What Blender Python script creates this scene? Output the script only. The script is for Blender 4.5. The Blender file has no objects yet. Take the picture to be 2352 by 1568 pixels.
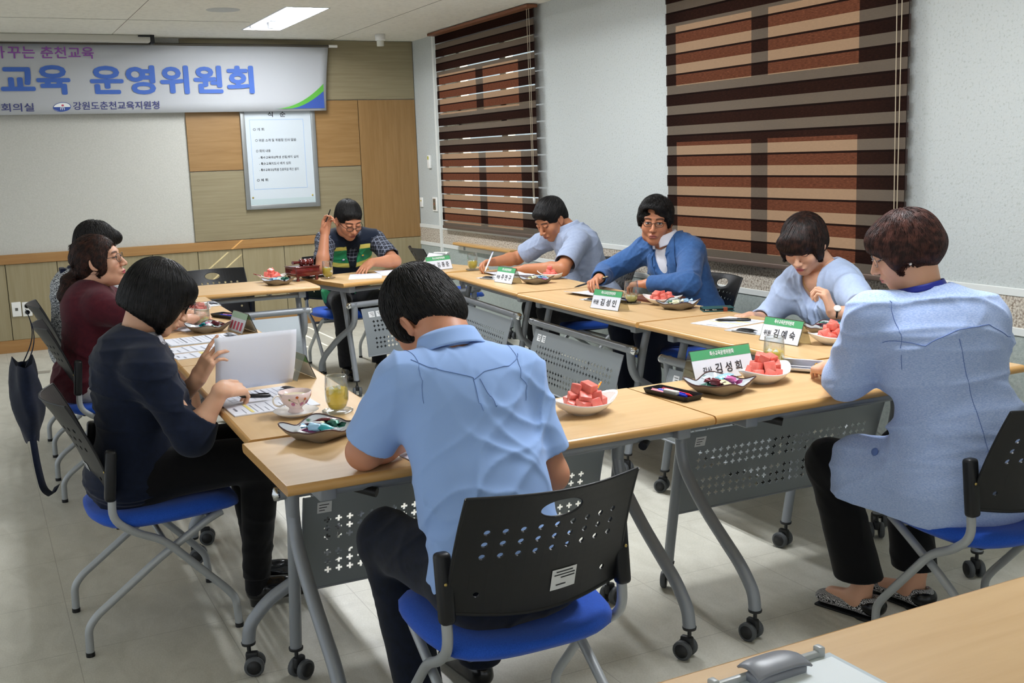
import bpy, bmesh, math, random
import numpy as np
from mathutils import Vector, Matrix, Euler
random.seed(7)
PI = math.pi
SC = bpy.context.scene
COL = SC.collection

# ------------------------------------------------------------------ camera
F_PX, YAW, PITCH, ROLL, CAM_H = 2511.8, 0.45468, 0.169249, -0.034991, 1.48
cam_data = bpy.data.cameras.new('camera')
cam = bpy.data.objects.new('camera', cam_data)
COL.objects.link(cam)
w = Vector((math.sin(YAW)*math.cos(PITCH), math.cos(YAW)*math.cos(PITCH), -math.sin(PITCH)))
r = Vector((math.cos(YAW), -math.sin(YAW), 0))
u = r.cross(w)
r2 = r*math.cos(ROLL)+u*math.sin(ROLL)
u2 = -r*math.sin(ROLL)+u*math.cos(ROLL)
M = Matrix((r2, u2, -w)).transposed().to_4x4()
M.translation = Vector((0, 0, CAM_H))
cam.matrix_world = M
cam_data.sensor_width = 36
cam_data.lens = F_PX/2352*36
cam_data.clip_start = 0.05
SC.camera = cam

# ------------------------------------------------------------------ world, sun, exposure
wd = bpy.data.worlds.new('world'); SC.world = wd; wd.use_nodes = True
bg = wd.node_tree.nodes['Background']
bg.inputs[0].default_value = (0.87, 0.935, 1.0, 1)
bg.inputs[1].default_value = 0.92
sun_d = bpy.data.lights.new('sun', 'SUN'); sun_d.energy = 30; sun_d.angle = 0.005
sun_d.color = (1.0, 0.86, 0.68)
sun = bpy.data.objects.new('sun', sun_d); COL.objects.link(sun)
sun.rotation_euler = Vector((-2.3, 1.0, -1.78)).to_track_quat('-Z', 'Y').to_euler()
sun.location = (9, 3, 6)
SC.view_settings.view_transform = 'Standard'
SC.view_settings.look = 'None'
SC.view_settings.gamma = 1
SC.view_settings.use_curve_mapping = False
SC.view_settings.exposure = 0.0
LAMP_W = 58.0

# ------------------------------------------------------------------ helpers
def empty(name, loc=(0, 0, 0), rz=0, label=None, cat=None, group=None):
    o = bpy.data.objects.new(name, None); COL.objects.link(o)
    o.location = loc; o.rotation_euler = (0, 0, rz); o.empty_display_size = .1
    return tag(o, label, cat, group)
def tag(o, label=None, cat=None, group=None, kind=None):
    if label: o['label'] = label
    if cat: o['category'] = cat
    if group: o['group'] = group
    if kind: o['kind'] = kind
    return o
def copy_tree(o, parent=None):
    c = o.copy(); COL.objects.link(c)
    c.parent = parent
    if parent is not None: c.matrix_parent_inverse = o.matrix_parent_inverse.copy()
    for ch in list(o.children): copy_tree(ch, c)
    return c
class MB:
    """collects shapes, links them as one mesh object"""
    def __init__(s): s.v = []; s.f = []; s.m = []; s.sm = []; s.mi = 0; s.smooth = True
    def add(s, vs, fs, smooth=None):
        b = len(s.v); s.v += [tuple(v) for v in vs]
        sm = s.smooth if smooth is None else smooth
        for f in fs: s.f.append(tuple(i+b for i in f)); s.m.append(s.mi); s.sm.append(sm)
        return b
    def box(s, c, size, R=None, smooth=False):
        x, y, z = [d/2 for d in size]
        vs = [Vector((i*x, j*y, k*z)) for i in (-1, 1) for j in (-1, 1) for k in (-1, 1)]
        if R is not None: vs = [R @ v for v in vs]
        c = Vector(c); vs = [v+c for v in vs]
        s.add(vs, [(0, 1, 3, 2), (4, 6, 7, 5), (0, 4, 5, 1), (2, 3, 7, 6), (0, 2, 6, 4), (1, 5, 7, 3)], smooth)
    def rbox(s, c, size, r, R=None, seg=3):
        """box with rounded edges"""
        bm = bmesh.new(); bmesh.ops.create_cube(bm, size=1)
        for v in bm.verts: v.co = Vector((v.co.x*size[0], v.co.y*size[1], v.co.z*size[2]))
        bmesh.ops.bevel(bm, geom=list(bm.edges), offset=r, segments=seg, affect='EDGES', profile=.5)
        bm.verts.index_update()
        c = Vector(c)
        vs = [(R @ v.co if R is not None else v.co)+c for v in bm.verts]
        s.add(vs, [[v.index for v in f.verts] for f in bm.faces], True); bm.free()
    def tube(s, pts, r, n=12, caps=True, closed=False, round_=0, rs=None):
        P = [Vector(p) for p in pts]
        if round_: P, rs = fillet(P, round_, rs)
        m = len(P); rings = []; up = None
        for i in range(m):
            if closed: t = (P[(i+1) % m]-P[i-1]).normalized()
            else: t = (P[min(i+1, m-1)]-P[max(i-1, 0)]).normalized()
            if up is None:
                up = Vector((0, 0, 1)) if abs(t.z) < .9 else Vector((1, 0, 0))
            a = (up-t*up.dot(t)).normalized(); up = a; b = t.cross(a)
            rr = rs[i] if rs is not None else r
            rings.append([P[i]+(a*math.cos(2*PI*k/n)+b*math.sin(2*PI*k/n))*rr for k in range(n)])
        vs = [v for R_ in rings for v in R_]; fs = []
        for i in range(m if closed else m-1):
            j = (i+1) % m
            for k in range(n): fs.append((i*n+k, i*n+(k+1) % n, j*n+(k+1) % n, j*n+k))
        s.add(vs, fs)
        if caps and not closed:
            s.add(rings[0], [tuple(range(n))[::-1]], False); s.add(rings[-1], [tuple(range(n))], False)
    def lathe(s, prof, c=(0, 0, 0), n=28, R=None, sx=1, sy=1):
        vs = []; c = Vector(c); fs = []
        for (rr, z) in prof:
            for k in range(n):
                v = Vector((rr*math.cos(2*PI*k/n)*sx, rr*math.sin(2*PI*k/n)*sy, z))
                vs.append((R @ v if R is not None else v)+c)
        for i in range(len(prof)-1):
            for k in range(n): fs.append((i*n+k, i*n+(k+1) % n, (i+1)*n+(k+1) % n, (i+1)*n+k))
        s.add(vs, fs)
    def prism(s, poly, z0, z1, T=None, smooth=False):
        """poly: xy list, extruded between z0 and z1, T maps to world"""
        n = len(poly); vs = [Vector((x, y, z0)) for x, y in poly]+[Vector((x, y, z1)) for x, y in poly]
        if T is not None: vs = [T @ v for v in vs]
        s.add(vs, [tuple(range(n))[::-1], tuple(range(n, 2*n))]+[(i, (i+1) % n, (i+1) % n+n, i+n) for i in range(n)], smooth)
    def grid(s, f, nu, nv, closed_u=False):
        vs = [f(i/(nu-1) if not closed_u else i/nu, j/(nv-1)) for j in range(nv) for i in range(nu)]; fs = []
        for j in range(nv-1):
            for i in range(nu if closed_u else nu-1):
                fs.append((j*nu+i, j*nu+(i+1) % nu, (j+1)*nu+(i+1) % nu, (j+1)*nu+i))
        s.add(vs, fs)
    def build(s, name, mats, parent=None, loc=None, rz=None):
        me = bpy.data.meshes.new(name); me.from_pydata(s.v, [], s.f)
        if not isinstance(mats, (list, tuple)): mats = [mats]
        for m in mats: me.materials.append(m)
        me.polygons.foreach_set('material_index', s.m); me.polygons.foreach_set('use_smooth', s.sm)
        me.update()
        o = bpy.data.objects.new(name, me); COL.objects.link(o)
        if parent is not None: o.parent = parent
        if loc is not None: o.location = loc
        if rz is not None: o.rotation_euler = (0, 0, rz)
        return o
def fillet(P, rad, rs=None, n=5):
    out = [P[0]]; ro = [rs[0]] if rs else None
    for i in range(1, len(P)-1):
        a = P[i-1]-P[i]; b = P[i+1]-P[i]
        d = min(rad, a.length*.45, b.length*.45)
        p0 = P[i]+a.normalized()*d; p2 = P[i]+b.normalized()*d
        for k in range(n+1):
            t = k/n; out.append(p0*(1-t)**2+P[i]*2*t*(1-t)+p2*t*t)
            if rs: ro.append(rs[i])
    out.append(P[-1])
    if rs: ro.append(rs[-1])
    return out, ro
def solid(o, t, off=0):
    m = o.modifiers.new('thickness', 'SOLIDIFY'); m.thickness = t; m.offset = off; return o
def bev(o, wd_, seg=2):
    m = o.modifiers.new('bevel', 'BEVEL'); m.width = wd_; m.segments = seg; m.limit_method = 'ANGLE'; return o

# ------------------------------------------------------------------ materials
def srgb(h):
    if isinstance(h, str):
        h = h.lstrip('#'); c = [int(h[i:i+2], 16)/255 for i in (0, 2, 4)]
    else: c = [x/255 for x in h]
    return tuple(((x+.055)/1.055)**2.4 if x > .04045 else x/12.92 for x in c)
def mat(name, col, rough=.5, metal=0, spec=.5, trans=0, ior=1.45, coat=0, sheen=0, emit=None, es=1, alpha=1):
    m = bpy.data.materials.new(name); m.use_nodes = True
    b = m.node_tree.nodes['Principled BSDF']
    b.inputs['Base Color'].default_value = (*srgb(col), 1)
    b.inputs['Roughness'].default_value = rough; b.inputs['Metallic'].default_value = metal
    b.inputs['Specular IOR Level'].default_value = spec
    b.inputs['Transmission Weight'].default_value = trans; b.inputs['IOR'].default_value = ior
    b.inputs['Coat Weight'].default_value = coat; b.inputs['Sheen Weight'].default_value = sheen
    b.inputs['Alpha'].default_value = alpha
    if emit: b.inputs['Emission Color'].default_value = (*srgb(emit), 1); b.inputs['Emission Strength'].default_value = es
    return m
def nd(m, t, **kw):
    n = m.node_tree.nodes.new(t)
    for k, v in kw.items():
        if k in n.inputs: n.inputs[k].default_value = v
        else: setattr(n, k, v)
    return n
def lk(m, a, ao, b, bi): m.node_tree.links.new(a.outputs[ao], b.inputs[bi])
def bsdf(m): return m.node_tree.nodes['Principled BSDF']
def noise_color(m, c1, c2, scale=(1, 1, 1), ns=5, detail=4, lo=.35, hi=.65, coord='Object', dist=0, rough=.55):
    tc = nd(m, 'ShaderNodeTexCoord'); mp = nd(m, 'ShaderNodeMapping'); mp.inputs['Scale'].default_value = scale
    lk(m, tc, coord, mp, 'Vector')
    no = nd(m, 'ShaderNodeTexNoise', Scale=ns, Detail=detail, Distortion=dist, Roughness=rough); lk(m, mp, 'Vector', no, 'Vector')
    cr = nd(m, 'ShaderNodeValToRGB'); cr.color_ramp.elements[0].position = lo; cr.color_ramp.elements[1].position = hi
    cr.color_ramp.elements[0].color = (*srgb(c1), 1); cr.color_ramp.elements[1].color = (*srgb(c2), 1)
    lk(m, no, 'Fac', cr, 'Fac'); lk(m, cr, 'Color', bsdf(m), 'Base Color')
    return mp, no, cr
def bump(m, scale=200, strength=.2, dist=.002, sc=(1, 1, 1), kind='noise', detail=3, coord='Object'):
    tc = nd(m, 'ShaderNodeTexCoord'); mp = nd(m, 'ShaderNodeMapping'); mp.inputs['Scale'].default_value = sc
    lk(m, tc, coord, mp, 'Vector')
    if kind == 'noise': t = nd(m, 'ShaderNodeTexNoise', Scale=scale, Detail=detail); out = 'Fac'
    else: t = nd(m, 'ShaderNodeTexVoronoi', Scale=scale); out = 'Distance'
    lk(m, mp, 'Vector', t, 'Vector')
    b = nd(m, 'ShaderNodeBump', Strength=strength, Distance=dist); lk(m, t, out, b, 'Height'); lk(m, b, 'Normal', bsdf(m), 'Normal')
    return b
def fabric(name, col, c2=None, rough=.85, bs=.15, scale=900, sheen=.1):
    m = mat(name, col, rough, spec=.2, sheen=sheen)
    if c2: noise_color(m, col, c2, ns=60, detail=5)
    bump(m, scale, bs, .001)
    return m

WOOD = mat('laminate_beech', '#d9b37f', .40, spec=.28)
noise_color(WOOD, '#c5a274', '#cfae80', scale=(.9, 9, 9), ns=3.2, detail=6, lo=.3, hi=.7, dist=.4)
WOODEDGE = mat('laminate_edge', '#cc9a58', .3, spec=.5)
noise_color(WOODEDGE, '#bd9054', '#c99d62', scale=(1, 14, 14), ns=4, lo=.3, hi=.7)
STEEL = mat('grey_painted_steel', '#8b9096', .38, metal=.25, spec=.5)
PANEL = mat('perforated_steel', '#8f969a', .36, metal=.35, spec=.5); bump(PANEL, 700, .05, .0005)
CHROME = mat('chrome', '#d5d8da', .08, metal=1)
BLACKP = mat('black_plastic', '#17181a', .42, spec=.4); bump(BLACKP, 900, .08, .0005)
CASTER = mat('caster_black', '#1c1d1f', .5); CASTERG = mat('caster_grey', '#4c4f52', .55)
BLUEF = mat('blue_mesh_fabric', '#2459c8', .8, spec=.2, sheen=.15); noise_color(BLUEF, '#1d49a8', '#2557c0', ns=500, detail=2); bump(BLUEF, 1200, .35, .001)
LEGM = mat('chair_leg_silver', '#a4a8aa', .4, metal=.3)
WHITEP = mat('white_plastic', '#e8e8e4', .4)
GREYP = mat('grey_clip_plastic', '#7e828b', .35)
# ================================================================== room
XR, YB, ZC = 3.893, 9.886, 2.554
def struct(name, mb, m, parent=None):
    o = mb.build(name, m, parent); o['kind'] = 'structure'; return o
# floor: vinyl tiles with soft streaks and thin seams
FLOOR = mat('vinyl_tile', '#b3ab99', .38, spec=.45)
tc = nd(FLOOR, 'ShaderNodeTexCoord')
mpf = nd(FLOOR, 'ShaderNodeMapping'); mpf.inputs['Scale'].default_value = (2.0, 1.0, 1); mpf.inputs['Rotation'].default_value = (0, 0, .2)
lk(FLOOR, tc, 'Object', mpf, 'Vector')
n1 = nd(FLOOR, 'ShaderNodeTexNoise', Scale=5, Detail=8, Roughness=.62, Distortion=.8); lk(FLOOR, mpf, 'Vector', n1, 'Vector')
cr = nd(FLOOR, 'ShaderNodeValToRGB'); e = cr.color_ramp.elements
e[0].position = .28; e[0].color = (*srgb('#b9b7aa'), 1); e[1].position = .72; e[1].color = (*srgb('#cfcdc1'), 1)
lk(FLOOR, n1, 'Fac', cr, 'Fac')
n2 = nd(FLOOR, 'ShaderNodeTexNoise', Scale=110, Detail=4); lk(FLOOR, mpf, 'Vector', n2, 'Vector')
mx = nd(FLOOR, 'ShaderNodeMix', data_type='RGBA', blend_type='OVERLAY'); mx.inputs[0].default_value = .22
lk(FLOOR, cr, 'Color', mx, 6); lk(FLOOR, n2, 'Fac', mx, 7)
br = nd(FLOOR, 'ShaderNodeTexBrick', offset=0.0, squash=1.0)
br.inputs['Scale'].default_value = 1; br.inputs['Brick Width'].default_value = .45; br.inputs['Row Height'].default_value = .45
br.inputs['Mortar Size'].default_value = .0016; br.inputs['Mortar Smooth'].default_value = .3
mpb = nd(FLOOR, 'ShaderNodeMapping'); mpb.inputs['Location'].default_value = (-.16, -.34, 0); lk(FLOOR, tc, 'Object', mpb, 'Vector'); lk(FLOOR, mpb, 'Vector', br, 'Vector')
mx2 = nd(FLOOR, 'ShaderNodeMix', data_type='RGBA'); mx2.inputs[7].default_value = (*srgb('#8f8c80'), 1)
mth = nd(FLOOR, 'ShaderNodeMath', operation='MULTIPLY'); mth.inputs[1].default_value = .6
lk(FLOOR, br, 'Fac', mth, 0); lk(FLOOR, mth, 0, mx2, 0); lk(FLOOR, mx, 2, mx2, 6); lk(FLOOR, mx2, 2, bsdf(FLOOR), 'Base Color')
m = MB(); m.box((1.4, 3.4, -.05), (8, 13.4, .1)); struct('floor', m, FLOOR)

CEIL = mat('ceiling_board', '#c9c5bb', .9, spec=.1)
noise_color(CEIL, '#dad8ce', '#e6e4da', ns=30, detail=6, lo=.3, hi=.55)
bump(CEIL, 60, .3, .004, kind='noise', detail=6)
# ceiling slab with the recessed lamp openings left out
LX0, LX1 = 2.14, 2.47
lamp_ys = [(7.80, 9.18), (4.9, 6.28), (2.0, 3.38)]
m = MB()
def slab(m, x0, x1, y0, y1, z0, z1): m.box(((x0+x1)/2, (y0+y1)/2, (z0+z1)/2), (x1-x0, y1-y0, z1-z0))
slab(m, -2.4, LX0, -3.2, YB+.2, ZC, ZC+.12); slab(m, LX1, XR, -3.2, YB+.2, ZC, ZC+.12)
yy = -3.2
for (a, b) in lamp_ys[::-1]: slab(m, LX0, LX1, yy, a, ZC, ZC+.12); yy = b
slab(m, LX0, LX1, yy, YB+.2, ZC, ZC+.12)
struct('ceiling', m, CEIL)
# thin grooves between ceiling boards
GRV = mat('groove_dark', '#7c786f', .9)
m = MB()
for x in (.28, 1.2, 3.1): m.box((x, 5.5, ZC-.0008), (.003, 8.7, .0016))
for y in (5.0, 6.85, 8.7): m.box((1.0, y, ZC-.0008), (2.2, .003, .0016))
struct('trim_1', m, GRV)

# back wall ----------------------------------------------------------
WALLP = mat('sparkle_wallpaper', '#c9c6bc', .85, spec=.3)
noise_color(WALLP, '#b8b8b0', '#c3c2bb', ns=90, detail=4, lo=.3, hi=.7)
bump(WALLP, 120, .5, .003, detail=5)
vo = nd(WALLP, 'ShaderNodeTexVoronoi', Scale=42); tcw = nd(WALLP, 'ShaderNodeTexCoord'); lk(WALLP, tcw, 'Object', vo, 'Vector')
lt = nd(WALLP, 'ShaderNodeMath', operation='LESS_THAN'); lt.inputs[1].default_value = .085; lk(WALLP, vo, 'Distance', lt, 0)
b_ = bsdf(WALLP); lk(WALLP, lt, 0, b_, 'Metallic')
mr = nd(WALLP, 'ShaderNodeMapRange'); mr.inputs['To Min'].default_value = .85; mr.inputs['To Max'].default_value = .3; lk(WALLP, lt, 0, mr, 'Value'); lk(WALLP, mr, 'Result', b_, 'Roughness')
m = MB(); m.box((.7, YB+.1, ZC/2), (6.4, .2, ZC)); struct('wall_back', m, WALLP)
OAK = mat('oak_veneer', '#c79a5e', .42); noise_color(OAK, '#89683d', '#99784c', scale=(1.2, 1, 16), ns=2.6, detail=6, lo=.3, hi=.72, dist=.5)
OAKV = mat('oak_veneer_upright', '#c79a5e', .42); noise_color(OAKV, '#87673d', '#97764b', scale=(16, 1, 1.0), ns=2.6, detail=6, lo=.3, hi=.72, dist=.5)
GREIGE = mat('greige_veneer', '#a59a7c', .5); noise_color(GREIGE, '#81765a', '#91876b', scale=(1.0, 1, 22), ns=2.4, detail=5, lo=.3, hi=.75)
GREIGEV = mat('greige_veneer_upright', '#a59a7c', .5); noise_color(GREIGEV, '#8d8161', '#9b9072', scale=(22, 1, 1), ns=2.4, detail=5, lo=.3, hi=.75)
def pan(name, x0, x1, z0, z1, m_, th=.02):
    g = .003; mb = MB(); mb.box(((x0+x1)/2, YB-th/2, (z0+z1)/2), (x1-x0-2*g, th, z1-z0-2*g)); o = struct(name, mb, m_); bev(o, .0015, 1); return o
XA, XB2, XC = 1.762, 3.325, 3.890
k = 2
for (x0, x1, z0, z1, mm) in [(XA, XC, 2.025, ZC, GREIGE), (XA, XB2, 1.425, 2.025, OAK), (XA, XB2, .812, 1.425, GREIGE), (XB2, XC, .732, 2.025, OAKV)]:
    pan('trim_%d' % k, x0, x1, z0, z1, mm); k += 1
RAILM = mat('oak_rail', '#c4935a', .4); noise_color(RAILM, '#996f40', '#a67f4e', scale=(1, 1, 14), ns=3, lo=.3, hi=.7)
m = MB(); m.box(((-2.4+XB2)/2, YB-.016, .772), (XB2+2.4, .032, .078)); bev(struct('trim_6', m, RAILM), .002, 1)
m = MB(); m.box(((-2.4+XC)/2, YB-.011, .052), (XC+2.4, .022, .104)); bev(struct('baseboard_back', m, RAILM), .002, 1)
xs = [-.94, -.55, -.16, .225, .62, 1.0, 1.39, 1.775, 2.165, 2.545, 2.93, 3.325, 3.89]
m = MB()
for a, b in zip(xs[:-1], xs[1:]):
    m.box(((a+b)/2, YB-.009, .418), (b-a-.005, .018, .626))
bev(struct('trim_7', m, GREIGEV), .0015, 1)
m = MB(); m.box((1.4, YB-.002, .42), (4.98, .003, .63)); struct('trim_8', m, mat('panel_gap', '#4a4335', .9))

# right wall with two window openings ---------------------------------
STUC = mat('white_stucco', '#dfe3e0', .85, spec=.15)
noise_color(STUC, '#aaafab', '#bbc0be', ns=85, detail=3, lo=.30, hi=.45)
bump(STUC, 95, .55, .004, detail=4)
STUCL = mat('lower_stucco', '#b3bbb6', .85, spec=.15); noise_color(STUCL, '#9aa39e', '#a8b0ab', ns=60, detail=5); bump(STUCL, 110, .6, .004, detail=4)
W1 = (7.42, 9.12, .93, 2.42); W2 = (3.86, 5.50, .93, 2.42)
TH = .22
m = MB()
def wseg(y0, y1, z0, z1): m.box((XR+TH/2, (y0+y1)/2, (z0+z1)/2), (TH, y1-y0, z1-z0))
zs0 = .875
wseg(-3.2, W2[0], zs0, ZC); wseg(W2[1], W1[0], zs0, ZC); wseg(W1[1], YB+.2, zs0, ZC)
for W in (W1, W2): wseg(W[0], W[1], zs0, W[2]); wseg(W[0], W[1], W[3], ZC)
wseg(-3.2, YB+.2, .0, zs0)
struct('wall_right', m, STUC)
PEB = mat('pebble_band', '#b0a595', .8)
vo = nd(PEB, 'ShaderNodeTexNoise', Scale=95, Detail=3); tcp = nd(PEB, 'ShaderNodeTexCoord'); lk(PEB, tcp, 'Object', vo, 'Vector')
cr = nd(PEB, 'ShaderNodeValToRGB'); e = cr.color_ramp.elements; e[0].position = .33; e[0].color = (*srgb('#7f6f60'), 1); e[1].position = .6; e[1].color = (*srgb('#cdc5b6'), 1)
lk(PEB, vo, 'Fac', cr, 'Fac'); lk(PEB, cr, 'Color', bsdf(PEB), 'Base Color')
bp = nd(PEB, 'ShaderNodeBump', Strength=.8, Distance=.004); lk(PEB, vo, 'Fac', bp, 'Height'); lk(PEB, bp, 'Normal', bsdf(PEB), 'Normal')
m = MB(); m.box((XR-.004, 3.34, .757), (.008, 13.08, .135)); struct('trim_9', m, PEB)
WPAINT = mat('white_painted_wood', '#d9dcd8', .5)
m = MB(); m.box((XR-.006, 3.34, .840), (.012, 13.08, .034)); m.box((XR-.006, 3.34, .675), (.012, 13.08, .034)); bev(struct('trim_10', m, WPAINT), .002, 1)
m = MB(); m.box((XR-.003, 3.34, .33), (.006, 13.08, .656)); struct('trim_11', m, STUCL)

# windows: painted sash frames and panes ---------------------------------
FRM = mat('window_frame_white', '#c9ccc9', .4)
PANE = bpy.data.materials.new('window_glass'); PANE.use_nodes = True
nt = PANE.node_tree; nt.nodes.clear()
out = nt.nodes.new('ShaderNodeOutputMaterial'); tr = nt.nodes.new('ShaderNodeBsdfTransparent'); gl = nt.nodes.new('ShaderNodeBsdfGlossy'); ms = nt.nodes.new('ShaderNodeMixShader')
tr.inputs[0].default_value = (.9, .95, .95, 1); gl.inputs['Roughness'].default_value = .02; ms.inputs[0].default_value = .07
nt.links.new(tr.outputs[0], ms.inputs[1]); nt.links.new(gl.outputs[0], ms.inputs[2]); nt.links.new(ms.outputs[0], out.inputs[0])
def window(n, W, mull, tr0, tr1):
    root = empty('window_%d' % n, (XR+.15, (W[0]+W[1])/2, W[2])); root['kind'] = 'structure'
    cy = (W[0]+W[1])/2; m = MB()
    def bx(y0, y1, z0, z1, x=0, t=.07): m.box((x, (y0+y1)/2-cy, (z0+z1)/2-W[2]), (t, y1-y0, z1-z0))
    bx(W[0], W[1], W[2], W[2]+.05); bx(W[0], W[1], W[3]-.05, W[3]); bx(W[0], W[0]+.06, W[2], W[3]); bx(W[1]-.06, W[1], W[2], W[3])
    bx(mull-.055, mull+.055, W[2], W[3]); bx(W[0], W[1], tr0, tr1)
    fr = m.build('window_frame', FRM, root); bev(fr, .004, 1)
    for (a, b) in ((W[0]+.06, mull-.055), (mull+.055, W[1]-.06)):
        for (z0, z1) in ((W[2]+.05, tr0), (tr1, W[3]-.05)):
            g = MB(); g.box((0, (a+b)/2-cy, (z0+z1)/2-W[2]), (.006, b-a, z1-z0)); g.build('pane', PANE, root)
    s = MB(); s.box((-.10, 0, -.012), (.13, W[1]-W[0], .024)); s.build('window_sill', WPAINT, root)
window(1, W1, 8.20, 1.70, 1.98); window(2, W2, 4.66, 1.70, 1.98)

# ceiling lamps ------------------------------------------------------
TUBE = mat('lamp_tube', '#ffffff', .4, emit='#eef3ff', es=9)
REFL = mat('lamp_reflector', '#e6e8ea', .25, metal=.3)
def lamp(y0, y1, label):
    root = empty('ceiling_lamp', ((LX0+LX1)/2, (y0+y1)/2, ZC), 0, label, 'ceiling lamp', 'recessed twin tube ceiling lamps')
    L = y1-y0; W_ = LX1-LX0; m = MB(); t = .012
    m.box((0, 0, .075), (W_-.01, L-.01, t))
    for s in (-1, 1):
        m.box((s*(W_/2-.008), 0, .036), (t, L-.01, .078)); m.box((0, s*(L/2-.008), .036), (W_-.01, t, .078))
    m.prism([(-.022, 0), (.022, 0), (0, -.035)], -L/2+.02, L/2-.02, Matrix.Translation((0, 0, .07)) @ Matrix.Rotation(PI/2, 4, 'X'))
    m.build('housing', REFL, root)
    for s in (-1, 1):
        m = MB(); m.tube([(s*.075, -L/2+.05, .03), (s*.075, L/2-.05, .03)], .014, 12); tb = m.build('tube', TUBE, root)
        m = MB()
        for e_ in (-1, 1): m.box((s*.075, e_*(L/2-.035), .035), (.04, .03, .05))
        m.build('lamp_holder', WHITEP, tb)
    for s in (-1, 1):
        ld = bpy.data.lights.new('lamp_light', 'AREA'); ld.shape = 'RECTANGLE'; ld.size = .034; ld.size_y = L-.12; ld.energy = LAMP_W/2; ld.color = (.93, .96, 1)
        lo = bpy.data.objects.new('lamp_light', ld); COL.objects.link(lo); lo.parent = root; lo.location = (s*.075, 0, .013)
    return root
lamp(*lamp_ys[0], 'recessed twin tube ceiling lamp glowing near the banner wall')
lamp(*lamp_ys[1], 'twin tube ceiling lamp above the middle of the room')
lamp(*lamp_ys[2], 'twin tube ceiling lamp above the seated man in blue shirt')
# speaker, detector, projector screen case
m = MB(); m.lathe([(0, -.004), (.09, -.004), (.115, -.002), (.118, 0)], (1.76, 8.05, ZC), 36)
tag(m.build('ceiling_speaker', mat('speaker_white', '#b9bcb9', .6)), 'round flat white speaker set in the ceiling', 'speaker')
sn = empty('ceiling_sensor', (3.39, 9.35, ZC), 0, 'small white cylindrical sensor under ceiling by window corner', 'sensor')
m = MB(); m.lathe([(0, 0), (.045, 0), (.045, -.05), (.04, -.055), (0, -.055)], n=24); m.build('base', WHITEP, sn)
m = MB(); m.lathe([(.032, -.055), (.032, -.10), (.0, -.102)], n=20); m.build('lens', mat('sensor_lens', '#c8c8bc', .3), sn)
sc_ = empty('projector_screen', (-.45, 9.70, ZC), 0, 'retracted projector screen case with black end cap, under ceiling', 'projector screen')
m = MB(); m.rbox((0, 0, -.03), (3.9, .10, .06), .012); m.build('housing', mat('screen_case', '#bcbab0', .5), sc_)
m = MB(); m.rbox((1.965, 0, -.035), (.03, .105, .075), .006); m.rbox((1.90, -.055, -.012), (.10, .02, .012), .004); m.build('end_cap', BLACKP, sc_)

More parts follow.
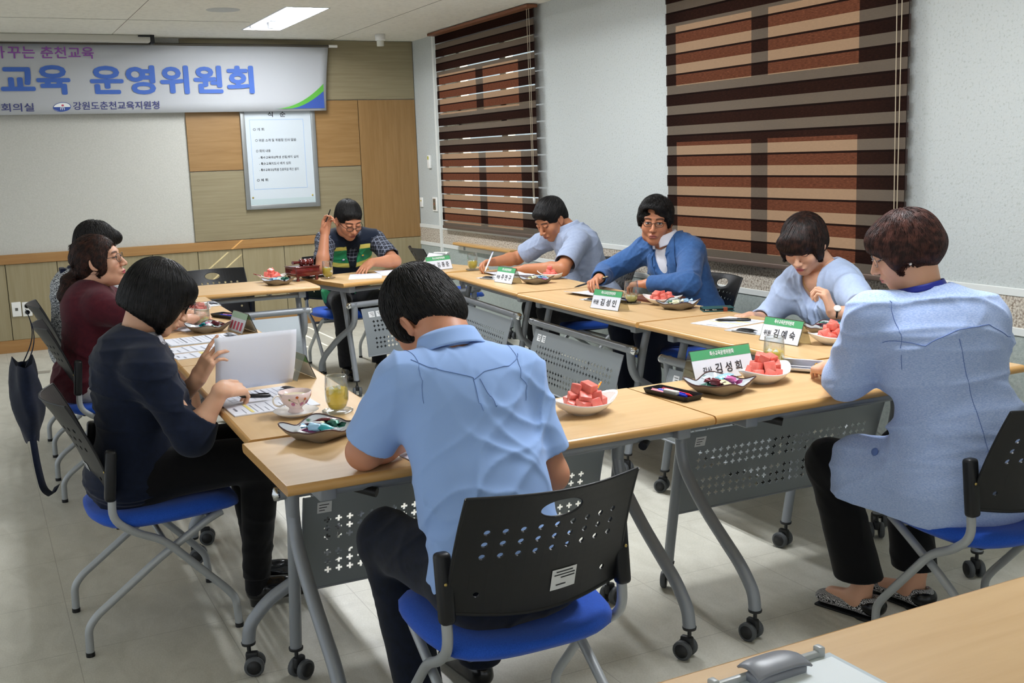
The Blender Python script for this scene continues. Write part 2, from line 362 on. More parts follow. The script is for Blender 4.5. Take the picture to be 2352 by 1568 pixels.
# blinds ---------------------------------------------------------------
def blind_mat(name, slit):
    m = bpy.data.materials.new(name); m.use_nodes = True; nt = m.node_tree; nt.nodes.clear()
    N = nt.nodes.new; L = nt.links.new
    out = N('ShaderNodeOutputMaterial'); tc = N('ShaderNodeTexCoord'); sep = N('ShaderNodeSeparateXYZ'); L(tc.outputs['Object'], sep.inputs[0])
    def math_(op, a, b=None):
        n = N('ShaderNodeMath'); n.operation = op
        for i, x in enumerate((a, b)):
            if x is None: continue
            if isinstance(x, (int, float)): n.inputs[i].default_value = x
            else: L(x, n.inputs[i])
        return n.outputs[0]
    P = .1185
    t = math_('FRACT', math_('DIVIDE', sep.outputs['Z'], P))       # 0..1 upward inside a period
    sheer = math_('LESS_THAN', t, .44)
    edge = math_('GREATER_THAN', t, .91)                          # double layer at the top of the dark band
    # sparkly slub noise
    mp = N('ShaderNodeMapping'); mp.inputs['Scale'].default_value = (1, 26, 150); L(tc.outputs['Object'], mp.inputs[0])
    no = N('ShaderNodeTexNoise'); no.inputs['Scale'].default_value = 1.6; no.inputs['Detail'].default_value = 5; no.inputs['Roughness'].default_value = .75; L(mp.outputs[0], no.inputs[0])
    cr = N('ShaderNodeValToRGB'); cr.color_ramp.elements[0].position = .34; cr.color_ramp.elements[0].color = (.10, .10, .10, 1); cr.color_ramp.elements[1].position = .70; cr.color_ramp.elements[1].color = (1, 1, 1, 1); el = cr.color_ramp.elements.new(.62); el.color = (.36, .36, .36, 1); L(no.outputs['Fac'], cr.inputs[0])
    def mix(a, b, f):
        n = N('ShaderNodeMix'); n.data_type = 'RGBA'
        for i, x in ((6, a), (7, b), (0, f)):
            if isinstance(x, tuple): n.inputs[i].default_value = (*x, 1)
            elif isinstance(x, (int, float)): n.inputs[i].default_value = x
            else: L(x, n.inputs[i])
        return n.outputs[2]
    dark_t = mix((.003, .0009, .0006), (.075, .026, .016), cr.outputs[0])
    dark_t = mix(dark_t, (.001, .0005, .0004), edge)
    sheer_t = mix((.026, .014, .008), (.085, .052, .033), cr.outputs[0])
    tcol = mix(dark_t, sheer_t, sheer)
    dcol = mix((.012, .007, .006), (.11, .09, .07), sheer)
    df = N('ShaderNodeBsdfDiffuse'); L(dcol, df.inputs[0]); tl = N('ShaderNodeBsdfTranslucent'); L(tcol, tl.inputs[0])
    ad = N('ShaderNodeAddShader'); L(df.outputs[0], ad.inputs[0]); L(tl.outputs[0], ad.inputs[1])
    tp = N('ShaderNodeBsdfTransparent'); ms = N('ShaderNodeMixShader')
    L(ad.outputs[0], ms.inputs[1]); L(tp.outputs[0], ms.inputs[2]); 
    if slit:   # the two layers do not quite overlap: a thin clear slit under each dark band
        no2 = N('ShaderNodeTexNoise'); no2.inputs['Scale'].default_value = 1.0; no2.inputs['Detail'].default_value = 2
        mp2 = N('ShaderNodeMapping'); mp2.inputs['Scale'].default_value = (1, 7, 3); L(tc.outputs['Object'], mp2.inputs[0]); L(mp2.outputs[0], no2.inputs[0])
        thr = math_('ADD', .44-.075, math_('MULTIPLY', math_('SUBTRACT', no2.outputs['Fac'], .42), .035))
        f = math_('MULTIPLY', math_('GREATER_THAN', t, thr), math_('LESS_THAN', t, .44))
        L(f, ms.inputs[0])
    else: ms.inputs[0].default_value = 0
    L(ms.outputs[0], out.inputs[0]); return m
BRZ = mat('bronze_rail', '#6a5a50', .45, metal=.4); BRZD = mat('rail_wood', '#7a4a2e', .5)
CHN = mat('chain_beige', '#b8a98f', .4)
def blind(y0, y1, z0, z1, label, slit, chain_z):
    root = empty('roller_blind', (XR-.055, (y0+y1)/2, z0), 0, label, 'blind', 'zebra roller blinds on the window wall')
    L = y1-y0; H = z1-z0
    nseg = int(H/.1185*2)+1
    m = MB()
    P = .1185; zz = -z0 % P
    def f(a, b): return Vector((0, (a-.5)*L, b*(H-.03)))
    m.grid(f, 2, 40); m.build('fabric', blind_mat('zebra_fabric_%d' % len(label), slit), root)
    # light and dark bands of the back layer show as a toothed side edge
    for s in (-1, 1):
        pts = [(.0015, 0)]
        for i in range(int(H/P)):
            z = i*P+.44*P
            pts += [(.0015, z), (.013, z), (.013, z+.56*P), (.0015, z+.56*P)]
        m = MB(); m.smooth = False; vs = []
        m.mi = 0
        for i in range(int(H/P)):
            z = i*P+.44*P
            b = len(m.v)
            m.v += [(.002, s*(L/2-.002), z-.44*P), (.002, s*(L/2+.0015), z-.44*P), (.002, s*(L/2-.002), z), (.002, s*(L/2+.0015), z), (.002, s*(L/2+.012), z), (.002, s*(L/2-.002), z+.56*P), (.002, s*(L/2+.0015), z+.56*P), (.002, s*(L/2+.012), z+.56*P)]
            for f in ((0, 1, 3, 2), (2, 3, 6, 5), (3, 4, 7, 6)): m.f.append(tuple(q+b for q in f)); m.m.append(0); m.sm.append(False)
        bm = bmesh.new(); bm_v = [bm.verts.new(v) for v in m.v]
        for f in m.f: bm.faces.new([bm_v[q] for q in f])
        bmesh.ops.remove_doubles(bm, verts=bm.verts, dist=1e-5); me = bpy.data.meshes.new('back_layer'); bm.to_mesh(me); bm.free()
        me.materials.append(bpy.data.materials.get('blind_back') or mat('blind_back', '#2a1c18', .8))
        o = bpy.data.objects.new('back_layer', me); COL.objects.link(o); o.parent = root
    m = MB(); m.rbox((0, 0, -.008), (.018, L, .028), .005); m.build('bottom_rail', BRZ, root)
    m = MB(); m.rbox((-.02, 0, H-.016), (.09, L+.05, .022), .004); m.build('cassette', BRZD, root)
    m = MB(); cy = -L/2+.012
    for d in (0, .035):
        m.tube([(-.03, cy+d, H-.03), (-.03, cy+d*.5, chain_z-z0)], .0022, 6)
    ch = m.build('pull_chain', CHN, root)
    m = MB(); m.lathe([(0, -.05), (.009, -.045), (.011, -.01), (.006, 0), (0, 0)], (-.03, cy+.005, chain_z-z0-.0), 12); m.build('chain_weight', mat('clear_weight', '#cfcfca', .1), ch)
blind(7.31, 9.18, .868, ZC, 'brown striped roller blind on the window nearer the banner wall', True, 1.16)
blind(3.72, 5.61, .850, ZC, 'brown striped roller blind behind the man in blue jacket and woman', False, 1.10)

# small things on the walls --------------------------------------------
m = MB(); m.box((XR-.012, 9.33, 1.38), (.024, .035, 2.33)); tag(m.build('cable_duct', WPAINT), 'white vertical cable duct running up the wall beside the blind', 'cable duct')
sw = empty('control_panel', (XR-.006, 9.47, 1.05), 0, 'small wall control panel with dark buttons beside white cable duct', 'control panel')
m = MB(); m.rbox((0, 0, 0), (.014, .10, .13), .003); m.build('plate', WHITEP, sw)
m = MB(); m.box((-.009, 0, 0), (.004, .055, .10)); m.build('button_panel', mat('panel_brown', '#6e6250', .5), sw)
for i, c in enumerate(('#3a3a3a', '#a03028', '#2a4a2a')):
    m = MB(); m.lathe([(0, 0), (.008, 0), (.008, -.006), (0, -.006)], (-.012, 0, .03-i*.028), 10, Matrix.Rotation(-PI/2, 3, 'Y')); m.build('button', mat('btn%d' % i, c, .4), sw)
m = MB(); m.rbox((XR-.012, 9.55, 1.44), (.024, .06, .12), .004); m.mi = 1; m.box((XR-.025, 9.55, 1.475), (.003, .03, .03)); tag(m.build('room_thermostat', [WHITEP, mat('thermo_grn', '#b9b95a', .4)]), 'slim white wall thermostat left of the blind', 'thermostat')
m = MB(); m.rbox((XR-.006, 9.81, 1.06), (.012, .07, .09), .003); m.mi = 1; m.box((XR-.013, 9.81, 1.075), (.003, .02, .012)); tag(m.build('light_switch', [WHITEP, mat('switch_yellow', '#c9b030', .4)]), 'small white light switch at the room corner', 'light switch')
def outlet(x, z, n, label):
    o = empty('wall_outlet', (x, YB-.019, z), 0, label, 'outlet')
    m = MB(); m.rbox((0, -.005, 0), (.072, .012, .118), .003); m.build('plate', WHITEP, o)
    for i in range(n):
        zz = (.026 if i == 0 else -.026) if n == 2 else 0
        m = MB(); m.lathe([(.022, 0), (.022, -.003), (.018, -.003), (.018, 0), (0, 0)], (0, -.011, zz), 20, Matrix.Rotation(PI/2, 3, 'X') @ Matrix.Scale(-1, 3)); s_ = m.build('socket', mat('socket_grey', '#bdbdb8', .4), o)
        m = MB()
        for dx in (-.008, .008): m.lathe([(.0028, -.0005), (0, -.0008)], (dx, -.0125, zz), 8, Matrix.Rotation(PI/2, 3, 'X')); m.box((dx, -.0118, zz), (.005, .001, .005))
        m.build('pin_hole', CASTER, s_)
    return o
outlet(.355, .355, 2, 'white twin power outlet low on the greige panelling')
outlet(3.12, .62, 1, 'white power outlet on the panelling behind the seated chairman')
o = empty('network_outlet', (.275, YB-.019, .36), 0, 'white network outlet plate beside the twin power outlet', 'outlet')
m = MB(); m.rbox((0, -.006, 0), (.07, .014, .12), .003); m.build('plate', WHITEP, o)
m = MB(); m.box((0, -.0135, 0), (.022, .003, .024)); m.build('jack', mat('jack_grey', '#55544e', .5), o)
o = empty('floor_box', (.32, 8.75, 0), -.15, 'flat steel floor outlet cover set in the beige floor', 'floor outlet')
m = MB(); m.box((0, 0, .002), (.21, .10, .004)); m.build('cover', mat('floor_steel', '#a5a198', .4, metal=.3), o)
m = MB(); m.box((-.04, 0, .005), (.035, .03, .002)); m.build('latch', mat('latch_dark', '#55524c', .5), o)
# ================================================================== tables
def plus_sheet(L, H, rows, ncol, margin, mapf, groups=(0,)):
    """perforated sheet: plus shaped holes cut on a lattice. mapf(x, z)->Vector"""
    pitch = (L-2*margin)/ncol; u = pitch*.2
    xs = [0]; holes_x = []
    for i in range(ncol):
        c = margin+(i+.5)*pitch; holes_x.append(c)
        xs += [c-1.5*u, c-.5*u, c+.5*u, c+1.5*u]
    xs.append(L)
    zs = [0]
    for c in rows: zs += [c-1.5*u, c-.5*u, c+.5*u, c+1.5*u]
    zs.append(H)
    nx, nz = len(xs), len(zs); vs = [mapf(x, z) for z in zs for x in xs]; fs = []
    for j in range(nz-1):
        jr = (j-1) % 4 if 0 < j < nz-2 else 3
        for i in range(nx-1):
            ir = (i-1) % 4 if 0 < i < nx-2 else 3
            if ir < 3 and jr < 3 and (ir == 1 or jr == 1): continue
            fs.append((j*nx+i, j*nx+i+1, (j+1)*nx+i+1, (j+1)*nx+i))
    return vs, fs
STK = mat('asset_sticker', '#d8dadb', .4); INK = mat('print_black', '#1e1e22', .6)
TT = .731
def make_table(p0, p1, depth, label, legs, side=1, sticker=1, group='folding conference tables in the square', panel=True, handles=True, stk_left=False, foot=.045):
    """p0->p1 is the sitters' edge. Local x along the table, y away from the sitter."""
    p0 = Vector((*p0, 0)); p1 = Vector((*p1, 0)); L = (p1-p0).length; d = (p1-p0).normalized()
    rz = math.atan2(d.y, d.x)
    root = empty('conference_table', p0, rz, label, 'table', group)
    S = side  # +1: interior on local +y
    Y = lambda y: S*y
    # top: laminate slab with rounded nose edge
    m = MB(); m.smooth = False
    g = .0015; t = .026
    m.box((L/2, Y(depth/2), TT-t/2), (L-2*g-.004, depth-.022, t)); top = m.build('tabletop', WOOD, root)
    m = MB()
    prof = [(math.cos(a)*.012, math.sin(a)*t/2) for a in [PI/2-k*PI/6 for k in range(7)]]
    for yy, s in ((.0, -1), (depth, 1)):
        def f(a, b, yy=yy, s=s):
            i = min(int(round(b*6)), 6); q = prof[i]
            return Vector((g+a*(L-2*g), Y(yy-s*.012+s*q[0]), TT-t/2+q[1]))
        m.grid(f, 2, 7)
        for xe, sg in ((g, -1), (L-g, 1)):
            vs = [Vector((xe, Y(yy-s*.012+s*q[0]), TT-t/2+q[1])) for q in prof]; m.add(vs, [tuple(range(7))], False)
    for xe, s in ((g+.001, -1), (L-g-.001, 1)): m.box((xe, Y(depth/2), TT-t/2), (.002, depth-.024, t))
    m.build('edge_banding', WOODEDGE, top)
    # frame rails under the top
    m = MB(); x0, x1 = legs
    for yy in (.10, depth-.09):
        m.tube([(x0-.02, Y(yy), TT-t-.03), (x1+.02, Y(yy), TT-t-.03)], .013, 10)
    for xx in (x0, x1): m.rbox((xx, Y(depth/2), TT-t-.022), (.045, depth-.12, .044), .006)
    m.build('under_frame', STEEL, root)
    by = depth-.045
    m = MB(); m.tube([(x0-.035, Y(by), .585), (x1+.035, Y(by), .585)], .019, 16); bar = m.build('pivot_bar', STEEL, root)
    for xx, s in ((x0-.035, -1), (x1+.035, 1)):
        m = MB(); m.lathe([(.0195, 0), (.0205, .006), (.018, .014), (.0, .018)], (xx, Y(by), .585), 16, Matrix.Rotation(s*PI/2, 3, 'Y')); m.build('end_cap', CHROME, bar)
    for xx in (x0, x1):
        m = MB()
        m.tube([(xx, Y(by), .60), (xx, Y(by-.01), .46), (xx, Y(.30), .345), (xx, Y(foot+.065), .215), (xx, Y(foot+.007), .15), (xx, Y(foot), .095)], .0195, 14, round_=.07)
        m.build('leg', STEEL, root)
        m = MB(); m.tube([(xx+.0, Y(.385), .69), (xx, Y(.415), .58), (xx, Y(.492), .17), (xx, Y(.505), .095)], .0175, 14, round_=.04)
        m.build('leg', STEEL, root)
        for yy, a in ((foot, .3), (.505, -.6)):
            a += random.uniform(-.7, .7)
            R = Matrix.Rotation(a, 3, 'Z'); c = Vector((xx, Y(yy), 0))
            m = MB(); m.tube([c+Vector((0, 0, .10)), c+Vector((0, 0, .062))], .006, 8); m.lathe([(.020, .092), (.0212, .098), (.0212, .10), (0, .10)], c, 14)
            m.rbox(c+R @ Vector((0, .008, .052)), (.020, .038, .034), .006, R)
            m.mi = 1
            for s in (-1, 1):
                Rw = R @ Matrix.Rotation(PI/2, 3, 'Y')
                cc = c+R @ Vector((s*.019, .014, .0295))
                m.mi = 1; m.lathe([(.0, -.009), (.026, -.009), (.0292, -.006), (.0292, .006), (.026, .009), (0, .009)], cc, 22, Rw)
                m.mi = 0; m.lathe([(.0, -.0098), (.021, -.0098), (.021, .0098), (0, .0098)], cc, 18, Rw)
            m.build('caster', [CASTER, CASTERG], root)
    # perforated modesty panel, leaning with the inner leg
    H = .30; LP_ = x1-x0-.075; a0 = Vector((x0+.0375, Y(by+.002), .553)); a1y, a1z = by+.075, .262
    def mp_(x, z):
        tt = z/H; bulge = .012*math.sin(tt*PI)
        return Vector((a0.x+x, Y(by+.012+(a1y-by-.012)*tt+bulge), .556+(a1z-.556)*tt))
    rows = [.085, .113, .141, .192, .220, .248]
    vs, fs = plus_sheet(LP_, H, rows, 26, .055, mp_)
    m = MB(); m.add(vs, fs, False)
    pn = solid(m.build('modesty_panel', PANEL, root), .0018)
    m = MB(); e0 = mp_(0, H); e1 = mp_(LP_, H)
    m.tube([e0, e1], .004, 8); 
    for x in (0, LP_): m.tube([mp_(x, H*k/6) for k in range(7)], .003, 6)
    m.build('panel_rim', STEEL, pn)
    if sticker:
        for i in range(sticker):
            xx = (.04+i*.055) if stk_left else LP_-.085-i*.055
            for face in ((1, -1) if sticker else (1,)):
                c0, c1, c2, c3 = mp_(xx, .022), mp_(xx+.042, .022), mp_(xx+.042, .058), mp_(xx, .058)
                n_ = Vector((0, S*.002*face, .0005*face)); m = MB(); m.smooth = False
                m.add([c+n_ for c in (c0, c1, c2, c3)], [(0, 1, 2, 3)])
                m.mi = 1
                for kk in range(3):
                    z_ = .030+kk*.009; m.add([mp_(xx+.005, z_)+n_*1.3, mp_(xx+.034-kk*.006, z_)+n_*1.3, mp_(xx+.034-kk*.006, z_+.0025)+n_*1.3, mp_(xx+.005, z_+.0025)+n_*1.3], [(0, 1, 2, 3)])
                m.build('sticker', [STK, INK], pn)
    if handles:
        for xx, s in ((x0+.03, 1), (x1-.03, -1)):
            m = MB(); m.tube([(xx, Y(.17), TT-.055), (xx+s*.07, Y(.11), TT-.062)], .008, 8); m.mi = 1; m.tube([(xx+s*.05, Y(.125), TT-.062), (xx+s*.10, Y(.08), TT-.075)], .013, 10)
            m.build('release_lever', [STEEL, BLACKP], root)
        m = MB(); m.tube([(x0+.12, Y(.20), TT-.03), (x0+.12, Y(.19), TT-.075), (x0+.16, Y(.17), TT-.09), (x1-.16, Y(.17), TT-.09), (x1-.12, Y(.19), TT-.075), (x1-.12, Y(.20), TT-.03)], .006, 8, round_=.02)
        m.build('shelf_wire', STEEL, root)
    return root
A = make_table((.600, 2.452), (1.829, 2.449), .48, 'beech folding table with the watermelon plate, in front of seated man in blue shirt', (.115, 1.165), 1, 1, stk_left=True)
B = make_table((1.831, 2.449), (3.095, 2.449), .475, 'beech folding table holding the black pen tray, beside the woman in blue cardigan', (.175, 1.12), 1, 1, stk_left=True)
L1 = make_table((.655, 4.212), (.620, 2.945), .44, 'beech folding table with the floral tea cup and raised paper', (.12, 1.15), 1, 1, foot=-.02)
L2 = make_table((.690, 5.360), (.655, 4.215), .46, 'beech folding table between two women, with clipboard and loose papers', (.10, 1.08), 1, 1)
L3 = make_table((.715, 6.440), (.690, 5.363), .47, 'beech folding table meeting the far row at the left corner', (.10, .97), 1, 1)
R1 = make_table((3.110, 2.930), (3.115, 4.018), .53, 'beech folding table in front of the woman in pale blue blouse', (.13, .93), 1, 1)
R2 = make_table((3.115, 4.022), (3.165, 5.288), .53, 'beech folding table in front of the man in blue suit jacket', (.13, 1.14), 1, 2)
R3 = make_table((3.165, 5.292), (3.265, 6.530), .52, 'beech folding table in front of the man writing with a white pen', (.13, 1.13), 1, 1)
B1 = make_table((1.897, 7.035), (.735, 7.085), .58, 'beech folding table in the far row carrying the gavel block', (.10, 1.06), 1, 0)
B2 = make_table((3.000, 7.265), (1.899, 7.030), .58, 'beech folding table in front of the man in green vest', (.10, 1.03), 1, 2)
SIDE = make_table((3.82, 8.95), (3.80, 7.76), .56, 'separate beech table by the window wall with a phone on it', (.12, 1.07), 1, 0, 'spare tables outside the square', handles=False)
FG = make_table((2.35, .70), (.50, .69), .54, 'beech table top cut off at the bottom right corner, nearest of all tables', (.15, 1.7), -1, 0, 'spare tables outside the square', handles=False)

# ================================================================== chairs
def hole_cell(cx, cz, w_, h_, hw, hh, n=16, pw=2):
    """rectangle cell with an elliptic/superelliptic hole; returns (x,z) verts and quads"""
    inner = []; outer = []
    for k in range(n):
        a = 2*PI*k/n+PI/4; c, s_ = math.cos(a), math.sin(a)
        q = (abs(c)**pw+abs(s_)**pw)**(-1/pw)
        inner.append((cx+c*q*hw, cz+s_*q*hh))
        mxx = max(abs(c), abs(s_)); outer.append((cx+c/mxx*w_/2, cz+s_/mxx*h_/2))
    return inner+outer, [(k, (k+1) % n, (k+1) % n+n, k+n) for k in range(n)]
def make_chair(label='chair', group='blue seat meeting chairs'):
    """local +x is where the sitter faces; origin on the floor between the rear feet"""
    root = empty('meeting_chair', (0, 0, 0), 0, label, 'chair', group)
    # seat pad
    def seat(a, b):
        th = a*2*PI; c, s_ = math.cos(th), math.sin(th)
        rr = (abs(c)**3.2+abs(s_)**3.2)**(-1/3.2)
        prof = [(0, .0), (.55, .0), (.93, .004), (1.0, .018), (1.0, .030), (.95, .044), (.80, .052), (.4, .050), (0, .046)]
        f, z = prof[min(int(round(b*8)), 8)]
        x = .285+c*rr*.235*f; y = s_*rr*(.235-.012*max(0, -c))*f
        dip = -.035*max(0, (x-.40)/.12)**2*.9 + .012*max(0, (.12-x)/.07) - .010*(1-min(1, abs(y)/.16))*(1 if z > .03 else 0)
        return Vector((x, y, .385+z+dip+.035*(x-.28)))
    m = MB(); m.grid(seat, 40, 9, True); m.build('seat', BLUEF, root)
    m = MB(); m.rbox((.27, 0, .382), (.30, .34, .012), .004); m.build('seat_pan', BLACKP, root)
    for s in (-1, 1):
        y = s*.222
        m = MB(); m.tube([(.118, y, .62), (.105, y, .425), (.17, y*.99, .372), (.25, y*.98, .335), (.43, y, .135), (.455, y, .10), (.46, y, .012)], .0125, 12, round_=.045)
        m.mi = 1; m.tube([(.46, y, .014), (.46, y, 0)], .0135, 10); m.build('leg', [LEGM, BLACKP], root)
        y2 = s*.196
        m = MB(); m.tube([(.44, y2*.96, .385), (.40, y2, .372), (.24, y2, .275), (.035, y2, .125), (.008, y2, .09), (.006, y2, .012)], .0125, 12, round_=.04)
        m.mi = 1; m.tube([(.006, y2, .014), (.006, y2, 0)], .0135, 10); m.build('leg', [LEGM, BLACKP], root)
        m = MB(); m.rbox((.112, s*.222, .565), (.034, .036, .16), .011, Matrix.Rotation(.10, 3, 'Y')); so = m.build('back_socket', BLACKP, root)
        m = MB(); m.lathe([(.004, 0), (.0035, .002), (0, .0025)], (.094, s*.226, .58), 8, Matrix.Rotation(-PI/2, 3, 'Y')); m.build('screw', mat('brass_screw', '#b09a5a', .3, metal=.8) if 'brass_screw' not in bpy.data.materials else bpy.data.materials['brass_screw'], so)
    m = MB(); m.tube([(.25, -.215, .335), (.25, .215, .335)], .009, 10); m.tube([(.40, -.19, .372), (.40, .19, .372)], .009, 10); m.build('cross_bar', LEGM, root)
    # perforated back: sheet coordinates u in [-.5,.5], v in [0,1]
    def bk(u, v):
        wd_ = .440-.028*v-.02*max(0, .25-v)
        low = .028*math.cos(u*PI)*(max(0, 1-v/.45))**1.5       # bottom edge hangs lower in the middle
        x = .10-.112*v+.04*v*(1-v)-.055*math.cos(u*PI)*(.55+.45*v)+.02
        z = .505+.285*v-low+.012*math.sin(u*PI)**2*v*0
        return Vector((x, u*wd_, z))
    m = MB(); cols = 11; us = [-.5+i/cols for i in range(cols+1)]; vsb = [0, .10, .22, .32, .42, .53, .64, .745, .945, 1.0]
    for j in range(len(vsb)-1):
        i = 0
        while i < cols:
            u0, u1, v0, v1 = us[i], us[i+1], vsb[j], vsb[j+1]; cu, cv = (u0+u1)/2, (v0+v1)/2
            if j == 7 and i == 4:   # hand slot spanning three cells
                u1 = us[i+3]; cu = (u0+u1)/2
                vv, ff = hole_cell(cu, cv, u1-u0, v1-v0, (u1-u0)*.44, (v1-v0)*.40, 24, 2.6); m.add([bk(*q) for q in vv], ff); i += 3; continue
            if j in (4, 5, 6) and 1 <= i <= 9:
                vv, ff = hole_cell(cu, cv, u1-u0, v1-v0, .0165, .025, 12)
                m.add([bk(*q) for q in vv], ff)
            elif j == 1 and i in (1, 9):
                vv, ff = hole_cell(cu, cv, u1-u0, v1-v0, .0155, .022, 12)
                m.add([bk(*q) for q in vv], ff)
            else:
                m.add([bk(u0+(u1-u0)*a, v0+(v1-v0)*b) for b in (0, .5, 1) for a in (0, .5, 1)], [(0, 1, 4, 3), (1, 2, 5, 4), (3, 4, 7, 6), (4, 5, 8, 7)])
            i += 1
    m.sm = [False]*len(m.sm); bo = m.build('backrest', BLACKP, root); solid(bo, .005)
    m = MB()
    m.tube([bk(-.5+i/24, 0) for i in range(25)], .006, 8); m.tube([bk(-.5, i/8) for i in range(9)], .0045, 6); m.tube([bk(.5, i/8) for i in range(9)], .0045, 6); m.tube([bk(-.5+i/24, 1) for i in range(25)], .0035, 6)
    rim = [bk(math.cos(a)*1.36/cols, .845+math.sin(a)*.086) for a in [2*PI*i/28 for i in range(28)]]
    m.tube(rim, .003, 6, closed=True)
    m.build('back_rim', BLACKP, bo)
    # property sticker on the rear face
    m = MB(); m.smooth = False; off = Vector((-.0045, 0, 0))
    def q4(u0, u1, v0, v1, o_): return [bk(u0, v0)+o_, bk(u1, v0)+o_, bk(u1, v1)+o_, bk(u0, v1)+o_]
    for k in range(3): m.add(q4(-.18+.05*k, -.13+.05*k, .12, .27, off), [(0, 1, 2, 3)])
    m.mi = 1
    for v, a, b in ((.245, -.155, -.055), (.222, -.17, -.045), (.200, -.17, -.085), (.15, -.12, -.06)): m.add(q4(a, b, v, v+.009, off+Vector((-.0012, 0, 0))), [(0, 1, 2, 3)])
    m.build('sticker', [STK, INK], bo)
    return root
proto = make_chair()
chair_spots = [
 ((1.055, 1.965), PI/2, 'meeting chair with blue seat under the man seen from behind'),
 ((2.53, 1.86), PI/2-.04, 'meeting chair with blue seat under the woman in blue cardigan'),
 ((.185, 3.63), 0.02, 'meeting chair with blue seat under the woman in navy jacket'),
 ((.25, 5.38), 0.0, 'black backed chair with a dark bag hung on it, under woman in maroon'),
 ((.27, 6.25), 0.0, 'black backed chair of the woman in grey knit top'),
 ((2.36, 7.86), -PI/2, 'black backed chair under the man in green vest'),
 ((1.42, 7.42), -PI/2, 'empty black backed chair standing behind the far row of tables'),
 ((3.10, 8.00), -.12, 'black backed chair turned towards the spare table by the wall'),
 ((3.76, 6.03), PI, 'black backed chair under the man in light grey blue shirt'),
 ((3.66, 4.86), PI, 'black backed chair under the man in blue suit jacket'),
 ((3.72, 3.80), PI, 'black backed chair hidden behind the woman in pale blue blouse'),
]
chairs = []
for i, (xy, a, lb) in enumerate(chair_spots):
    c = proto if i == 0 else copy_tree(proto)
    c.location = (*xy, 0); c.rotation_euler = (0, 0, a); c['label'] = lb; chairs.append(c)
# ================================================================== writing
def lettering(txt, m_, parent, M_, bold=0, h=None, wd_=None, center=False, name='lettering', sp=1.0):
    """text fitted to a box: M_ maps text plane (x right, y up) to the parent; h cap height box, wd_ width"""
    cu = bpy.data.curves.new(name, 'FONT'); cu.body = txt; cu.size = 1; cu.space_character = sp; cu.resolution_u = 3
    o = bpy.data.objects.new(name, cu); COL.objects.link(o)
    bpy.context.view_layer.update()
    src = bpy.data.meshes.new_from_object(o.evaluated_get(bpy.context.evaluated_depsgraph_get()))
    bpy.data.objects.remove(o); bpy.data.curves.remove(cu)
    V0 = [v.co.copy() for v in src.vertices]; F0 = [tuple(p.vertices) for p in src.polygons]; V = []; Fs = []
    for k in range(8 if bold else 1):   # heavier weight: the printed outline repeated a hair's breadth around itself
        a = k*PI/4; dx, dy = (bold*math.cos(a), bold*math.sin(a)) if bold else (0, 0); b = len(V)
        V += [(v.x+dx, v.y+dy, .004*k) for v in V0]; Fs += [tuple(i+b for i in f) for f in F0]
    bpy.data.meshes.remove(src)
    me = bpy.data.meshes.new(name); me.from_pydata(V, [], Fs); me.materials.append(m_)
    o = bpy.data.objects.new(name, me); COL.objects.link(o)
    x0 = min(c[0] for c in V); x1 = max(c[0] for c in V); y0 = min(c[1] for c in V); y1 = max(c[1] for c in V)
    sy = h/(y1-y0) if h else 1; sx = wd_/(x1-x0) if wd_ else sy
    if not h: sy = sx
    S = Matrix.Diagonal((sx, sy, .02, 1)) @ Matrix.Translation((-x0 if not center else -(x0+x1)/2, -y0, 0))
    o.parent = parent; o.matrix_local = M_ @ S
    return o
TXPURP = mat('print_purple', '#8a4aa0', .6); TXBLUE = mat('print_blue', '#3f66b8', .6); TXNAVY = mat('print_navy', '#3a3f78', .6)
TXBLK = mat('print_dark', '#26262c', .6); TXWH = mat('print_white', '#f2f4f2', .5); GRN = mat('print_green', '#4fa06c', .45)
LIME = mat('print_lime', '#58a63c', .5); DBLU = mat('print_deep_blue', '#3552a0', .5); REDP = mat('print_red', '#c65068', .5)
BANM = mat('banner_vinyl', '#b3b6ba', .55, spec=.3)
# banner -----------------------------------------------------------------
BY = 9.80
ban = empty('hanging_banner', (1.5, BY, 2.2), 0, 'wide white banner with purple and blue Korean lettering on the far wall', 'banner')
m = MB()
def bf(a, b):
    z = 1.930+b*.570; x = -1.3+a*(4.302+.055*b**1.5)
    return Vector((x-1.5, .005*math.sin(a*9)*(1-b)+.0015*math.sin(a*31+b*3), z-2.2))
m.grid(bf, 70, 8); solid(m.build('banner_cloth', BANM, ban), .002)
m = MB(); m.tube([(-2.9, .005, .295), (1.625, .005, .295)], .012, 12); m.mi = 1; m.tube([(1.56, .005, .295), (1.64, .005, .295)], .0125, 12); m.build('rod', [mat('dark_rod', '#4a453c', .5), WHITEP], ban)
def BM(x, z, d=-.0085): return Matrix.Translation((x-1.5, d, z-2.2)) @ Matrix.Rotation(PI/2, 4, 'X')
lettering('가', TXPURP, ban, BM(.300, 2.370), .012, .094, .095)
lettering('꾸는', TXPURP, ban, BM(.415, 2.370), .012, .094, .200)
lettering('춘천교육', TXPURP, ban, BM(.657, 2.372), .012, .094, .405)
lettering('교육', TXBLUE, ban, BM(.338, 2.085), .035, .235, .523)
lettering('운영위원회', TXBLUE, ban, BM(1.011, 2.083), .035, .238, 1.352, sp=1.04)
lettering('중회의실', TXNAVY, ban, BM(.24, 1.955), .012, .066, .326)
lettering('강원도춘천교육지원청', TXNAVY, ban, BM(.862, 1.962), .014, .066, .684)
m = MB()
lo = [(2.53+(2.985-2.53)*t, 1.9505+.150*max(0, (t-.30)/.70)**1.7) for t in [i/14 for i in range(15)]]
up = [(2.53+(2.987-2.53)*t, 1.9505+.215*t**2.0) for t in [i/14 for i in range(15)]]
vs = [Vector((x-1.5, -.0165, z-2.2)) for x, z in lo]+[Vector((x-1.5, -.0165, z-2.2)) for x, z in up]
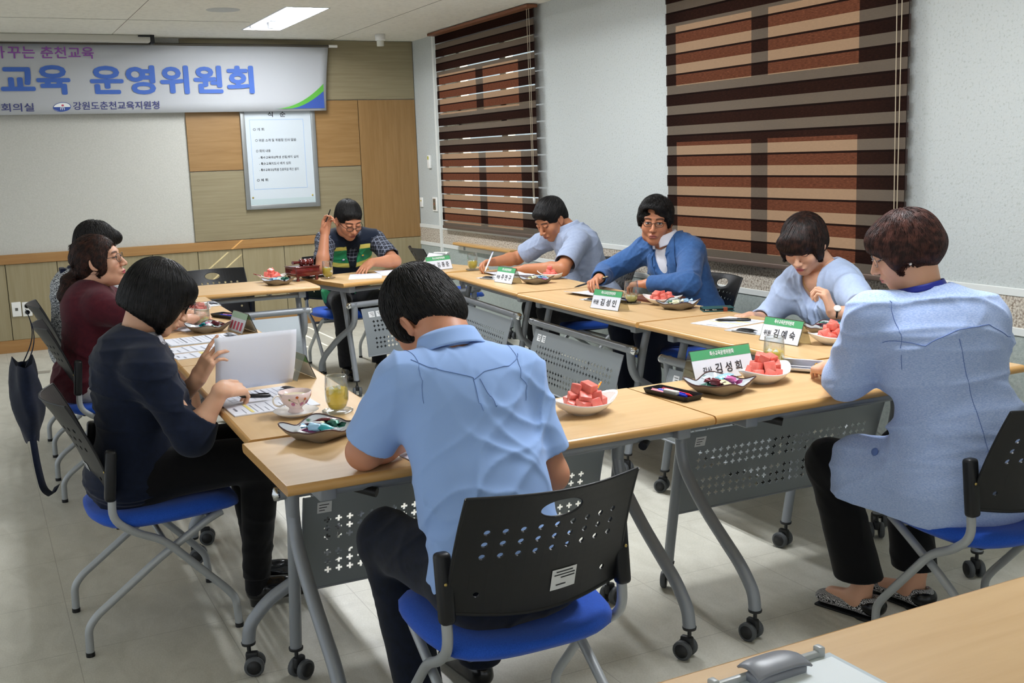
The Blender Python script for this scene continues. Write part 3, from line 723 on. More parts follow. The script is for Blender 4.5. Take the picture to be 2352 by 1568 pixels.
m.add(vs, [(i, i+1, i+16, i+15) for i in range(14)], False)
m.mi = 1
b0 = [(x, 1.950) for x, z in lo]
vs = [Vector((x-1.5, -.0165, z-2.2)) for x, z in b0]+[Vector((x-1.5, -.0165, z-2.2)) for x, z in lo]
m.add(vs, [(i, i+1, i+16, i+15) for i in range(14)], False)
m.build('swoosh', [LIME, DBLU], ban).location.y = .009
m = MB()
def ell(cx, cz, a, b, t0, t1, d, tilt=.12, n=24):
    pts = []
    for i in range(n+1):
        t = t0+(t1-t0)*i/n; x, z = a*math.cos(t), b*math.sin(t); pts.append(Vector((cx+x*math.cos(tilt)-z*math.sin(tilt)-1.5, d, cz+x*math.sin(tilt)+z*math.cos(tilt)-2.2)))
    return pts
P_ = ell(.777, 1.987, .069, .037, 0, 2*PI, -.0160); m.add(P_, [tuple(range(len(P_)))], False)
m.mi = 1; P_ = ell(.777, 1.987, .064, .033, 0, 2*PI, -.0168); m.add(P_, [tuple(range(len(P_)))], False)
m.mi = 0; P_ = ell(.777, 1.987, .066, .035, PI, 2*PI, -.0176, .0); m.add(P_, [tuple(range(len(P_)))], False)
m.mi = 2; P_ = ell(.783, 2.000, .010, .008, 0, 2*PI, -.0184); m.add(P_, [tuple(range(len(P_)))], False)
m.mi = 1
for k in range(3): m.box((.765+k*.014-1.5, -.0185, 1.972-2.2), (.004, .001, .018)); 
m.box((.779-1.5, -.0185, 1.981-2.2), (.034, .001, .004))
m.build('emblem', [DBLU, TXWH, REDP], ban).location.y = .0085

# order-of-ceremony board --------------------------------------------------
pb = empty('notice_board', (2.566, YB-.02, 1.55), 0, 'framed white agenda board hanging under the banner on wood panelling', 'notice board')
ALU = mat('aluminium_frame', '#8e9190', .4, metal=.5)
m = MB()
for x in (-.318, .318): m.rbox((x, -.014, 0), (.040, .028, .955), .004)
for z in (-.4575, .4575): m.rbox((0, -.014, z), (.60, .028, .040), .004)
m.build('frame', ALU, pb)
m = MB(); m.box((0, -.010, 0), (.60, .008, .88)); sh = m.build('sheet', mat('board_sheet', '#c3ccd2', .35, spec=.5), pb)
m = MB(); m.box((0, -.0148, -.413), (.598, .0012, .05)); m.build('lower_strip', mat('sheet_strip', '#b4c4c6', .3), sh)
m = MB()
BXL, BXR, BZT, BZB = -.255, .228, .310, -.300
for a, b, c, d in ((BXL, BXR, BZT, BZT), (BXL, BXR, BZB, BZB), (BXL, BXL, BZB, BZT), (BXR, BXR, BZB, BZT)): m.box(((a+b)/2, -.0145, (c+d)/2), (max(.003, b-a), .001, max(.003, d-c)))
m.build('border_line', mat('print_pale_blue', '#8fb2dc', .5), sh)
def PM(x, z): return Matrix.Translation((x, -.0150, z)) @ Matrix.Rotation(PI/2, 4, 'X')
lettering('식   순', TXBLK, sh, PM(-.090, .332), .02, .046, .162)
for t, x, z, h_, w_ in (('○ 개 회', -.229, .213, .026, .098), ('○ 위원 소개 및 위원장 인사 말씀', -.216, .117, .026, .370), ('○ 회의 내용', -.216, .024, .026, .130), ('- 특수교육대상학생 선정,배치 심의', -.196, -.034, .025, .358), ('- 특수교육지도사 배치 심의', -.196, -.088, .025, .285), ('- 특수교육대상학생 진로직업 예산 심의', -.198, -.143, .025, .356), ('○ 폐 회', -.226, -.232, .026, .098)):
    lettering(t, TXBLK, sh, PM(x, z), .008, h_, w_)
for x, z in ((-.272, -.372), (.272, -.372), (-.272, .395), (.272, .395)):
    m = MB(); m.lathe([(0, -.006), (.006, -.005), (.008, 0)], (x, -.015, z), 10, Matrix.Rotation(-PI/2, 3, 'X')); m.build('pin', mat('brass_pin', '#c9b050', .3, metal=.6) if 'brass_pin' not in bpy.data.materials else bpy.data.materials['brass_pin'], sh)

# ================================================================== tableware
PORC = mat('white_porcelain', '#ece9e4', .15, spec=.6, coat=.3)
MELON = mat('watermelon_flesh', '#df6a5c', .35, spec=.5)
noise_color(MELON, '#de6459', '#ea8678', ns=45, detail=5, lo=.3, hi=.7); bsdf(MELON).inputs['Subsurface Weight'].default_value = .25; bsdf(MELON).inputs['Subsurface Scale'].default_value = .006; bump(MELON, 500, .3, .001)
TZ = TT
def melon_cube_mesh(seed):
    rr = random.Random(seed); m = MB(); s_ = rr.uniform(.025, .031)
    m.rbox((0, 0, 0), (s_, s_*rr.uniform(.85, 1.2), s_*rr.uniform(.8, 1.05)), .0022, None, 2); return m
_mc = []
def plate(x, y, rz, sc, n, where, tiny=False):
    root = empty('serving_plate', (x, y, TZ), rz, 'white leaf shaped plate of watermelon '+where, 'plate', 'plates of watermelon on the tables')
    m = MB()
    def f(a, b):
        th = a*2*PI; prof = [(0, .008), (.42, .008), (.60, .012), (.80, .022), (.95, .032), (1.0, .036), (.975, .031), (.80, .017), (.58, .006), (.44, .003), (.42, 0), (.38, 0), (.36, .004), (0, .004)]
        q = prof[min(int(round(b*13)), 13)]
        pt = abs(math.cos(th)); k = 1+.24*pt**5
        lift = (.014*pt**4-.003*abs(math.sin(th)))*max(0, (q[0]-.5)/.5)**1.5
        kk = 1+(k-1)*max(0, (q[0]-.42)/.58)
        return Vector((math.cos(th)*q[0]*.080*kk, math.sin(th)*q[0]*.068, q[1]+lift))*sc
    m.grid(f, 48, 14, True); m.build('dish', PORC, root)
    # heap of cubes: layers shrinking upwards
    rr = random.Random(int(x*97+y*31)); lay = []; z = .0215; R_ = .046; left = n
    nb = 7 if n > 10 else 5; n2 = 5 if n > 14 else 4
    for ring in ((nb, .022+.0017*nb, .0300), (1, 0, .026), (n2, .022+.0012*n2, .0475), (3 if n > 14 else 2, .015, .0690)):
        c, rad, z = ring; ph = rr.random()*6
        if c == 1: rad = 0
        for i in range(c):
            if left <= 0: break
            a = ph+2*PI*i/c; lay.append((math.cos(a)*rad*1.12, math.sin(a)*rad, z+rr.uniform(-.004, .003))); left -= 1
        if left <= 0: break
    lay = lay[:n]
    for i, (px, py, pz) in enumerate(lay):
        key = i % 6
        if len(_mc) <= key:
            o = melon_cube_mesh(key).build('watermelon_cube', MELON); _mc.append(o)
        else:
            o = _mc[key].copy(); COL.objects.link(o)
        v = Matrix.Rotation(rz, 3, 'Z') @ Vector((px, py, pz))*sc
        o.location = (x+v.x, y+v.y, TZ+v.z); o.rotation_euler = (rr.uniform(-.45, .45), rr.uniform(-.45, .45), rr.random()*3); o.scale = (sc,)*3
        tag(o, 'watermelon cube on the plate '+where, 'watermelon', 'watermelon cubes on the plate '+where)
    return root
def pick(p, d, col, label):
    o = empty('fruit_pick', p, 0, label, 'fruit pick'); d = Vector(d)
    m = MB(); m.tube([(0, 0, 0), d*.4], .0012, 6); m.build('shaft', CHROME, o)
    m = MB(); m.tube([d*(.4+.06*i) for i in range(11)], .003, 8, rs=[.003+.001*math.sin(i*1.9) for i in range(11)]); m.build('grip', mat('pick_%s' % col[1:], col, .2, spec=.6), o)
plate(1.545, 2.695, .05, 1.12, 19, 'beside the man in blue shirt')
pick((1.60, 2.745, TZ+.035), (.07, .065, .022), '#e08a20', 'orange twisted fruit pick on the plate beside the man in blue shirt')
plate(2.235, 2.735, .25, 1.12, 18, 'behind the grey snack tray and name card')
plate(2.885, 3.135, -.2, 1.02, 14, 'beside the woman in blue cardigan')
plate(2.995, 4.435, -.9, 1.02, 12, 'in front of the man in blue suit jacket')
plate(3.125, 5.800, -.8, 1.0, 15, 'in front of the man writing with a white pen')
plate(1.700, 6.930, .1, 1.0, 15, 'left of the gavel block')
pick((1.665, 6.945, TZ+.03), (-.075, .03, .025), '#7a1f22', 'dark red fruit pick on the plate left of the gavel block')
plate(.845, 4.29, 1.1, 1.0, 8, 'half hidden behind the raised white page')
plate(.99, 5.66, .9, 1.0, 10, 'beyond the short haired woman with black glasses')

# snack trays -------------------------------------------------------------
GLZ = mat('grey_glazed_ceramic', '#b9bcbd', .12, spec=.6, coat=.4)
TRB = mat('tray_underside', '#8f8574', .4); TRR = mat('tray_brown_rim', '#4a2f2c', .3)
WRAPS = [mat('wrap_%d' % i, c, .28, metal=.25, spec=.6) for i, c in enumerate(('#5a1420', '#ded8b0', '#3a2338', '#c46aa0', '#9fc6e0', '#1e8f96', '#c9cfd6', '#2a6a58'))]
FOIL = mat('clear_foil', '#d9dde0', .18, metal=.4)
TRI = mat('tray_inside', '#b9bcbd', .12, spec=.6, coat=.4)
vo = nd(TRI, 'ShaderNodeTexNoise', Scale=11, Detail=2); tc9 = nd(TRI, 'ShaderNodeTexCoord'); lk(TRI, tc9, 'Object', vo, 'Vector')
cr = nd(TRI, 'ShaderNodeValToRGB'); e = cr.color_ramp.elements; e[0].position = .70; e[0].color = (*srgb('#b9bec2'), 1); e[1].position = .73; e[1].color = (*srgb('#3d6b55'), 1); lk(TRI, vo, 'Fac', cr, 'Fac'); lk(TRI, cr, 'Color', bsdf(TRI), 'Base Color')
_wr = []
def wrapper_mesh(k):
    m = MB(); rr = random.Random(k+50)
    if k in (0, 1, 2):     # flat rectangular sachet
        L, W_ = ((.075, .028), (.055, .030), (.062, .026))[k]
        def f(a, b):
            t = (.0055*math.sin(PI*min(max((a-.08)/.84, 0), 1))**.5*math.sin(PI*b)**.6+.0006)
            return Vector(((a-.5)*L, (b-.5)*W_+.0012*math.sin(a*40), t))
        def g(a, b): v = f(a, b); return Vector((v.x, v.y, -v.z*.6))
        m.grid(f, 24, 9); m.grid(g, 24, 9)
    else:                  # twisted sweet
        def f(a, b):
            x = (a-.5)*.062; c = math.cos(b*2*PI); s_ = math.sin(b*2*PI)
            r_ = .0095 if abs(x) < .013 else max(.0022, .0095-(abs(x)-.013)*1.2) if abs(x) < .020 else .0035+(abs(x)-.020)*1.0
            fl = 1 if abs(x) < .016 else .45
            r_ *= 1+.12*math.sin(b*2*PI*5+a*9)
            return Vector((x, c*r_, s_*r_*fl+.004*0))
        m.grid(f, 26, 20)
    return m
def tray(x, y, rz, sc, items, where):
    root = empty('snack_tray', (x, y, TZ), rz, 'grey ceramic snack tray '+where, 'tray', 'grey ceramic snack trays')
    m = MB()
    N_ = 56
    def rimpt(th, k):
        c, s_ = math.cos(th), math.sin(th); q = (abs(c)**4+abs(s_)**4)**(-1/4)
        cor = abs(math.sin(2*th))**3
        rr_ = q*(1+.08*cor+.035*math.sin(th*6)*k)
        return c*rr_, s_*rr_, cor, math.sin(th*6+1)
    def inner(a, b):
        th = a*2*PI; prof = [(0, .009), (.45, .009), (.70, .012), (.88, .021), (1.0, .028)]
        q = prof[min(int(round(b*4)), 4)]; cx, cy, cor, wv = rimpt(th, max(0, q[0]-.6)*2)
        k = max(0, (q[0]-.6)/.4)
        return Vector((cx*q[0]*.079, cy*q[0]*.079, q[1]+k*k*(.013*cor+.0035*wv)))*sc
    def outer(a, b):
        th = a*2*PI; prof = [(1.0, .028), (.99, .025), (.86, .015), (.66, .004), (.62, 0), (.55, 0), (.52, .005), (0, .005)]
        q = prof[min(int(round(b*7)), 7)]; cx, cy, cor, wv = rimpt(th, max(0, q[0]-.6)*2)
        k = max(0, (q[0]-.6)/.4); foot = .004*(1-cor) if q[1] == 0 else 0
        return Vector((cx*q[0]*.079*1.005, cy*q[0]*.079*1.005, q[1]+k*k*(.013*cor+.0035*wv)+foot))*sc
    m.grid(inner, N_, 5, True); m.mi = 1; m.grid(outer, N_, 8, True)
    m.build('dish', [TRI, TRB], root)
    m = MB(); m.tube([inner(i/N_, 1) for i in range(N_)], .0019*sc, 6, closed=True); m.build('rim', TRR, root)
    rr = random.Random(int(x*57+y*91))
    for i in range(items):
        k = i % 6
        while len(_wr) <= k: 
            o_ = wrapper_mesh(len(_wr)).build('wrapped_sweet', WRAPS[len(_wr)]); o_.location = (0, 0, -9); _wr.append(o_)
        if _wr[k].location.z < -5: o = _wr[k]
        else: o = _wr[k].copy(); COL.objects.link(o); o.data = _wr[k].data
        a = i*2.4; rad = (.012+.026*((i*.37) % 1))*sc
        lx, ly = math.cos(a)*rad, math.sin(a)*rad
        v = Matrix.Rotation(rz, 3, 'Z') @ Vector((lx, ly, .020+.0050*(i//2)+(.005 if k > 2 else 0))); o.scale = (1.12,)*3
        o.location = (x+v.x, y+v.y, TZ+v.z); o.rotation_euler = (rr.uniform(-.15, .15), rr.uniform(-.15, .15), rr.random()*3)
        o.material_slots[0].link = 'OBJECT'; o.material_slots[0].material = WRAPS[(i*3+int(x*10)) % 8]
        tag(o, 'wrapped sweet in the tray '+where, 'wrapped sweet', 'wrapped sweets in the tray '+where)
    return root
tray(.805, 2.865, .50, 1.08, 9, 'next to the floral tea cup')
tray(2.035, 2.705, .30, 1.08, 9, 'in front of the name card and watermelon')
tray(3.03, 3.315, .1, 1.0, 7, 'by the wrist of the woman in pale blouse')
tray(2.975, 4.275, .35, 1.02, 7, 'next to the teal phone case')
tray(2.945, 5.665, .2, 1.0, 7, 'between name card and plate of the writing man')
tray(1.685, 6.735, .3, 1.0, 6, 'left of the gavel block')
tray(.925, 5.045, .4, 1.0, 8, 'in front of the half empty glass')

# glasses -----------------------------------------------------------------
def clear_mat(name, tint, refl=.12, rough=.03):
    m = bpy.data.materials.new(name); m.use_nodes = True; nt = m.node_tree; nt.nodes.clear(); N = nt.nodes.new; L = nt.links.new
    out = N('ShaderNodeOutputMaterial'); tp = N('ShaderNodeBsdfTransparent'); tp.inputs[0].default_value = (*tint, 1)
    gl = N('ShaderNodeBsdfGlossy'); gl.inputs['Roughness'].default_value = rough
    lw = N('ShaderNodeLayerWeight'); lw.inputs['Blend'].default_value = .35
    ma = N('ShaderNodeMath'); ma.operation = 'MULTIPLY_ADD'; ma.inputs[1].default_value = .55; ma.inputs[2].default_value = refl*.4; L(lw.outputs['Facing'], ma.inputs[0])
    ms = N('ShaderNodeMixShader'); L(ma.outputs[0], ms.inputs[0]); L(tp.outputs[0], ms.inputs[1]); L(gl.outputs[0], ms.inputs[2]); L(ms.outputs[0], out.inputs[0]); return m
GLASS = clear_mat('tumbler_glass', (.93, .95, .95)); ACRY = clear_mat('clear_acrylic', (.80, .80, .72), .1)
def tea_mat(name, c, mixv):
    m = bpy.data.materials.new(name); m.use_nodes = True; nt = m.node_tree; nt.nodes.clear(); N = nt.nodes.new; L = nt.links.new
    out = N('ShaderNodeOutputMaterial'); tp = N('ShaderNodeBsdfTransparent'); tp.inputs[0].default_value = (*[x**.5 for x in srgb(c)], 1)
    df = N('ShaderNodeBsdfDiffuse'); df.inputs[0].default_value = (*srgb(c), 1); tl = N('ShaderNodeBsdfTranslucent'); tl.inputs[0].default_value = (*srgb(c), 1)
    a = N('ShaderNodeAddShader'); L(df.outputs[0], a.inputs[0]); L(tl.outputs[0], a.inputs[1]); ms = N('ShaderNodeMixShader'); ms.inputs[0].default_value = mixv
    L(a.outputs[0], ms.inputs[1]); L(tp.outputs[0], ms.inputs[2]); L(ms.outputs[0], out.inputs[0]); return m
TEA = tea_mat('green_tea', '#cdbd63', .55); TEAL_ = tea_mat('pale_tea', '#c9c48a', .6)
ICE = mat('ice', '#eef2ee', .1, spec=.6, alpha=.55)
def glass(x, y, fill, where, ice=3, coaster=True, tea=TEA):
    zb = TZ+(.009 if coaster else .0006)
    if coaster:
        c = empty('glass_coaster', (x, y, TZ), 0, 'glass coaster under the glass '+where, 'coaster', 'cut glass coasters')
        m = MB(); m.lathe([(0, .001), (.040, .001), (.045, .004), (.047, .009), (.044, .009), (.041, .005), (0, .005)], n=36)
        m.build('dish', GLASS, c)
        m = MB(); m.tube([(math.cos(i*PI/18)*.045, math.sin(i*PI/18)*.045, .0055+.0015*(i % 2)) for i in range(36)], .0022, 5, closed=True); m.build('beaded_rim', GLASS, c)
    root = empty('drinking_glass', (x, y, zb), 0, 'glass tumbler of iced tea '+where, 'glass', 'glasses of iced tea')
    P_ = [(.0, .004), (.018, .004), (.026, .012), (.0325, .030), (.0340, .050), (.0330, .075), (.0305, .104)]
    Po = [(r_+.0016, z) for r_, z in P_[1:]]
    m = MB(); m.lathe([(0, .0), (.019, .0)]+Po+[(.0312, .1055)]+P_[::-1], n=36); m.build('tumbler', GLASS, root)
    m = MB(); m.tube([(math.cos(i*PI/18)*.0313, math.sin(i*PI/18)*.0313, .1050) for i in range(36)], .0011, 6, closed=True); m.build('rim', GLASS, root)
    lv = []
    for r_, z in P_:
        if z < fill: lv.append((max(0, r_-.0007), z+.0005))
    def rad(z):
        for (r0, z0), (r1, z1) in zip(P_, P_[1:]):
            if z0 <= z <= z1 and z1 > z0: return r0+(r1-r0)*(z-z0)/(z1-z0)
        return .03
    m = MB(); m.lathe([(0, .0045)]+lv[1:]+[(rad(fill)-.0007, fill), (0, fill)], n=32); m.build('tea', tea, root)
    rr = random.Random(int(x*33+y*7))
    for i in range(ice):
        a = i*2.1+x; m = MB(); m.rbox((0, 0, 0), (.017, .018, .016), .003)
        o = m.build('ice_cube', ICE); o.location = (x+math.cos(a)*.013, y+math.sin(a)*.013, zb+fill-.003-.002*i); o.rotation_euler = (rr.random(), rr.random(), rr.random())
        tag(o, 'ice cube in the glass '+where, 'ice cube', 'ice cubes in the glass '+where)
    return root
glass(.935, 3.125, .066, 'next to the floral tea cup', 3)
glass(2.385, 2.870, .056, 'behind the heaped watermelon plate', 3)
glass(2.895, 4.560, .030, 'nearly empty before the man in blue suit', 2, tea=TEAL_)
glass(2.965, 6.62, .052, 'at the far corner beside the name card', 2)
glass(2.035, 6.83, .062, 'before the man in green vest', 3)
glass(.935, 5.225, .032, 'half empty near the woman in maroon', 2, tea=TEAL_)

# tea cup --------------------------------------------------------------------
CUPM = mat('pink_porcelain', '#e9d3d0', .15, spec=.6, coat=.3)
cup = empty('tea_cup', (.818, 3.165, TZ+.012), .3, 'pale pink footed tea cup painted with flowers', 'cup')
m = MB(); m.lathe([(0, .004), (.020, .004), (.022, 0), (.024, .001), (.019, .010), (.021, .015), (.036, .027), (.045, .042), (.050, .062), (.0485, .062), (.043, .043), (.034, .029), (.015, .018), (0, .016)], n=40); m.build('bowl', CUPM, cup)
m = MB(); m.tube([(-.047, 0, .053), (-.062, 0, .060), (-.076, 0, .052), (-.074, 0, .036), (-.058, 0, .024), (-.038, 0, .028)], .0028, 10, round_=.02); m.build('handle', PORC, cup)
m = MB(); m.lathe([(0, .050), (.0462, .050)], n=32); m.build('drink', mat('cup_tea', '#d8cfae', .1), cup)
m = MB()
def onbowl(th, z, o=.0008):
    r_ = .021+(z-.015)/.012*.015 if z < .027 else .036+(z-.027)/.015*.009 if z < .042 else .045+(z-.042)/.02*.005
    return Vector((math.cos(th)*(r_+o), math.sin(th)*(r_+o), z))
FLC = [mat('fl_pink', '#c26aa6', .3), mat('fl_red', '#c9603c', .3), mat('fl_green', '#6d7f58', .3), mat('fl_yellow', '#d8b33a', .3)]
for th, z, s_, c in ((-2.3, .030, .006, 0), (-1.6, .028, .0065, 0), (-1.1, .031, .007, 0), (-2.0, .052, .004, 1), (-1.45, .044, .004, 1), (-.75, .050, .005, 1), (-2.5, .045, .003, 2), (1.0, .035, .006, 0), (2.0, .04, .005, 1)):
    for k in range(6):
        a = k*PI/3; m.mi = c
        cc = (th+math.cos(a)*s_*13, z+math.sin(a)*s_*.6)
        m.add([onbowl(cc[0]+math.cos(b)*s_*12, cc[1]+math.sin(b)*s_*.5, .001) for b in [i*PI/3 for i in range(6)]], [tuple(range(6))], False)
    m.mi = 3; m.add([onbowl(th+math.cos(b)*s_*7, z+math.sin(b)*s_*.32, .0016) for b in [i*PI/3 for i in range(6)]], [tuple(range(6))], False)
m.mi = 2
for a, b in (((-2.0, .051), (-1.8, .028)), ((-1.45, .043), (-1.6, .028)), ((-.75, .047), (-1.0, .030)), ((-2.5, .044), (-1.95, .030))):
    m.tube([onbowl(a[0]+(b[0]-a[0])*t, a[1]+(b[1]-a[1])*t, .0004) for t in [i/6 for i in range(7)]], .0005, 4)
m.build('painted_flowers', FLC, cup)
sc_ = empty('saucer', (.818, 3.165, TZ), 0, 'white saucer under the floral pink tea cup', 'saucer')
m = MB(); m.lathe([(0, .006), (.030, .006), (.045, .009), (.066, .017), (.068, .017), (.050, .006), (.034, .002), (.034, 0), (.030, 0), (.029, .003), (0, .003)], n=44); m.build('dish', PORC, sc_)

# gavel ------------------------------------------------------------------------
MAH = mat('mahogany_lacquer', '#5a1512', .18, spec=.6, coat=.5); noise_color(MAH, '#48100e', '#6a1c17', scale=(1, 6, 6), ns=8)
gb = empty('gavel_block', (1.885, 6.885, TZ), .18, 'square dark red lacquered gavel block standing on four turned feet', 'gavel block')
m = MB(); m.rbox((0, 0, .058), (.165, .165, .056), .005); m.rbox((0, 0, .089), (.172, .172, .007), .003); m.build('block', MAH, gb)
for i in (-1, 1):
    for j in (-1, 1):
        m = MB(); m.lathe([(0, 0), (.010, 0), (.0125, .010), (.008, .018), (.011, .026), (.011, .032), (0, .032)], (i*.065, j*.065, 0), 14); m.build('foot', MAH, gb)
gv = empty('gavel', (1.90, 6.885, TZ+.0925+.0215), .1, 'dark red wooden gavel lying on top of its block', 'gavel')
m = MB(); m.lathe([(0, -.045), (.019, -.045), (.0215, -.04), (.0215, -.022), (.017, -.018), (.0205, -.010), (.0205, .010), (.017, .018), (.0215, .022), (.0215, .04), (.019, .045), (0, .045)], (.012, 0, 0), 24, Matrix.Rotation(PI/2, 3, 'Y')); m.build('head', MAH, gv)
m = MB(); m.tube([(-.03, 0, 0), (-.06, -.01, .002), (-.085, -.018, .002)], .009, 12, rs=[.007, .009, .012]); m.build('handle', MAH, gv)

# ================================================================== name cards
CARD = mat('card_white', '#dfe2ea', .35, spec=.5)
def name_card(x, y, rz, l1, l2, l3, label, W_=.20, H_=.092, back=None):
    """local -y is the printed face; ridge along x"""
    root = empty('name_card', (x, y, TZ), rz, label, 'name card', 'folded acrylic name cards'); D = .036
    sl = math.atan2(D, H_); LN = math.hypot(D, H_)
    for s, nm in ((-1, 'front_leaf'), (1, 'rear_leaf')):
        R = Matrix.Rotation(s*sl, 4, 'X')
        m = MB(); m.box((0, s*D/2, H_/2), (W_, .0022, LN), R.to_3x3()); m.build(nm, ACRY, root)
    F_ = Matrix.Translation((0, -D, 0)) @ Matrix.Rotation(PI/2-sl, 4, 'X')   # face plane: x right, y up the slope, z out
    ins = MB(); vs = [F_ @ Vector((a, b, .0014)) for a, b in ((-W_/2+.003, .003), (W_/2-.003, .003), (W_/2-.003, LN-.003), (-W_/2+.003, LN-.003))]
    ins.add(vs, [(0, 1, 2, 3)], False); vs = [F_ @ Vector((a, b, -.0014)) for a, b in ((-W_/2+.003, .003), (W_/2-.003, .003), (W_/2-.003, LN-.003), (-W_/2+.003, LN-.003))]; ins.add(vs, [(3, 2, 1, 0)], False)
    ins.mi = 1; vs = [F_ @ Vector((a, b, .0018)) for a, b in ((-W_/2+.003, LN*.68), (W_/2-.003, LN*.68), (W_/2-.003, LN-.003), (-W_/2+.003, LN-.003))]; ins.add(vs, [(0, 1, 2, 3)], False)
    vs = [F_ @ Vector((a, b, -.0018)) for a, b in ((-W_/2+.003, LN*.68), (W_/2-.003, LN*.68), (W_/2-.003, LN-.003), (-W_/2+.003, LN-.003))]; ins.add(vs, [(3, 2, 1, 0)], False)
    i_ = ins.build('paper_insert', [CARD, GRN], root)
    if l1: lettering(l1, TXWH, i_, F_ @ Matrix.Translation((-.045, LN*.76, .0022)), .02, .016, .098)
    if l2: lettering(l2, TXBLK, i_, F_ @ Matrix.Translation((-.085, LN*.24, .0022)), .012, .022, .036+.014*(len(l2) > 2))
    if l3: lettering(l3, TXBLK, i_, F_ @ Matrix.Translation((-.034+.016*(len(l2) > 2), LN*.20, .0022)), .014, .034, .108-.014*(len(l2) > 2))
    if back:
        B_ = Matrix.Translation((0, D, 0)) @ Matrix.Rotation(PI, 4, 'Z') @ Matrix.Rotation(PI/2-sl, 4, 'X')
        p = MB(); p.add([B_ @ Vector((a, b, .0014)) for a, b in ((-W_/2+.003, .003), (W_/2-.003, .003), (W_/2-.003, LN-.003), (-W_/2+.003, LN-.003))], [(0, 1, 2, 3)], False)
        p.mi = 1; p.add([B_ @ Vector((a, b, .0018)) for a, b in ((-W_/2+.003, LN*.68), (W_/2-.003, LN*.68), (W_/2-.003, LN-.003), (-W_/2+.003, LN-.003))], [(0, 1, 2, 3)], False)
        p.mi = 2
        for k in range(4): p.add([B_ @ Vector((a, b, .0019)) for a, b in ((-.08+k*.042, .012), (-.055+k*.042, .012), (-.055+k*.042, .05), (-.08+k*.042, .05))], [(0, 1, 2, 3)], False)
        p.build('paper_insert', [CARD, mat('card_pale_green', '#a9c9ad', .4), REDP], root)
    return root
T1 = '특수교육운영위원회'
name_card(2.168, 2.885, .03, T1, '감사', '김 성 희', 'white and green name card behind the tray and heaped watermelon plate', .25, .10)
name_card(2.765, 3.265, -PI/2+.12, T1, '위원', '김 예 숙', 'white and green name card before the woman in pale blue blouse')
name_card(2.715, 4.475, -PI/2+.20, T1, '위원', '김 성 인', 'white and green name card before the man in blue suit jacket')
name_card(2.825, 5.805, -PI/2+.10, T1, '위원', '주 연 구', 'white and green name card before the man writing with white pen')
name_card(2.800, 6.830, .10+.1, T1, '위원장', '김 종 준', 'white and green name card right of the man in green vest')
name_card(1.060, 4.950, PI/2+.12, '', '', '', 'name card seen edge on beside the tray of the woman in maroon', .20, .088, back=1)
name_card(.985, 3.77, PI/2+.10, T1, '', '', 'name card half hidden by the raised white page', .20, .088)

# ================================================================== papers and clipboards
PAPER = mat('white_paper', '#dfe2ec', .7, spec=.2); PRINT = mat('grey_print', '#a3a6b1', .8); YEL = mat('highlight_yellow', '#e6d88a', .8); CYA = mat('highlight_cyan', '#9ed0e6', .8); DGR = mat('dark_print', '#7d7f8a', .8)
BOARD = mat('clipboard_pale', '#c7ccd2', .3, spec=.5); BRN = mat('brown_leather', '#5f3324', .45)
def paper(x, y, rz, L_, W_, th, label, rows=14, band=None, curl=None, z=TZ, name='paper_sheet', group='loose papers and booklets', col=PAPER, cat='paper'):
    """L_ along local x (reading down), W_ along local y"""
    root = empty(name, (x, y, z), rz, label, cat, group)
    m = MB()
    def h(a, b):
        zz = th
        if curl:
            for (ax, side, amt) in curl:
                t = (a if ax == 'x' else b); t = t if side > 0 else 1-t
                if t > .55: zz += amt*((t-.55)/.45)**2
        return zz
    m.grid(lambda a, b: Vector(((a-.5)*L_-(0), (b-.5)*W_, h(a, b))), 16, 16)
    m.grid(lambda a, b: Vector(((.5-a)*L_, (b-.5)*W_, max(.0004, h(1-a, b)-th-.0004 if h(1-a, b) > th+.001 else .0004))), 16, 16)
    for s in (-1, 1):
        m.grid(lambda a, b: Vector(((a-.5)*L_, s*W_/2, .0004+(h(a, (s+1)/2)-.0004)*b if h(a, (s+1)/2) < th+.001 else h(a, (s+1)/2)-th*(1-b))), 16, 2)
        m.grid(lambda a, b: Vector((s*L_/2, (a-.5)*W_, .0004+(h((s+1)/2, a)-.0004)*b if h((s+1)/2, a) < th+.001 else h((s+1)/2, a)-th*(1-b))), 16, 2)
    sh = m.build('sheet', col, root)
    m = MB(); rr = random.Random(int(x*100+y*17))
    def q(a0, a1, b0, b1, mi, dz=.0006):
        m.mi = mi; m.add([Vector(((a-.5)*L_, (b-.5)*W_, h(a, b)+dz)) for a, b in ((a0, b0), (a1, b0), (a1, b1), (a0, b1))], [(0, 1, 2, 3)], False)
    if rows:
        q(.06, .085, .35, .65, 3)
        for i in range(rows):
            a = .14+.8*i/rows
            if band and i in band: q(a, a+.45/rows, .08, .92, band[i])
            else:
                e_ = rr.uniform(.6, .92); q(a, a+.13/rows, .08, e_ if i % 4 else e_*.6, 0)
        m.build('printed_text', [PRINT, YEL, CYA, DGR], sh)
    return root
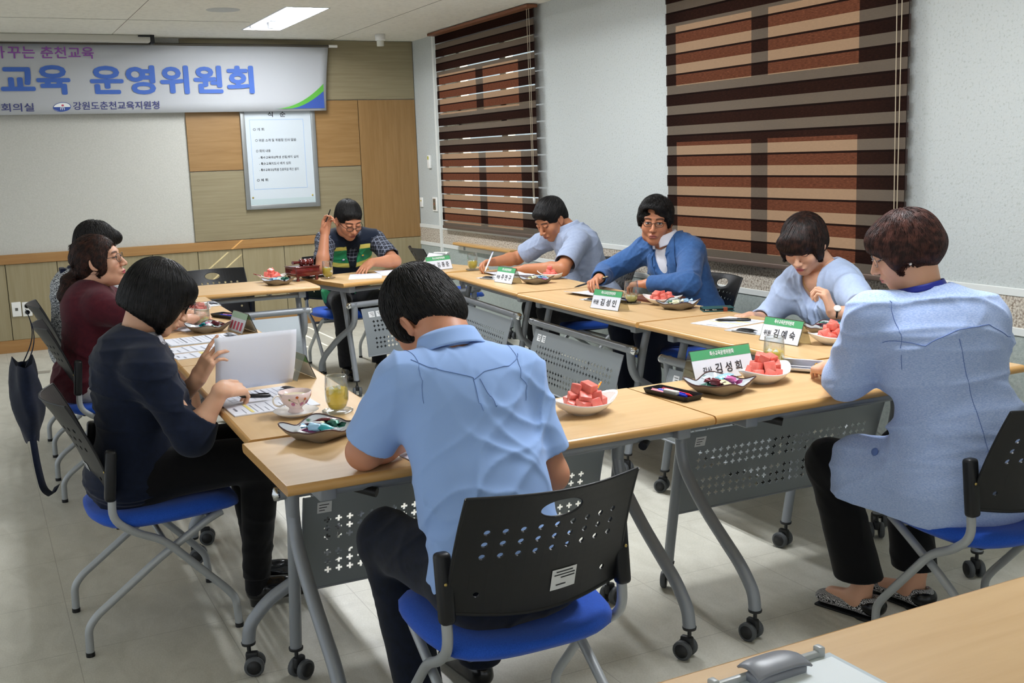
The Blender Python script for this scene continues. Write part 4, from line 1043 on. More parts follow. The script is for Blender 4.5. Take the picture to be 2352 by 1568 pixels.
def clip_board(x, y, rz, label, col=BOARD, clipm=GREYP, L_=.30, W_=.215, rows=12, z=TZ, band=None):
    """clip at local -x end"""
    root = empty('clipboard', (x, y, z), rz, label, 'clipboard', 'clipboards on the tables')
    m = MB(); m.rbox((0, 0, .0016), (L_+.012, W_+.01, .003), .0012); m.build('board', col, root)
    m = MB()
    m.grid(lambda a, b: Vector(((a-.5)*L_+.012*(1-a), (b-.5)*W_*.97, .0045)), 3, 3); m.box((.006, 0, .0038), (L_-.014, W_*.97, .0012)); sh = m.build('sheet', PAPER, root)
    if rows:
        m = MB(); rr = random.Random(int(x*10))
        for i in range(rows):
            a = -L_/2+.05+(L_-.07)*i/rows; mi = band.get(i, 0) if band else 0
            m.mi = mi; w_ = rr.uniform(.5, .85)*W_/2; t = .0014 if mi == 0 else .006
            m.add([(a, -W_*.42, .0051), (a+t, -W_*.42, .0051), (a+t, w_, .0051), (a, w_, .0051)], [(0, 1, 2, 3)], False)
        m.build('printed_text', [PRINT, YEL, CYA, DGR], sh)
    cl = MB()
    cl.grid(lambda a, b: Vector((-L_/2-.008+a*.040, (b-.5)*.085, .006+.011*math.sin(PI*min(1, a*.62+.12))-.004*(2*abs(b-.5))**3)), 9, 9)
    cl.rbox((-L_/2+.002, 0, .006), (.018, .075, .007), .002)
    c_ = cl.build('clip', clipm, root); solid(c_, .0015)
    m = MB(); m.rbox((-L_/2-.004, 0, .005), (.012, W_*.62, .005), .0018); m.build('clip_bar', mat('clip_bar', '#9ea2a4', .35, metal=.3) if 'clip_bar' not in bpy.data.materials else bpy.data.materials['clip_bar'], root)
    return root
def pen(p0, p1, col, label, name='pen', r_=.0045, cap=None, cat='pen'):
    p0 = Vector(p0); p1 = Vector(p1); d = (p1-p0); root = empty(name, p0, 0, label, cat)
    m = MB(); m.tube([d*0, d*.06, d*.12, d*.5, d*.9, d*1.0], r_, 10, rs=[.0008, r_*.6, r_, r_*1.1, r_*1.05, r_*.7]); m.build('barrel', col, root)
    m = MB(); q = Vector((0, 0, r_*1.2)); m.tube([d*.62+q, d*.97+q], .0012, 6); m.build('clip', cap or col, root)
    return root
RED = mat('pen_red', '#d02430', .25); BLU = mat('pen_blue', '#2a3cc8', .25); PNK = mat('pen_pink', '#f29aa8', .3); BLK = mat('pen_black', '#121214', .25); WHP = mat('pen_white', '#e9ecee', .25); WHG = mat('pen_greywhite', '#cfcdc6', .35)

# woman in navy: lifted page on a clipboard, colour print below
clip_board(.775, 3.500, PI+.06, 'clipboard with printed form under the raised page', BRN, BLACKP, .26, .19, 10, band={2: 3, 3: 3})
pg = empty('raised_page', (.79, 3.575, TZ+.012), .07, 'large blank white page held up by the woman in navy jacket', 'paper')
m = MB()
def pf(a, b):  # a along x, b up
    return Vector(((a-.5)*.262+.010*b-.012*(1-a)*b, -.10*b+.05*b*b+.012*math.sin(a*PI)*b, .006+.185*b-.0*(a)))
m.grid(pf, 14, 12); solid(m.build('page', PAPER, pg), .0006)
paper(.785, 3.330, PI/2*0+.02, .265, .155, .004, 'colour printed sheets lying under the edge of the tea cup saucer', 12, {1: 1, 8: 2, 9: 2})
pen((.700, 3.395, TZ+.032), (.800, 3.400, TZ+.020), BLK, 'black pen held in the right hand over the printed form', r_=.0065)
clip_board(.850, 4.82, PI+.05, 'pale clipboard with grey clip and striped timetable between two women', BOARD, GREYP, .29, .20, 12, band={3: 3, 6: 3, 9: 3})
paper(.80, 4.60, .08, .26, .15, .003, 'loose sheet with small emblem beside the clipboard with grey clip', 6)
paper(.79, 4.44, .08, .24, .13, .002, 'loose sheet with yellow stripe at the seated women table edge', 5, {2: 1})
paper(.90, 5.22, .35, .22, .20, .006, 'white papers under the arm of the woman in maroon', 10)
clip_board(1.03, 6.03, PI+.1, 'clipboard with grey clip beyond the half empty glass', BOARD, GREYP, .25, .19, 0)
# chairman
paper(2.27, 6.775, -.35+PI/2, .29, .21, .004, 'white sheet under the fingers of the man in green vest', 0)
paper(2.50, 6.860, -.15+PI/2, .29, .22, .006, 'open booklet page beside the hand of the man in green vest', 0)
paper(2.73, 6.985, .1, .26, .20, .003, 'booklet with a page curling upwards behind the corner name card', 0, curl=[('x', 1, .09)])
# writing man
paper(3.03, 6.28, -.1, .22, .20, .003, 'thin white booklet under the pen of the writing man', 6, curl=[('x', -1, .012)])
clip_board(2.905, 6.09, PI/2*0+.25, 'clipboard with black clip behind the name card of the writing man', BOARD, BLACKP, .20, .19, 0)
paper(3.09, 6.07, -.1, .22, .17, .004, 'white folded paper by the forearm of the writing man', 0)
# man in suit
paper(2.955, 5.03, .12, .24, .21, .003, 'open booklet with lifted corner under the pen of the man in suit', 8, curl=[('x', -1, .014)])
clip_board(2.89, 4.78, .15, 'clipboard with black clip behind the name card of the man in suit', BOARD, BLACKP, .20, .19, 6)
paper(3.08, 4.62, .10, .21, .21, .012, 'brown folder with white paper under the hand of the man in suit', 0, col=BRN, name='folder', cat='folder', group=None)
# woman in pale blouse
paper(2.895, 3.785, .20, .25, .21, .003, 'printed sheets with yellow lines before the woman in pale blouse', 10, {3: 1, 6: 1})
clip_board(2.885, 3.545, .18, 'clipboard with silver clip beside her printed sheets', BOARD, BLACKP, .22, .20, 9)
pen((2.86, 3.835, TZ+.009), (2.985, 3.745, TZ+.009), BLK, 'black pen lying across the sheets with yellow lines', r_=.006)
# woman in cardigan: booklet with rolled pages
bk_ = empty('open_booklet', (2.535, 2.785, TZ), .55, 'open white booklet with rolled back page under the hand with a ring', 'booklet')
m = MB()
m.grid(lambda a, b: Vector(((a-.5)*.20, (b-.5)*.26, .003+.010*math.sin(a*PI)+.02*max(0, .25-a)*4)), 20, 4)
sh = m.build('page', PAPER, bk_); solid(sh, .003)
m = MB(); m.grid(lambda a, b: Vector((-.085-.022*math.cos(a*4.6+.3), (b-.5)*.26, .024-.020*math.sin(a*4.6+.3))), 22, 4); solid(m.build('rolled_page', PAPER, bk_), .001)
m = MB()
for i in range(9): m.box((.0, .10-i*.022, .0145), (.12-.03*(i % 3), .0016, .0006))
m.build('printed_text', PRINT, sh)
paper(1.02, 2.64, .1, .21, .28, .003, 'white sheet under the forearm of the man in blue shirt', 6)
# foreground clipboard
fg = empty('clipboard', (.965, 1.030, TZ), .03, 'white clipboard with large grey clip at the bottom edge, nearest of all', 'clipboard', 'clipboards on the tables')
m = MB(); m.rbox((0, -.02, .002), (.235, .31, .004), .0015); m.build('board', mat('board_pale_blue', '#cfdbe2', .25, spec=.5), fg)
m = MB(); m.box((0, -.02, .0048), (.215, .28, .0012)); sh = m.build('sheet', mat('sheet_white', '#d9e2e8', .5), fg)
m = MB(); m.rbox((0, .134, .008), (.19, .010, .009), .002); m.rbox((.098, .136, .010), (.012, .016, .016), .003); m.rbox((-.098, .136, .010), (.012, .016, .016), .003); m.build('clip_bar', mat('clip_rail', '#a5aaac', .35), fg)
m = MB(); m.grid(lambda a, b: Vector(((a-.5)*(.098-.010*b), .098+b*.052, .012+.017*math.sin(PI*(.18+.62*b))-.006*abs(2*a-1)**4)), 17, 13); m.rbox((0, .118, .010), (.088, .03, .012), .004)
solid(m.build('clip', GREYP, fg), .003)
lettering('회의자료', TXNAVY, sh, Matrix.Translation((-.02, .045, .0056)), .02, .010, .045)

# pen trays and phones --------------------------------------------------------------
def pen_tray(x, y, rz, where, pens):
    root = empty('pen_tray', (x, y, TZ), rz, 'black plastic pen tray '+where, 'pen tray', 'black pen trays'); L, W_, H = .195, .078, .017
    m = MB()
    def ring(l, w_, z): return [(sx*(l/2-.006*(i == 0)), sy*(w_/2-.006*(i == 1)), z) for sx, sy, i in ((1, 1, 0), (1, 1, 1), (-1, 1, 1), (-1, 1, 0), (-1, -1, 0), (-1, -1, 1), (1, -1, 1), (1, -1, 0))]
    def ring8(l, w_, z): c = .007; return [(l/2, w_/2-c, z), (l/2-c, w_/2, z), (-l/2+c, w_/2, z), (-l/2, w_/2-c, z), (-l/2, -w_/2+c, z), (-l/2+c, -w_/2, z), (l/2-c, -w_/2, z), (l/2, -w_/2+c, z)]
    R_ = [ring8(L-.018, W_-.016, .0008), ring8(L-.008, W_-.008, .004), ring8(L, W_, H), ring8(L-.004, W_-.004, H), ring8(L-.012, W_-.012, .004), ring8(L-.02, W_-.018, .003)]
    vs = [v for q in R_ for v in q]; fs = [tuple(range(8))[::-1], tuple(range(40, 48))]
    for i in range(5):
        for k in range(8): fs.append((i*8+k, i*8+(k+1) % 8, (i+1)*8+(k+1) % 8, (i+1)*8+k))
    m.add(vs, fs, False); m.build('tray', BLACKP, root)
    Mr = Matrix.Translation((x, y, TZ)) @ Matrix.Rotation(rz, 4, 'Z')
    for (c, x0, x1, yy, lab, r_) in pens:
        pen(Mr @ Vector((x0, yy, .0095)), Mr @ Vector((x1, yy, .0095)), c, lab+' in the black pen tray '+where, r_=r_)
pen_tray(1.880, 2.735, -1.42, 'on the near table between two watermelon plates', [(RED, .070, -.066, .016, 'red pen', .0055), (BLU, -.075, .060, .001, 'blue pen', .0065), (PNK, -.005, -.078, -.016, 'pink marker', .0055), ])
er = MB(); er.rbox((0, 0, 0), (.058, .017, .013), .004); o = er.build('marker_cap', WHG); o.location = (1.868, 2.725, TZ+.017); o.rotation_euler = (0, 0, -1.40); tag(o, 'off-white flat correction roller lying in the nearest black pen tray', 'correction tape')
pen_tray(1.10, 5.46, -1.2, 'behind the name card of the woman in maroon', [(PNK, -.06, .05, .008, 'pink marker', .005), (BLU, -.06, .055, -.006, 'blue pen', .005)])
pen_tray(2.885, 4.665, -1.3, 'behind the nearly empty glass', [(BLU, -.06, .05, .008, 'blue pen', .004), (WHP, -.06, .05, -.006, 'white pen', .004)])
pen_tray(2.00, 6.975, .3, 'between gavel block and glass', [(PNK, -.05, .05, .008, 'pink marker', .005), (WHP, -.05, .05, -.008, 'white pen', .005)])
ph = empty('smartphone', (3.075, 4.105, TZ), -.42, 'phone in a dark teal wallet case with brown strap', 'phone')
TEAL = mat('teal_leather', '#164a4c', .45)
m = MB(); m.rbox((0, 0, .003), (.145, .078, .005), .002); m.rbox((0, 0, .0155), (.145, .078, .004), .0018); m.rbox((0, .038, .009), (.145, .004, .016), .0018); m.build('wallet_case', TEAL, ph)
m = MB(); m.rbox((0, -.001, .0095), (.138, .070, .008), .003); m.build('phone_body', BLACKP, ph)
m = MB(); m.rbox((.03, -.03, .0095), (.02, .025, .019), .002); m.build('strap', mat('strap_brown', '#7a3a22', .5), ph)
m = MB(); m.rbox((-.055, -.0375, .0095), (.02, .002, .004), .0008); m.rbox((-.02, -.0375, .0095), (.02, .002, .004), .0008); m.build('button', CHROME, ph)
m = MB(); m.rbox((3.29, 7.93, TZ+.008), (.06, .12, .014), .005, Matrix.Rotation(.5, 3, 'Z')); m.mi = 1; m.rbox((3.29, 7.93, TZ+.0155), (.05, .08, .002), .001, Matrix.Rotation(.5, 3, 'Z')); tag(m.build('mobile_phone', [WHITEP, mat('screen_glare', '#a8b0a8', .08)]), 'small silver phone on the spare table by the wall', 'phone')

# bag hanging on the chair of the woman in maroon ---------------------------------------
bag = empty('tote_bag', (.165, 5.10, .55), 0, 'dark navy cloth tote bag hung on the black chair of the woman in maroon', 'bag')
BAGM = fabric('navy_canvas', '#121a2e', '#0e1526', bs=.4)
m = MB()
def bgf(a, b):
    th = a*2*PI; w_ = (.19+.02*math.sin(b*PI))*(1 if b < .9 else .96); t = .028+.035*math.sin(b*PI*.9+.3)
    x = -math.cos(th)*t*(1+.15*math.sin(th*5+b*7)); y = math.sin(th)*w_*.86+.012*math.sin(b*11+th)
    return Vector((x-.02, y, .13-.34*b-.02*math.sin(th)**2*(1-b)+.015*math.sin(y*30)))
m.grid(bgf, 40, 16, True); m.add([bgf(i/40, 1) for i in range(40)], [tuple(range(40))]); m.build('bag_body', BAGM, bag)
for yy in (-.08, .09):
    m = MB(); m.grid(lambda a, b: Vector((-.015+.03*math.sin(a*PI)+.03*a, yy*(1-.3*a)+(b-.5)*.024, .11+.23*a)), 10, 2); solid(m.build('handle', BAGM, bag), .003)
m = MB()
pts = [Vector((-.02, -.15, -.18)), Vector((-.015, -.17, -.30)), Vector((.0, -.13, -.42)), Vector((.035, -.06, -.47)), Vector((.06, -.02, -.44))]
pts, _ = fillet(pts, .08)
m.grid(lambda a, b: pts[int(round(a*(len(pts)-1)))]+Vector(((b-.5)*.026, (b-.5)*.012, (b-.5)*.010)), len(pts), 2); solid(m.build('shoulder_strap', BAGM, bag), .003)
# ================================================================== smooth bodies from distance fields
import openvdb as vdb
Q = 1.0
def V3(*a): return np.array(a, dtype=np.float64)
def unit(a): a = np.asarray(a, float); return a/np.linalg.norm(a)
def frame(f, up=(0, 0, 1), right=None):
    """rows: right, forward, up"""
    f = unit(f)
    if right is not None: r_ = np.asarray(right, float); r_ = unit(r_-f*np.dot(r_, f)); u_ = np.cross(r_, f)
    else: r_ = unit(np.cross(f, up)); u_ = np.cross(r_, f)
    return np.array([r_, f, u_])
class Field:
    def __init__(s): s.ops = []
    def _push(s, fn, lo, hi, k, mode): s.ops.append((fn, np.array(lo, float), np.array(hi, float), k, mode)); return s
    def cone(s, a, b, ra, rb, k=.01, mode='u', flat=None):
        """round cone; flat=(axis, factor) squashes across axis"""
        a = np.asarray(a, float); b = np.asarray(b, float); ab = b-a; L2 = ab@ab+1e-12
        if flat is not None: ax = unit(flat[0]); ff = 1/flat[1]-1
        def fn(P):
            if flat is not None:
                h = np.clip(((P-a)@ab)/L2, 0, 1); d = P-a-h[..., None]*ab; d = d+(d@ax)[..., None]*ax*ff
            else:
                h = np.clip(((P-a)@ab)/L2, 0, 1); d = P-a-h[..., None]*ab
            return np.sqrt((d*d).sum(-1))-(ra+(rb-ra)*h)
        R_ = max(ra, rb); return s._push(fn, np.minimum(a, b)-R_, np.maximum(a, b)+R_, k, mode)
    def ell(s, c, r_, R=None, k=.01, mode='u'):
        c = np.asarray(c, float); r_ = np.asarray(r_, float); Rm = np.eye(3) if R is None else R
        def fn(P):
            q = (P-c)@Rm.T; k0 = np.sqrt(((q/r_)**2).sum(-1)); k1 = np.sqrt(((q/(r_*r_))**2).sum(-1))+1e-9
            return k0*(k0-1)/k1
        m_ = r_.max(); return s._push(fn, c-m_, c+m_, k, mode)
    def box(s, c, h, rad, R=None, k=.01, mode='u'):
        c = np.asarray(c, float); h = np.asarray(h, float); Rm = np.eye(3) if R is None else R
        def fn(P):
            q = np.abs((P-c)@Rm.T)-(h-rad); return np.sqrt((np.maximum(q, 0)**2).sum(-1))+np.minimum(q.max(-1), 0)-rad
        m_ = np.linalg.norm(h); return s._push(fn, c-m_, c+m_, k, mode)
    def cut(s, p, n, k=.004):
        """keep the side where (x-p).n < 0"""
        p = np.asarray(p, float); n = unit(n)
        return s._push(lambda P: -((P-p)@n), None if False else (-99,)*3, (99,)*3, k, 's')
    def disp(s, fn): s.ops.append((fn, None, None, 0, 'd')); return s
    @staticmethod
    def _mix(d, e, k, mode):
        if mode == 'u':
            h = np.maximum(k-np.abs(d-e), 0)/k; return np.minimum(d, e)-h*h*k*.25
        if mode == 's': e = -e
        h = np.maximum(k-np.abs(d-e), 0)/k; return np.maximum(d, e)+h*h*k*.25
    def value(s, P):
        d = np.full(P.shape[:-1], .3)
        for fn, lo, hi, k, mode in s.ops:
            if mode == 'd': d = d+fn(P)
            else: d = s._mix(d, fn(P), k, mode)
        return d
    def bounds(s):
        lo = np.min([o[1] for o in s.ops if o[4] == 'u'], axis=0); hi = np.max([o[2] for o in s.ops if o[4] == 'u'], axis=0); return lo, hi
    def mesh(s, h):
        h = h*Q; lo, hi = s.bounds(); mg = .02+3*h; lo = lo-mg; hi = hi+mg
        n = np.ceil((hi-lo)/h).astype(int)+1
        D = np.full(n, .3)
        ax = [lo[i]+np.arange(n[i])*h for i in range(3)]
        for fn, l, u_, k, mode in s.ops:
            if mode == 'd':
                near = np.abs(D) < .03; idx = np.nonzero(near)
                P = np.stack([ax[0][idx[0]], ax[1][idx[1]], ax[2][idx[2]]], -1); D[idx] += fn(P); continue
            pad = k+3*h
            i0 = np.clip(np.floor((l-pad-lo)/h).astype(int), 0, n); i1 = np.clip(np.ceil((u_+pad-lo)/h).astype(int)+1, 0, n)
            if (i1 <= i0).any(): continue
            sl = tuple(slice(i0[i], i1[i]) for i in range(3))
            P = np.stack(np.meshgrid(ax[0][sl[0]], ax[1][sl[1]], ax[2][sl[2]], indexing='ij'), -1)
            D[sl] = s._mix(D[sl], fn(P), k, mode)
        g = vdb.FloatGrid(.3); g.copyFromArray(np.ascontiguousarray(D, dtype=np.float32)); 
        pts, quads = g.convertToQuads(isovalue=0.0)
        pts = np.asarray(pts, float)*h+lo; return pts, np.asarray(quads)
def relax(pts, quads, it=2, lam=.5):
    n = len(pts); e = np.concatenate([quads[:, [0, 1]], quads[:, [1, 2]], quads[:, [2, 3]], quads[:, [3, 0]]]); 
    for _ in range(it):
        acc = np.zeros_like(pts); cnt = np.zeros(n)
        for c in range(3):
            acc[:, c] = np.bincount(e[:, 0], pts[e[:, 1], c], n)+np.bincount(e[:, 1], pts[e[:, 0], c], n)
        cnt = np.bincount(e[:, 0], minlength=n)+np.bincount(e[:, 1], minlength=n)
        pts = pts+lam*(acc/np.maximum(cnt, 1)[:, None]-pts)
    return pts
def mesh_obj(name, pieces, m_, parent, color=None, it=2):
    """pieces: [(pts, quads)] -> one mesh object in world coordinates relative to parent"""
    P = []; F = []; b = 0
    for pts, q in pieces:
        if len(q) == 0: continue
        pts = relax(pts, q, it); P.append(pts); F.append(q[:, ::-1]+b); b += len(pts)
    P = np.concatenate(P); F = np.concatenate(F)
    off = np.array(parent.location) if parent is not None else np.zeros(3)
    me = bpy.data.meshes.new(name); me.vertices.add(len(P)); me.vertices.foreach_set('co', (P-off).astype(np.float32).ravel())
    me.loops.add(F.size); me.loops.foreach_set('vertex_index', F.astype(np.int32).ravel())
    me.polygons.add(len(F)); me.polygons.foreach_set('loop_start', np.arange(0, F.size, 4, dtype=np.int32))
    try: me.polygons.foreach_set('loop_total', np.full(len(F), 4, dtype=np.int32))
    except Exception: pass
    me.polygons.foreach_set('use_smooth', np.ones(len(F), bool)); me.update(calc_edges=True)
    if color is not None:
        C = color(P); a = me.color_attributes.new('tint', 'FLOAT_COLOR', 'POINT')
        a.data.foreach_set('color', np.concatenate([C, np.ones((len(C), 1))], 1).astype(np.float32).ravel())
    me.materials.append(m_)
    # make sure the faces look outwards
    o = bpy.data.objects.new(name, me); COL.objects.link(o)
    if parent is not None: o.parent = parent
    return o
def tint_mat(name, rough=.5, spec=.4, sss=0, sheen=0, bs=0, bscale=600, metal=0):
    m = mat(name, '#888888', rough, spec=spec, sheen=sheen, metal=metal); n = nd(m, 'ShaderNodeVertexColor'); n.layer_name = 'tint'; lk(m, n, 'Color', bsdf(m), 'Base Color')
    if sss: bsdf(m).inputs['Subsurface Weight'].default_value = sss; bsdf(m).inputs['Subsurface Scale'].default_value = .008; bsdf(m).inputs['Subsurface Radius'].default_value = (1, .35, .2)
    if bs: bump(m, bscale, bs, .001)
    return m
SKIN = tint_mat('skin', .48, .4, .18, bs=.06, bscale=350)
def wob(seed, freq, amp, stretch=None):
    rs = np.random.RandomState(seed); K = rs.normal(size=(7, 3)); K /= np.linalg.norm(K, axis=1)[:, None]; K *= rs.uniform(.6, 1.6, (7, 1))*freq; ph = rs.uniform(0, 6.28, 7)
    if stretch is not None: K = K*np.asarray(stretch)
    def fn(P):
        t = np.zeros(P.shape[:-1]); w_ = np.sin(P@(K[0]*.5)+ph[0])*1.3
        for i in range(1, 7): t += np.sin(P@K[i]+ph[i]+w_)
        return t/6*amp
    return fn
def creases(seed, R, origin, freq, amp, axis_w=(1, .35, 2.2)):
    """cloth folds: sharpened ridges, stretched across the body"""
    rs = np.random.RandomState(seed); K = rs.normal(size=(5, 3))*np.asarray(axis_w); K /= np.linalg.norm(K, axis=1)[:, None]; K *= freq*rs.uniform(.7, 1.4, (5, 1)); ph = rs.uniform(0, 6.28, 5)
    def fn(P):
        q = (P-origin)@R.T; w_ = 1.1*np.sin(q@(K[0]*.45)+1.3)+.7*np.sin(q@(K[1]*.6)+ph[1]); t = 0
        for i in range(5): t = t+(1-np.abs(np.sin(q@K[i]*.5+ph[i]+w_)))**3
        env = .5+.5*np.sin(q@(K[2]*.3)+ph[3]); return -(t/5-.14)*amp*(0.2+1.1*env)
    return fn

# ------------------------------------------------------------------ head
def head_fields(c, R, s=1.0, fem=False, age=0, neck_to=None, nr=.054):
    """c eye-level centre, R rows right/forward/up"""
    L = lambda x, y, z: c+(np.array([x, y, z])*s)@R
    H = Field()
    H.ell(L(0, -.014, .030), V3(.077, .094, .086)*s, R, .02)
    H.ell(L(0, .020, -.046), V3(.060 if fem else .063, .066, .078)*s, R, .035)
    H.ell(L(0, .060, -.101), V3(.025, .022, .020)*s, R, .032)
    for sx in (-1, 1):
        H.ell(L(sx*.050, .008, -.078), V3(.018, .034, .026)*s, R, .03)
        H.ell(L(sx*.038, .056, -.030), V3(.029, .028, .029)*s, R, .022)
    H.ell(L(0, .072, .026), V3(.052, .016, .012)*s, R, .022)
    for sx in (-1, 1): H.ell(L(sx*.031, .100, .002), V3(.019, .014, .011)*s, R, .012, 's')
    H.cone(L(0, .086, .006), L(0, .109, -.034), .0075*s, .0115*s, .014)
    for sx in (-1, 1): H.ell(L(sx*.0125, .099, -.038), V3(.0085, .010, .0075)*s, R, .007)
    for sx in (-1, 1): H.ell(L(sx*.031, .0775, .002), V3(.0150, .0125, .0118)*s, R, .004)
    for sx in (-1, 1): H.ell(L(sx*.031, .0800, .0085), V3(.0170, .0105, .0045)*s, R, .004)
    H.ell(L(0, .083, -.066), V3(.027, .015, .016)*s, R, .012)
    H.ell(L(0, .0945, -.0645), V3(.021, .0080, .0052)*s, R, .004); H.ell(L(0, .0930, -.0745), V3(.018, .0080, .0060)*s, R, .004)
    H.ell(L(0, .1015, -.0693), V3(.021, .0040, .0013)*s, R, .003, 's')
    for sx in (-1, 1):
        Re = frame(R[1]*.35*1+R[0]*sx*.0+R[1], None, R[0]) if False else R
        tilt = np.array([[np.cos(.35*sx), np.sin(.35*sx), 0], [-np.sin(.35*sx), np.cos(.35*sx), 0], [0, 0, 1]])@R
        H.ell(L(sx*.080, -.008, -.010), V3(.0065, .019, .031)*s, tilt, .006)
        H.ell(L(sx*.086, -.004, -.006), V3(.0060, .010, .018)*s, tilt, .004, 's')
        H.ell(L(sx*.078, .002, -.034), V3(.0060, .008, .010)*s, tilt, .005)
    if neck_to is not None:
        H.cone(L(0, -.030, -.060), neck_to, nr*s, (nr+.006)*s, .03)
        H.cone(L(0, -.045, -.02), neck_to, nr*.8*s, nr*s, .02)
    return H, L
def face_color(c, R, s, skin, lip, brow, closed=False, fem=False, gaze=0.0, thick=1.0):
    skin = np.array(srgb(skin)); lip = np.array(srgb(lip)); brow = np.array(srgb(brow)); ch = np.array(srgb('#b8705c'))
    def fn(P):
        q = ((P-c)@R.T)/s; x, y, z = q[:, 0], q[:, 1], q[:, 2]; C = np.tile(skin, (len(P), 1)); ax = np.abs(x)
        def put(mask, col, w_=1.0):
            k = (np.clip(mask, 0, 1)*w_)[:, None]; C[:] = C*(1-k)+np.array(col)*k
        front = y > .055
        put(np.where(front, 1-np.hypot((ax-.042)/.025, (z+.035)/.022), 0)*1.0, ch, .22)
        put(np.where(y > .08, np.clip(1.6-np.hypot(x/.023, (z+.0695)/.0125)*1.6, 0, 1)*2, 0), lip)
        put(np.where((y > .086) & (np.abs(z+.0693) < .0014) & (ax < .022), 1, 0), np.array(srgb('#6b2f2c')))
        bz = .026-.004*((ax-.030)/.02)**2+.002*(ax-.03)/.02
        put(np.where((y > .05) & (ax > .012) & (ax < .052), np.clip(2-np.abs(z-bz)/(.0032*thick), 0, 1), 0), brow, .85)
        dark = np.array(srgb('#1c1412'))
        if closed:
            put(np.where((y > .06) & (np.abs(ax-.031) < .017), np.clip(2-np.abs(z-(-.0045+.004*((ax-.031)/.015)**2))/.0014, 0, 1), 0), dark)
        else:
            e = np.hypot((ax-.031)/.0140, (z-.0010)/.0052)
            put(np.where((y > .06), np.clip((1.05-e)*6, 0, 1), 0), np.array(srgb('#d8d2cc')))
            ir = np.hypot((x-np.sign(x)*.031-gaze)/.0058, (z-.0012)/.0056)
            put(np.where((y > .06) & (e < 1), np.clip((1.1-ir)*5, 0, 1), 0), dark)
            put(np.where((y > .06) & (np.abs(ax-.031) < .0165), np.clip(2-np.abs(z-(.0058-.0045*((ax-.031)/.015)**2))/.0013, 0, 1), 0), dark)
        for sx in (-1, 1): put(np.where((y > .095), 1.3-np.hypot((x-sx*.0075)/.0036, (z+.0435)/.0028), 0)*2, dark, .8)
        return C
    return fn
def skin_only(skin, red='#c98a72'):
    a = np.array(srgb(skin)); 
    def fn(P): return np.tile(a, (len(P), 1))
    return fn

# ------------------------------------------------------------------ hair
def hair_mat(name, c1, c2, rough=.38):
    m = mat(name, c1, rough+.12, spec=.3); 
    tc = nd(m, 'ShaderNodeTexCoord'); no = nd(m, 'ShaderNodeTexNoise', Scale=55, Detail=4); lk(m, tc, 'Object', no, 'Vector')
    cr = nd(m, 'ShaderNodeValToRGB'); e = cr.color_ramp.elements; e[0].position = .42; e[0].color = (*srgb(c1), 1); e[1].position = .70; e[1].color = (*srgb(c2), 1); lk(m, no, 'Fac', cr, 'Fac'); lk(m, cr, 'Color', bsdf(m), 'Base Color')
    bsdf(m).inputs['Anisotropic'].default_value = .5; return m
def grad(F, P, e=.002):
    g = np.stack([F.value(P+np.eye(3)[i]*e)-F.value(P-np.eye(3)[i]*e) for i in range(3)], -1); return g/(np.linalg.norm(g, axis=-1, keepdims=True)+1e-9)
def hair_obj(parent, F, c, R, s, m_, h, n=900, length=.16, crown=(0, -.05, .11), part=0.0, wave=0, rad=.0013, seed=1, gravity=.55, lift=.0015, flow=None, it=1, start=.1, jitter=.35):
    """base volume from the field plus clumped strands running over it"""
    n = int(n*1.5); rad = rad*.60
    pts, q = F.mesh(h)
    rs = np.random.RandomState(seed); cr = c+(np.array(crown)*s)@R
    pr = relax(pts, q, it)
    idx = rs.choice(len(pr), n, replace=len(pr) < n); P0 = pr[idx]
    # start above: keep any start; direction field = away from crown, along surface, pulled down
    steps = 11; st = length/steps*rs.uniform(.6, 1.25, n)
    Pk = P0.copy(); path = [Pk.copy()]; noise = rs.normal(size=(n, 3))*jitter
    for k in range(steps):
        g = grad(F, Pk); d = Pk-cr; d /= np.linalg.norm(d, axis=1)[:, None]+1e-9
        d = d*(1-gravity)+np.array([0, 0, -1.0])*gravity+noise*.5
        if flow is not None: d = d+flow(((Pk-c)@R.T)/s)@R
        if wave: d = d+wave*np.sin(k*1.3+idx[:, None]*1.7)*np.cross(g, d)
        d = d-(d*g).sum(1)[:, None]*g; d /= np.linalg.norm(d, axis=1)[:, None]+1e-9
        Pk = Pk+d*st[:, None]; v = F.value(Pk); Pk = Pk-grad(F, Pk)*(np.clip(v, -.02, .006)-lift-.0012*(k/steps))[:, None]
        path.append(Pk.copy())
    A = np.array(path)  # steps+1, n, 3
    ns = 4; V = []; Fq = []
    T = np.gradient(A, axis=0); T /= np.linalg.norm(T, axis=2, keepdims=True)+1e-9
    N_ = np.stack([grad(F, A[k]) for k in range(steps+1)]); B_ = np.cross(T, N_)
    prof = np.array([.5]+[1]*(steps-3)+[.75, .45, .08])[:steps+1]
    rr = rad*rs.uniform(.5, 1.25, n)
    rings = []
    for k in range(ns):
        a = 2*np.pi*k/ns+.78; rings.append(A+(N_*np.cos(a)*.7+B_*np.sin(a)*1.5)*(prof[:, None]*rr)[:, :, None])
    Vs = np.stack(rings, 2).reshape(-1, 3)   # (steps+1, n, ns)
    i = np.arange(steps)[:, None, None]; j = np.arange(n)[None, :, None]; k = np.arange(ns)[None, None, :]
    f = lambda ii, jj, kk: (ii*n+jj)*ns+kk
    Fq = np.stack([f(i, j, k), f(i+1, j, k), f(i+1, j, (k+1) % ns), f(i, j, (k+1) % ns)], -1).reshape(-1, 4)
    # join: base relaxed in mesh_obj with it; strands must not be relaxed
    P = np.concatenate([pr, Vs]); FF = np.concatenate([q, Fq+len(pr)])
    return mesh_obj('hair', [(P, FF)], m_, parent, it=0)

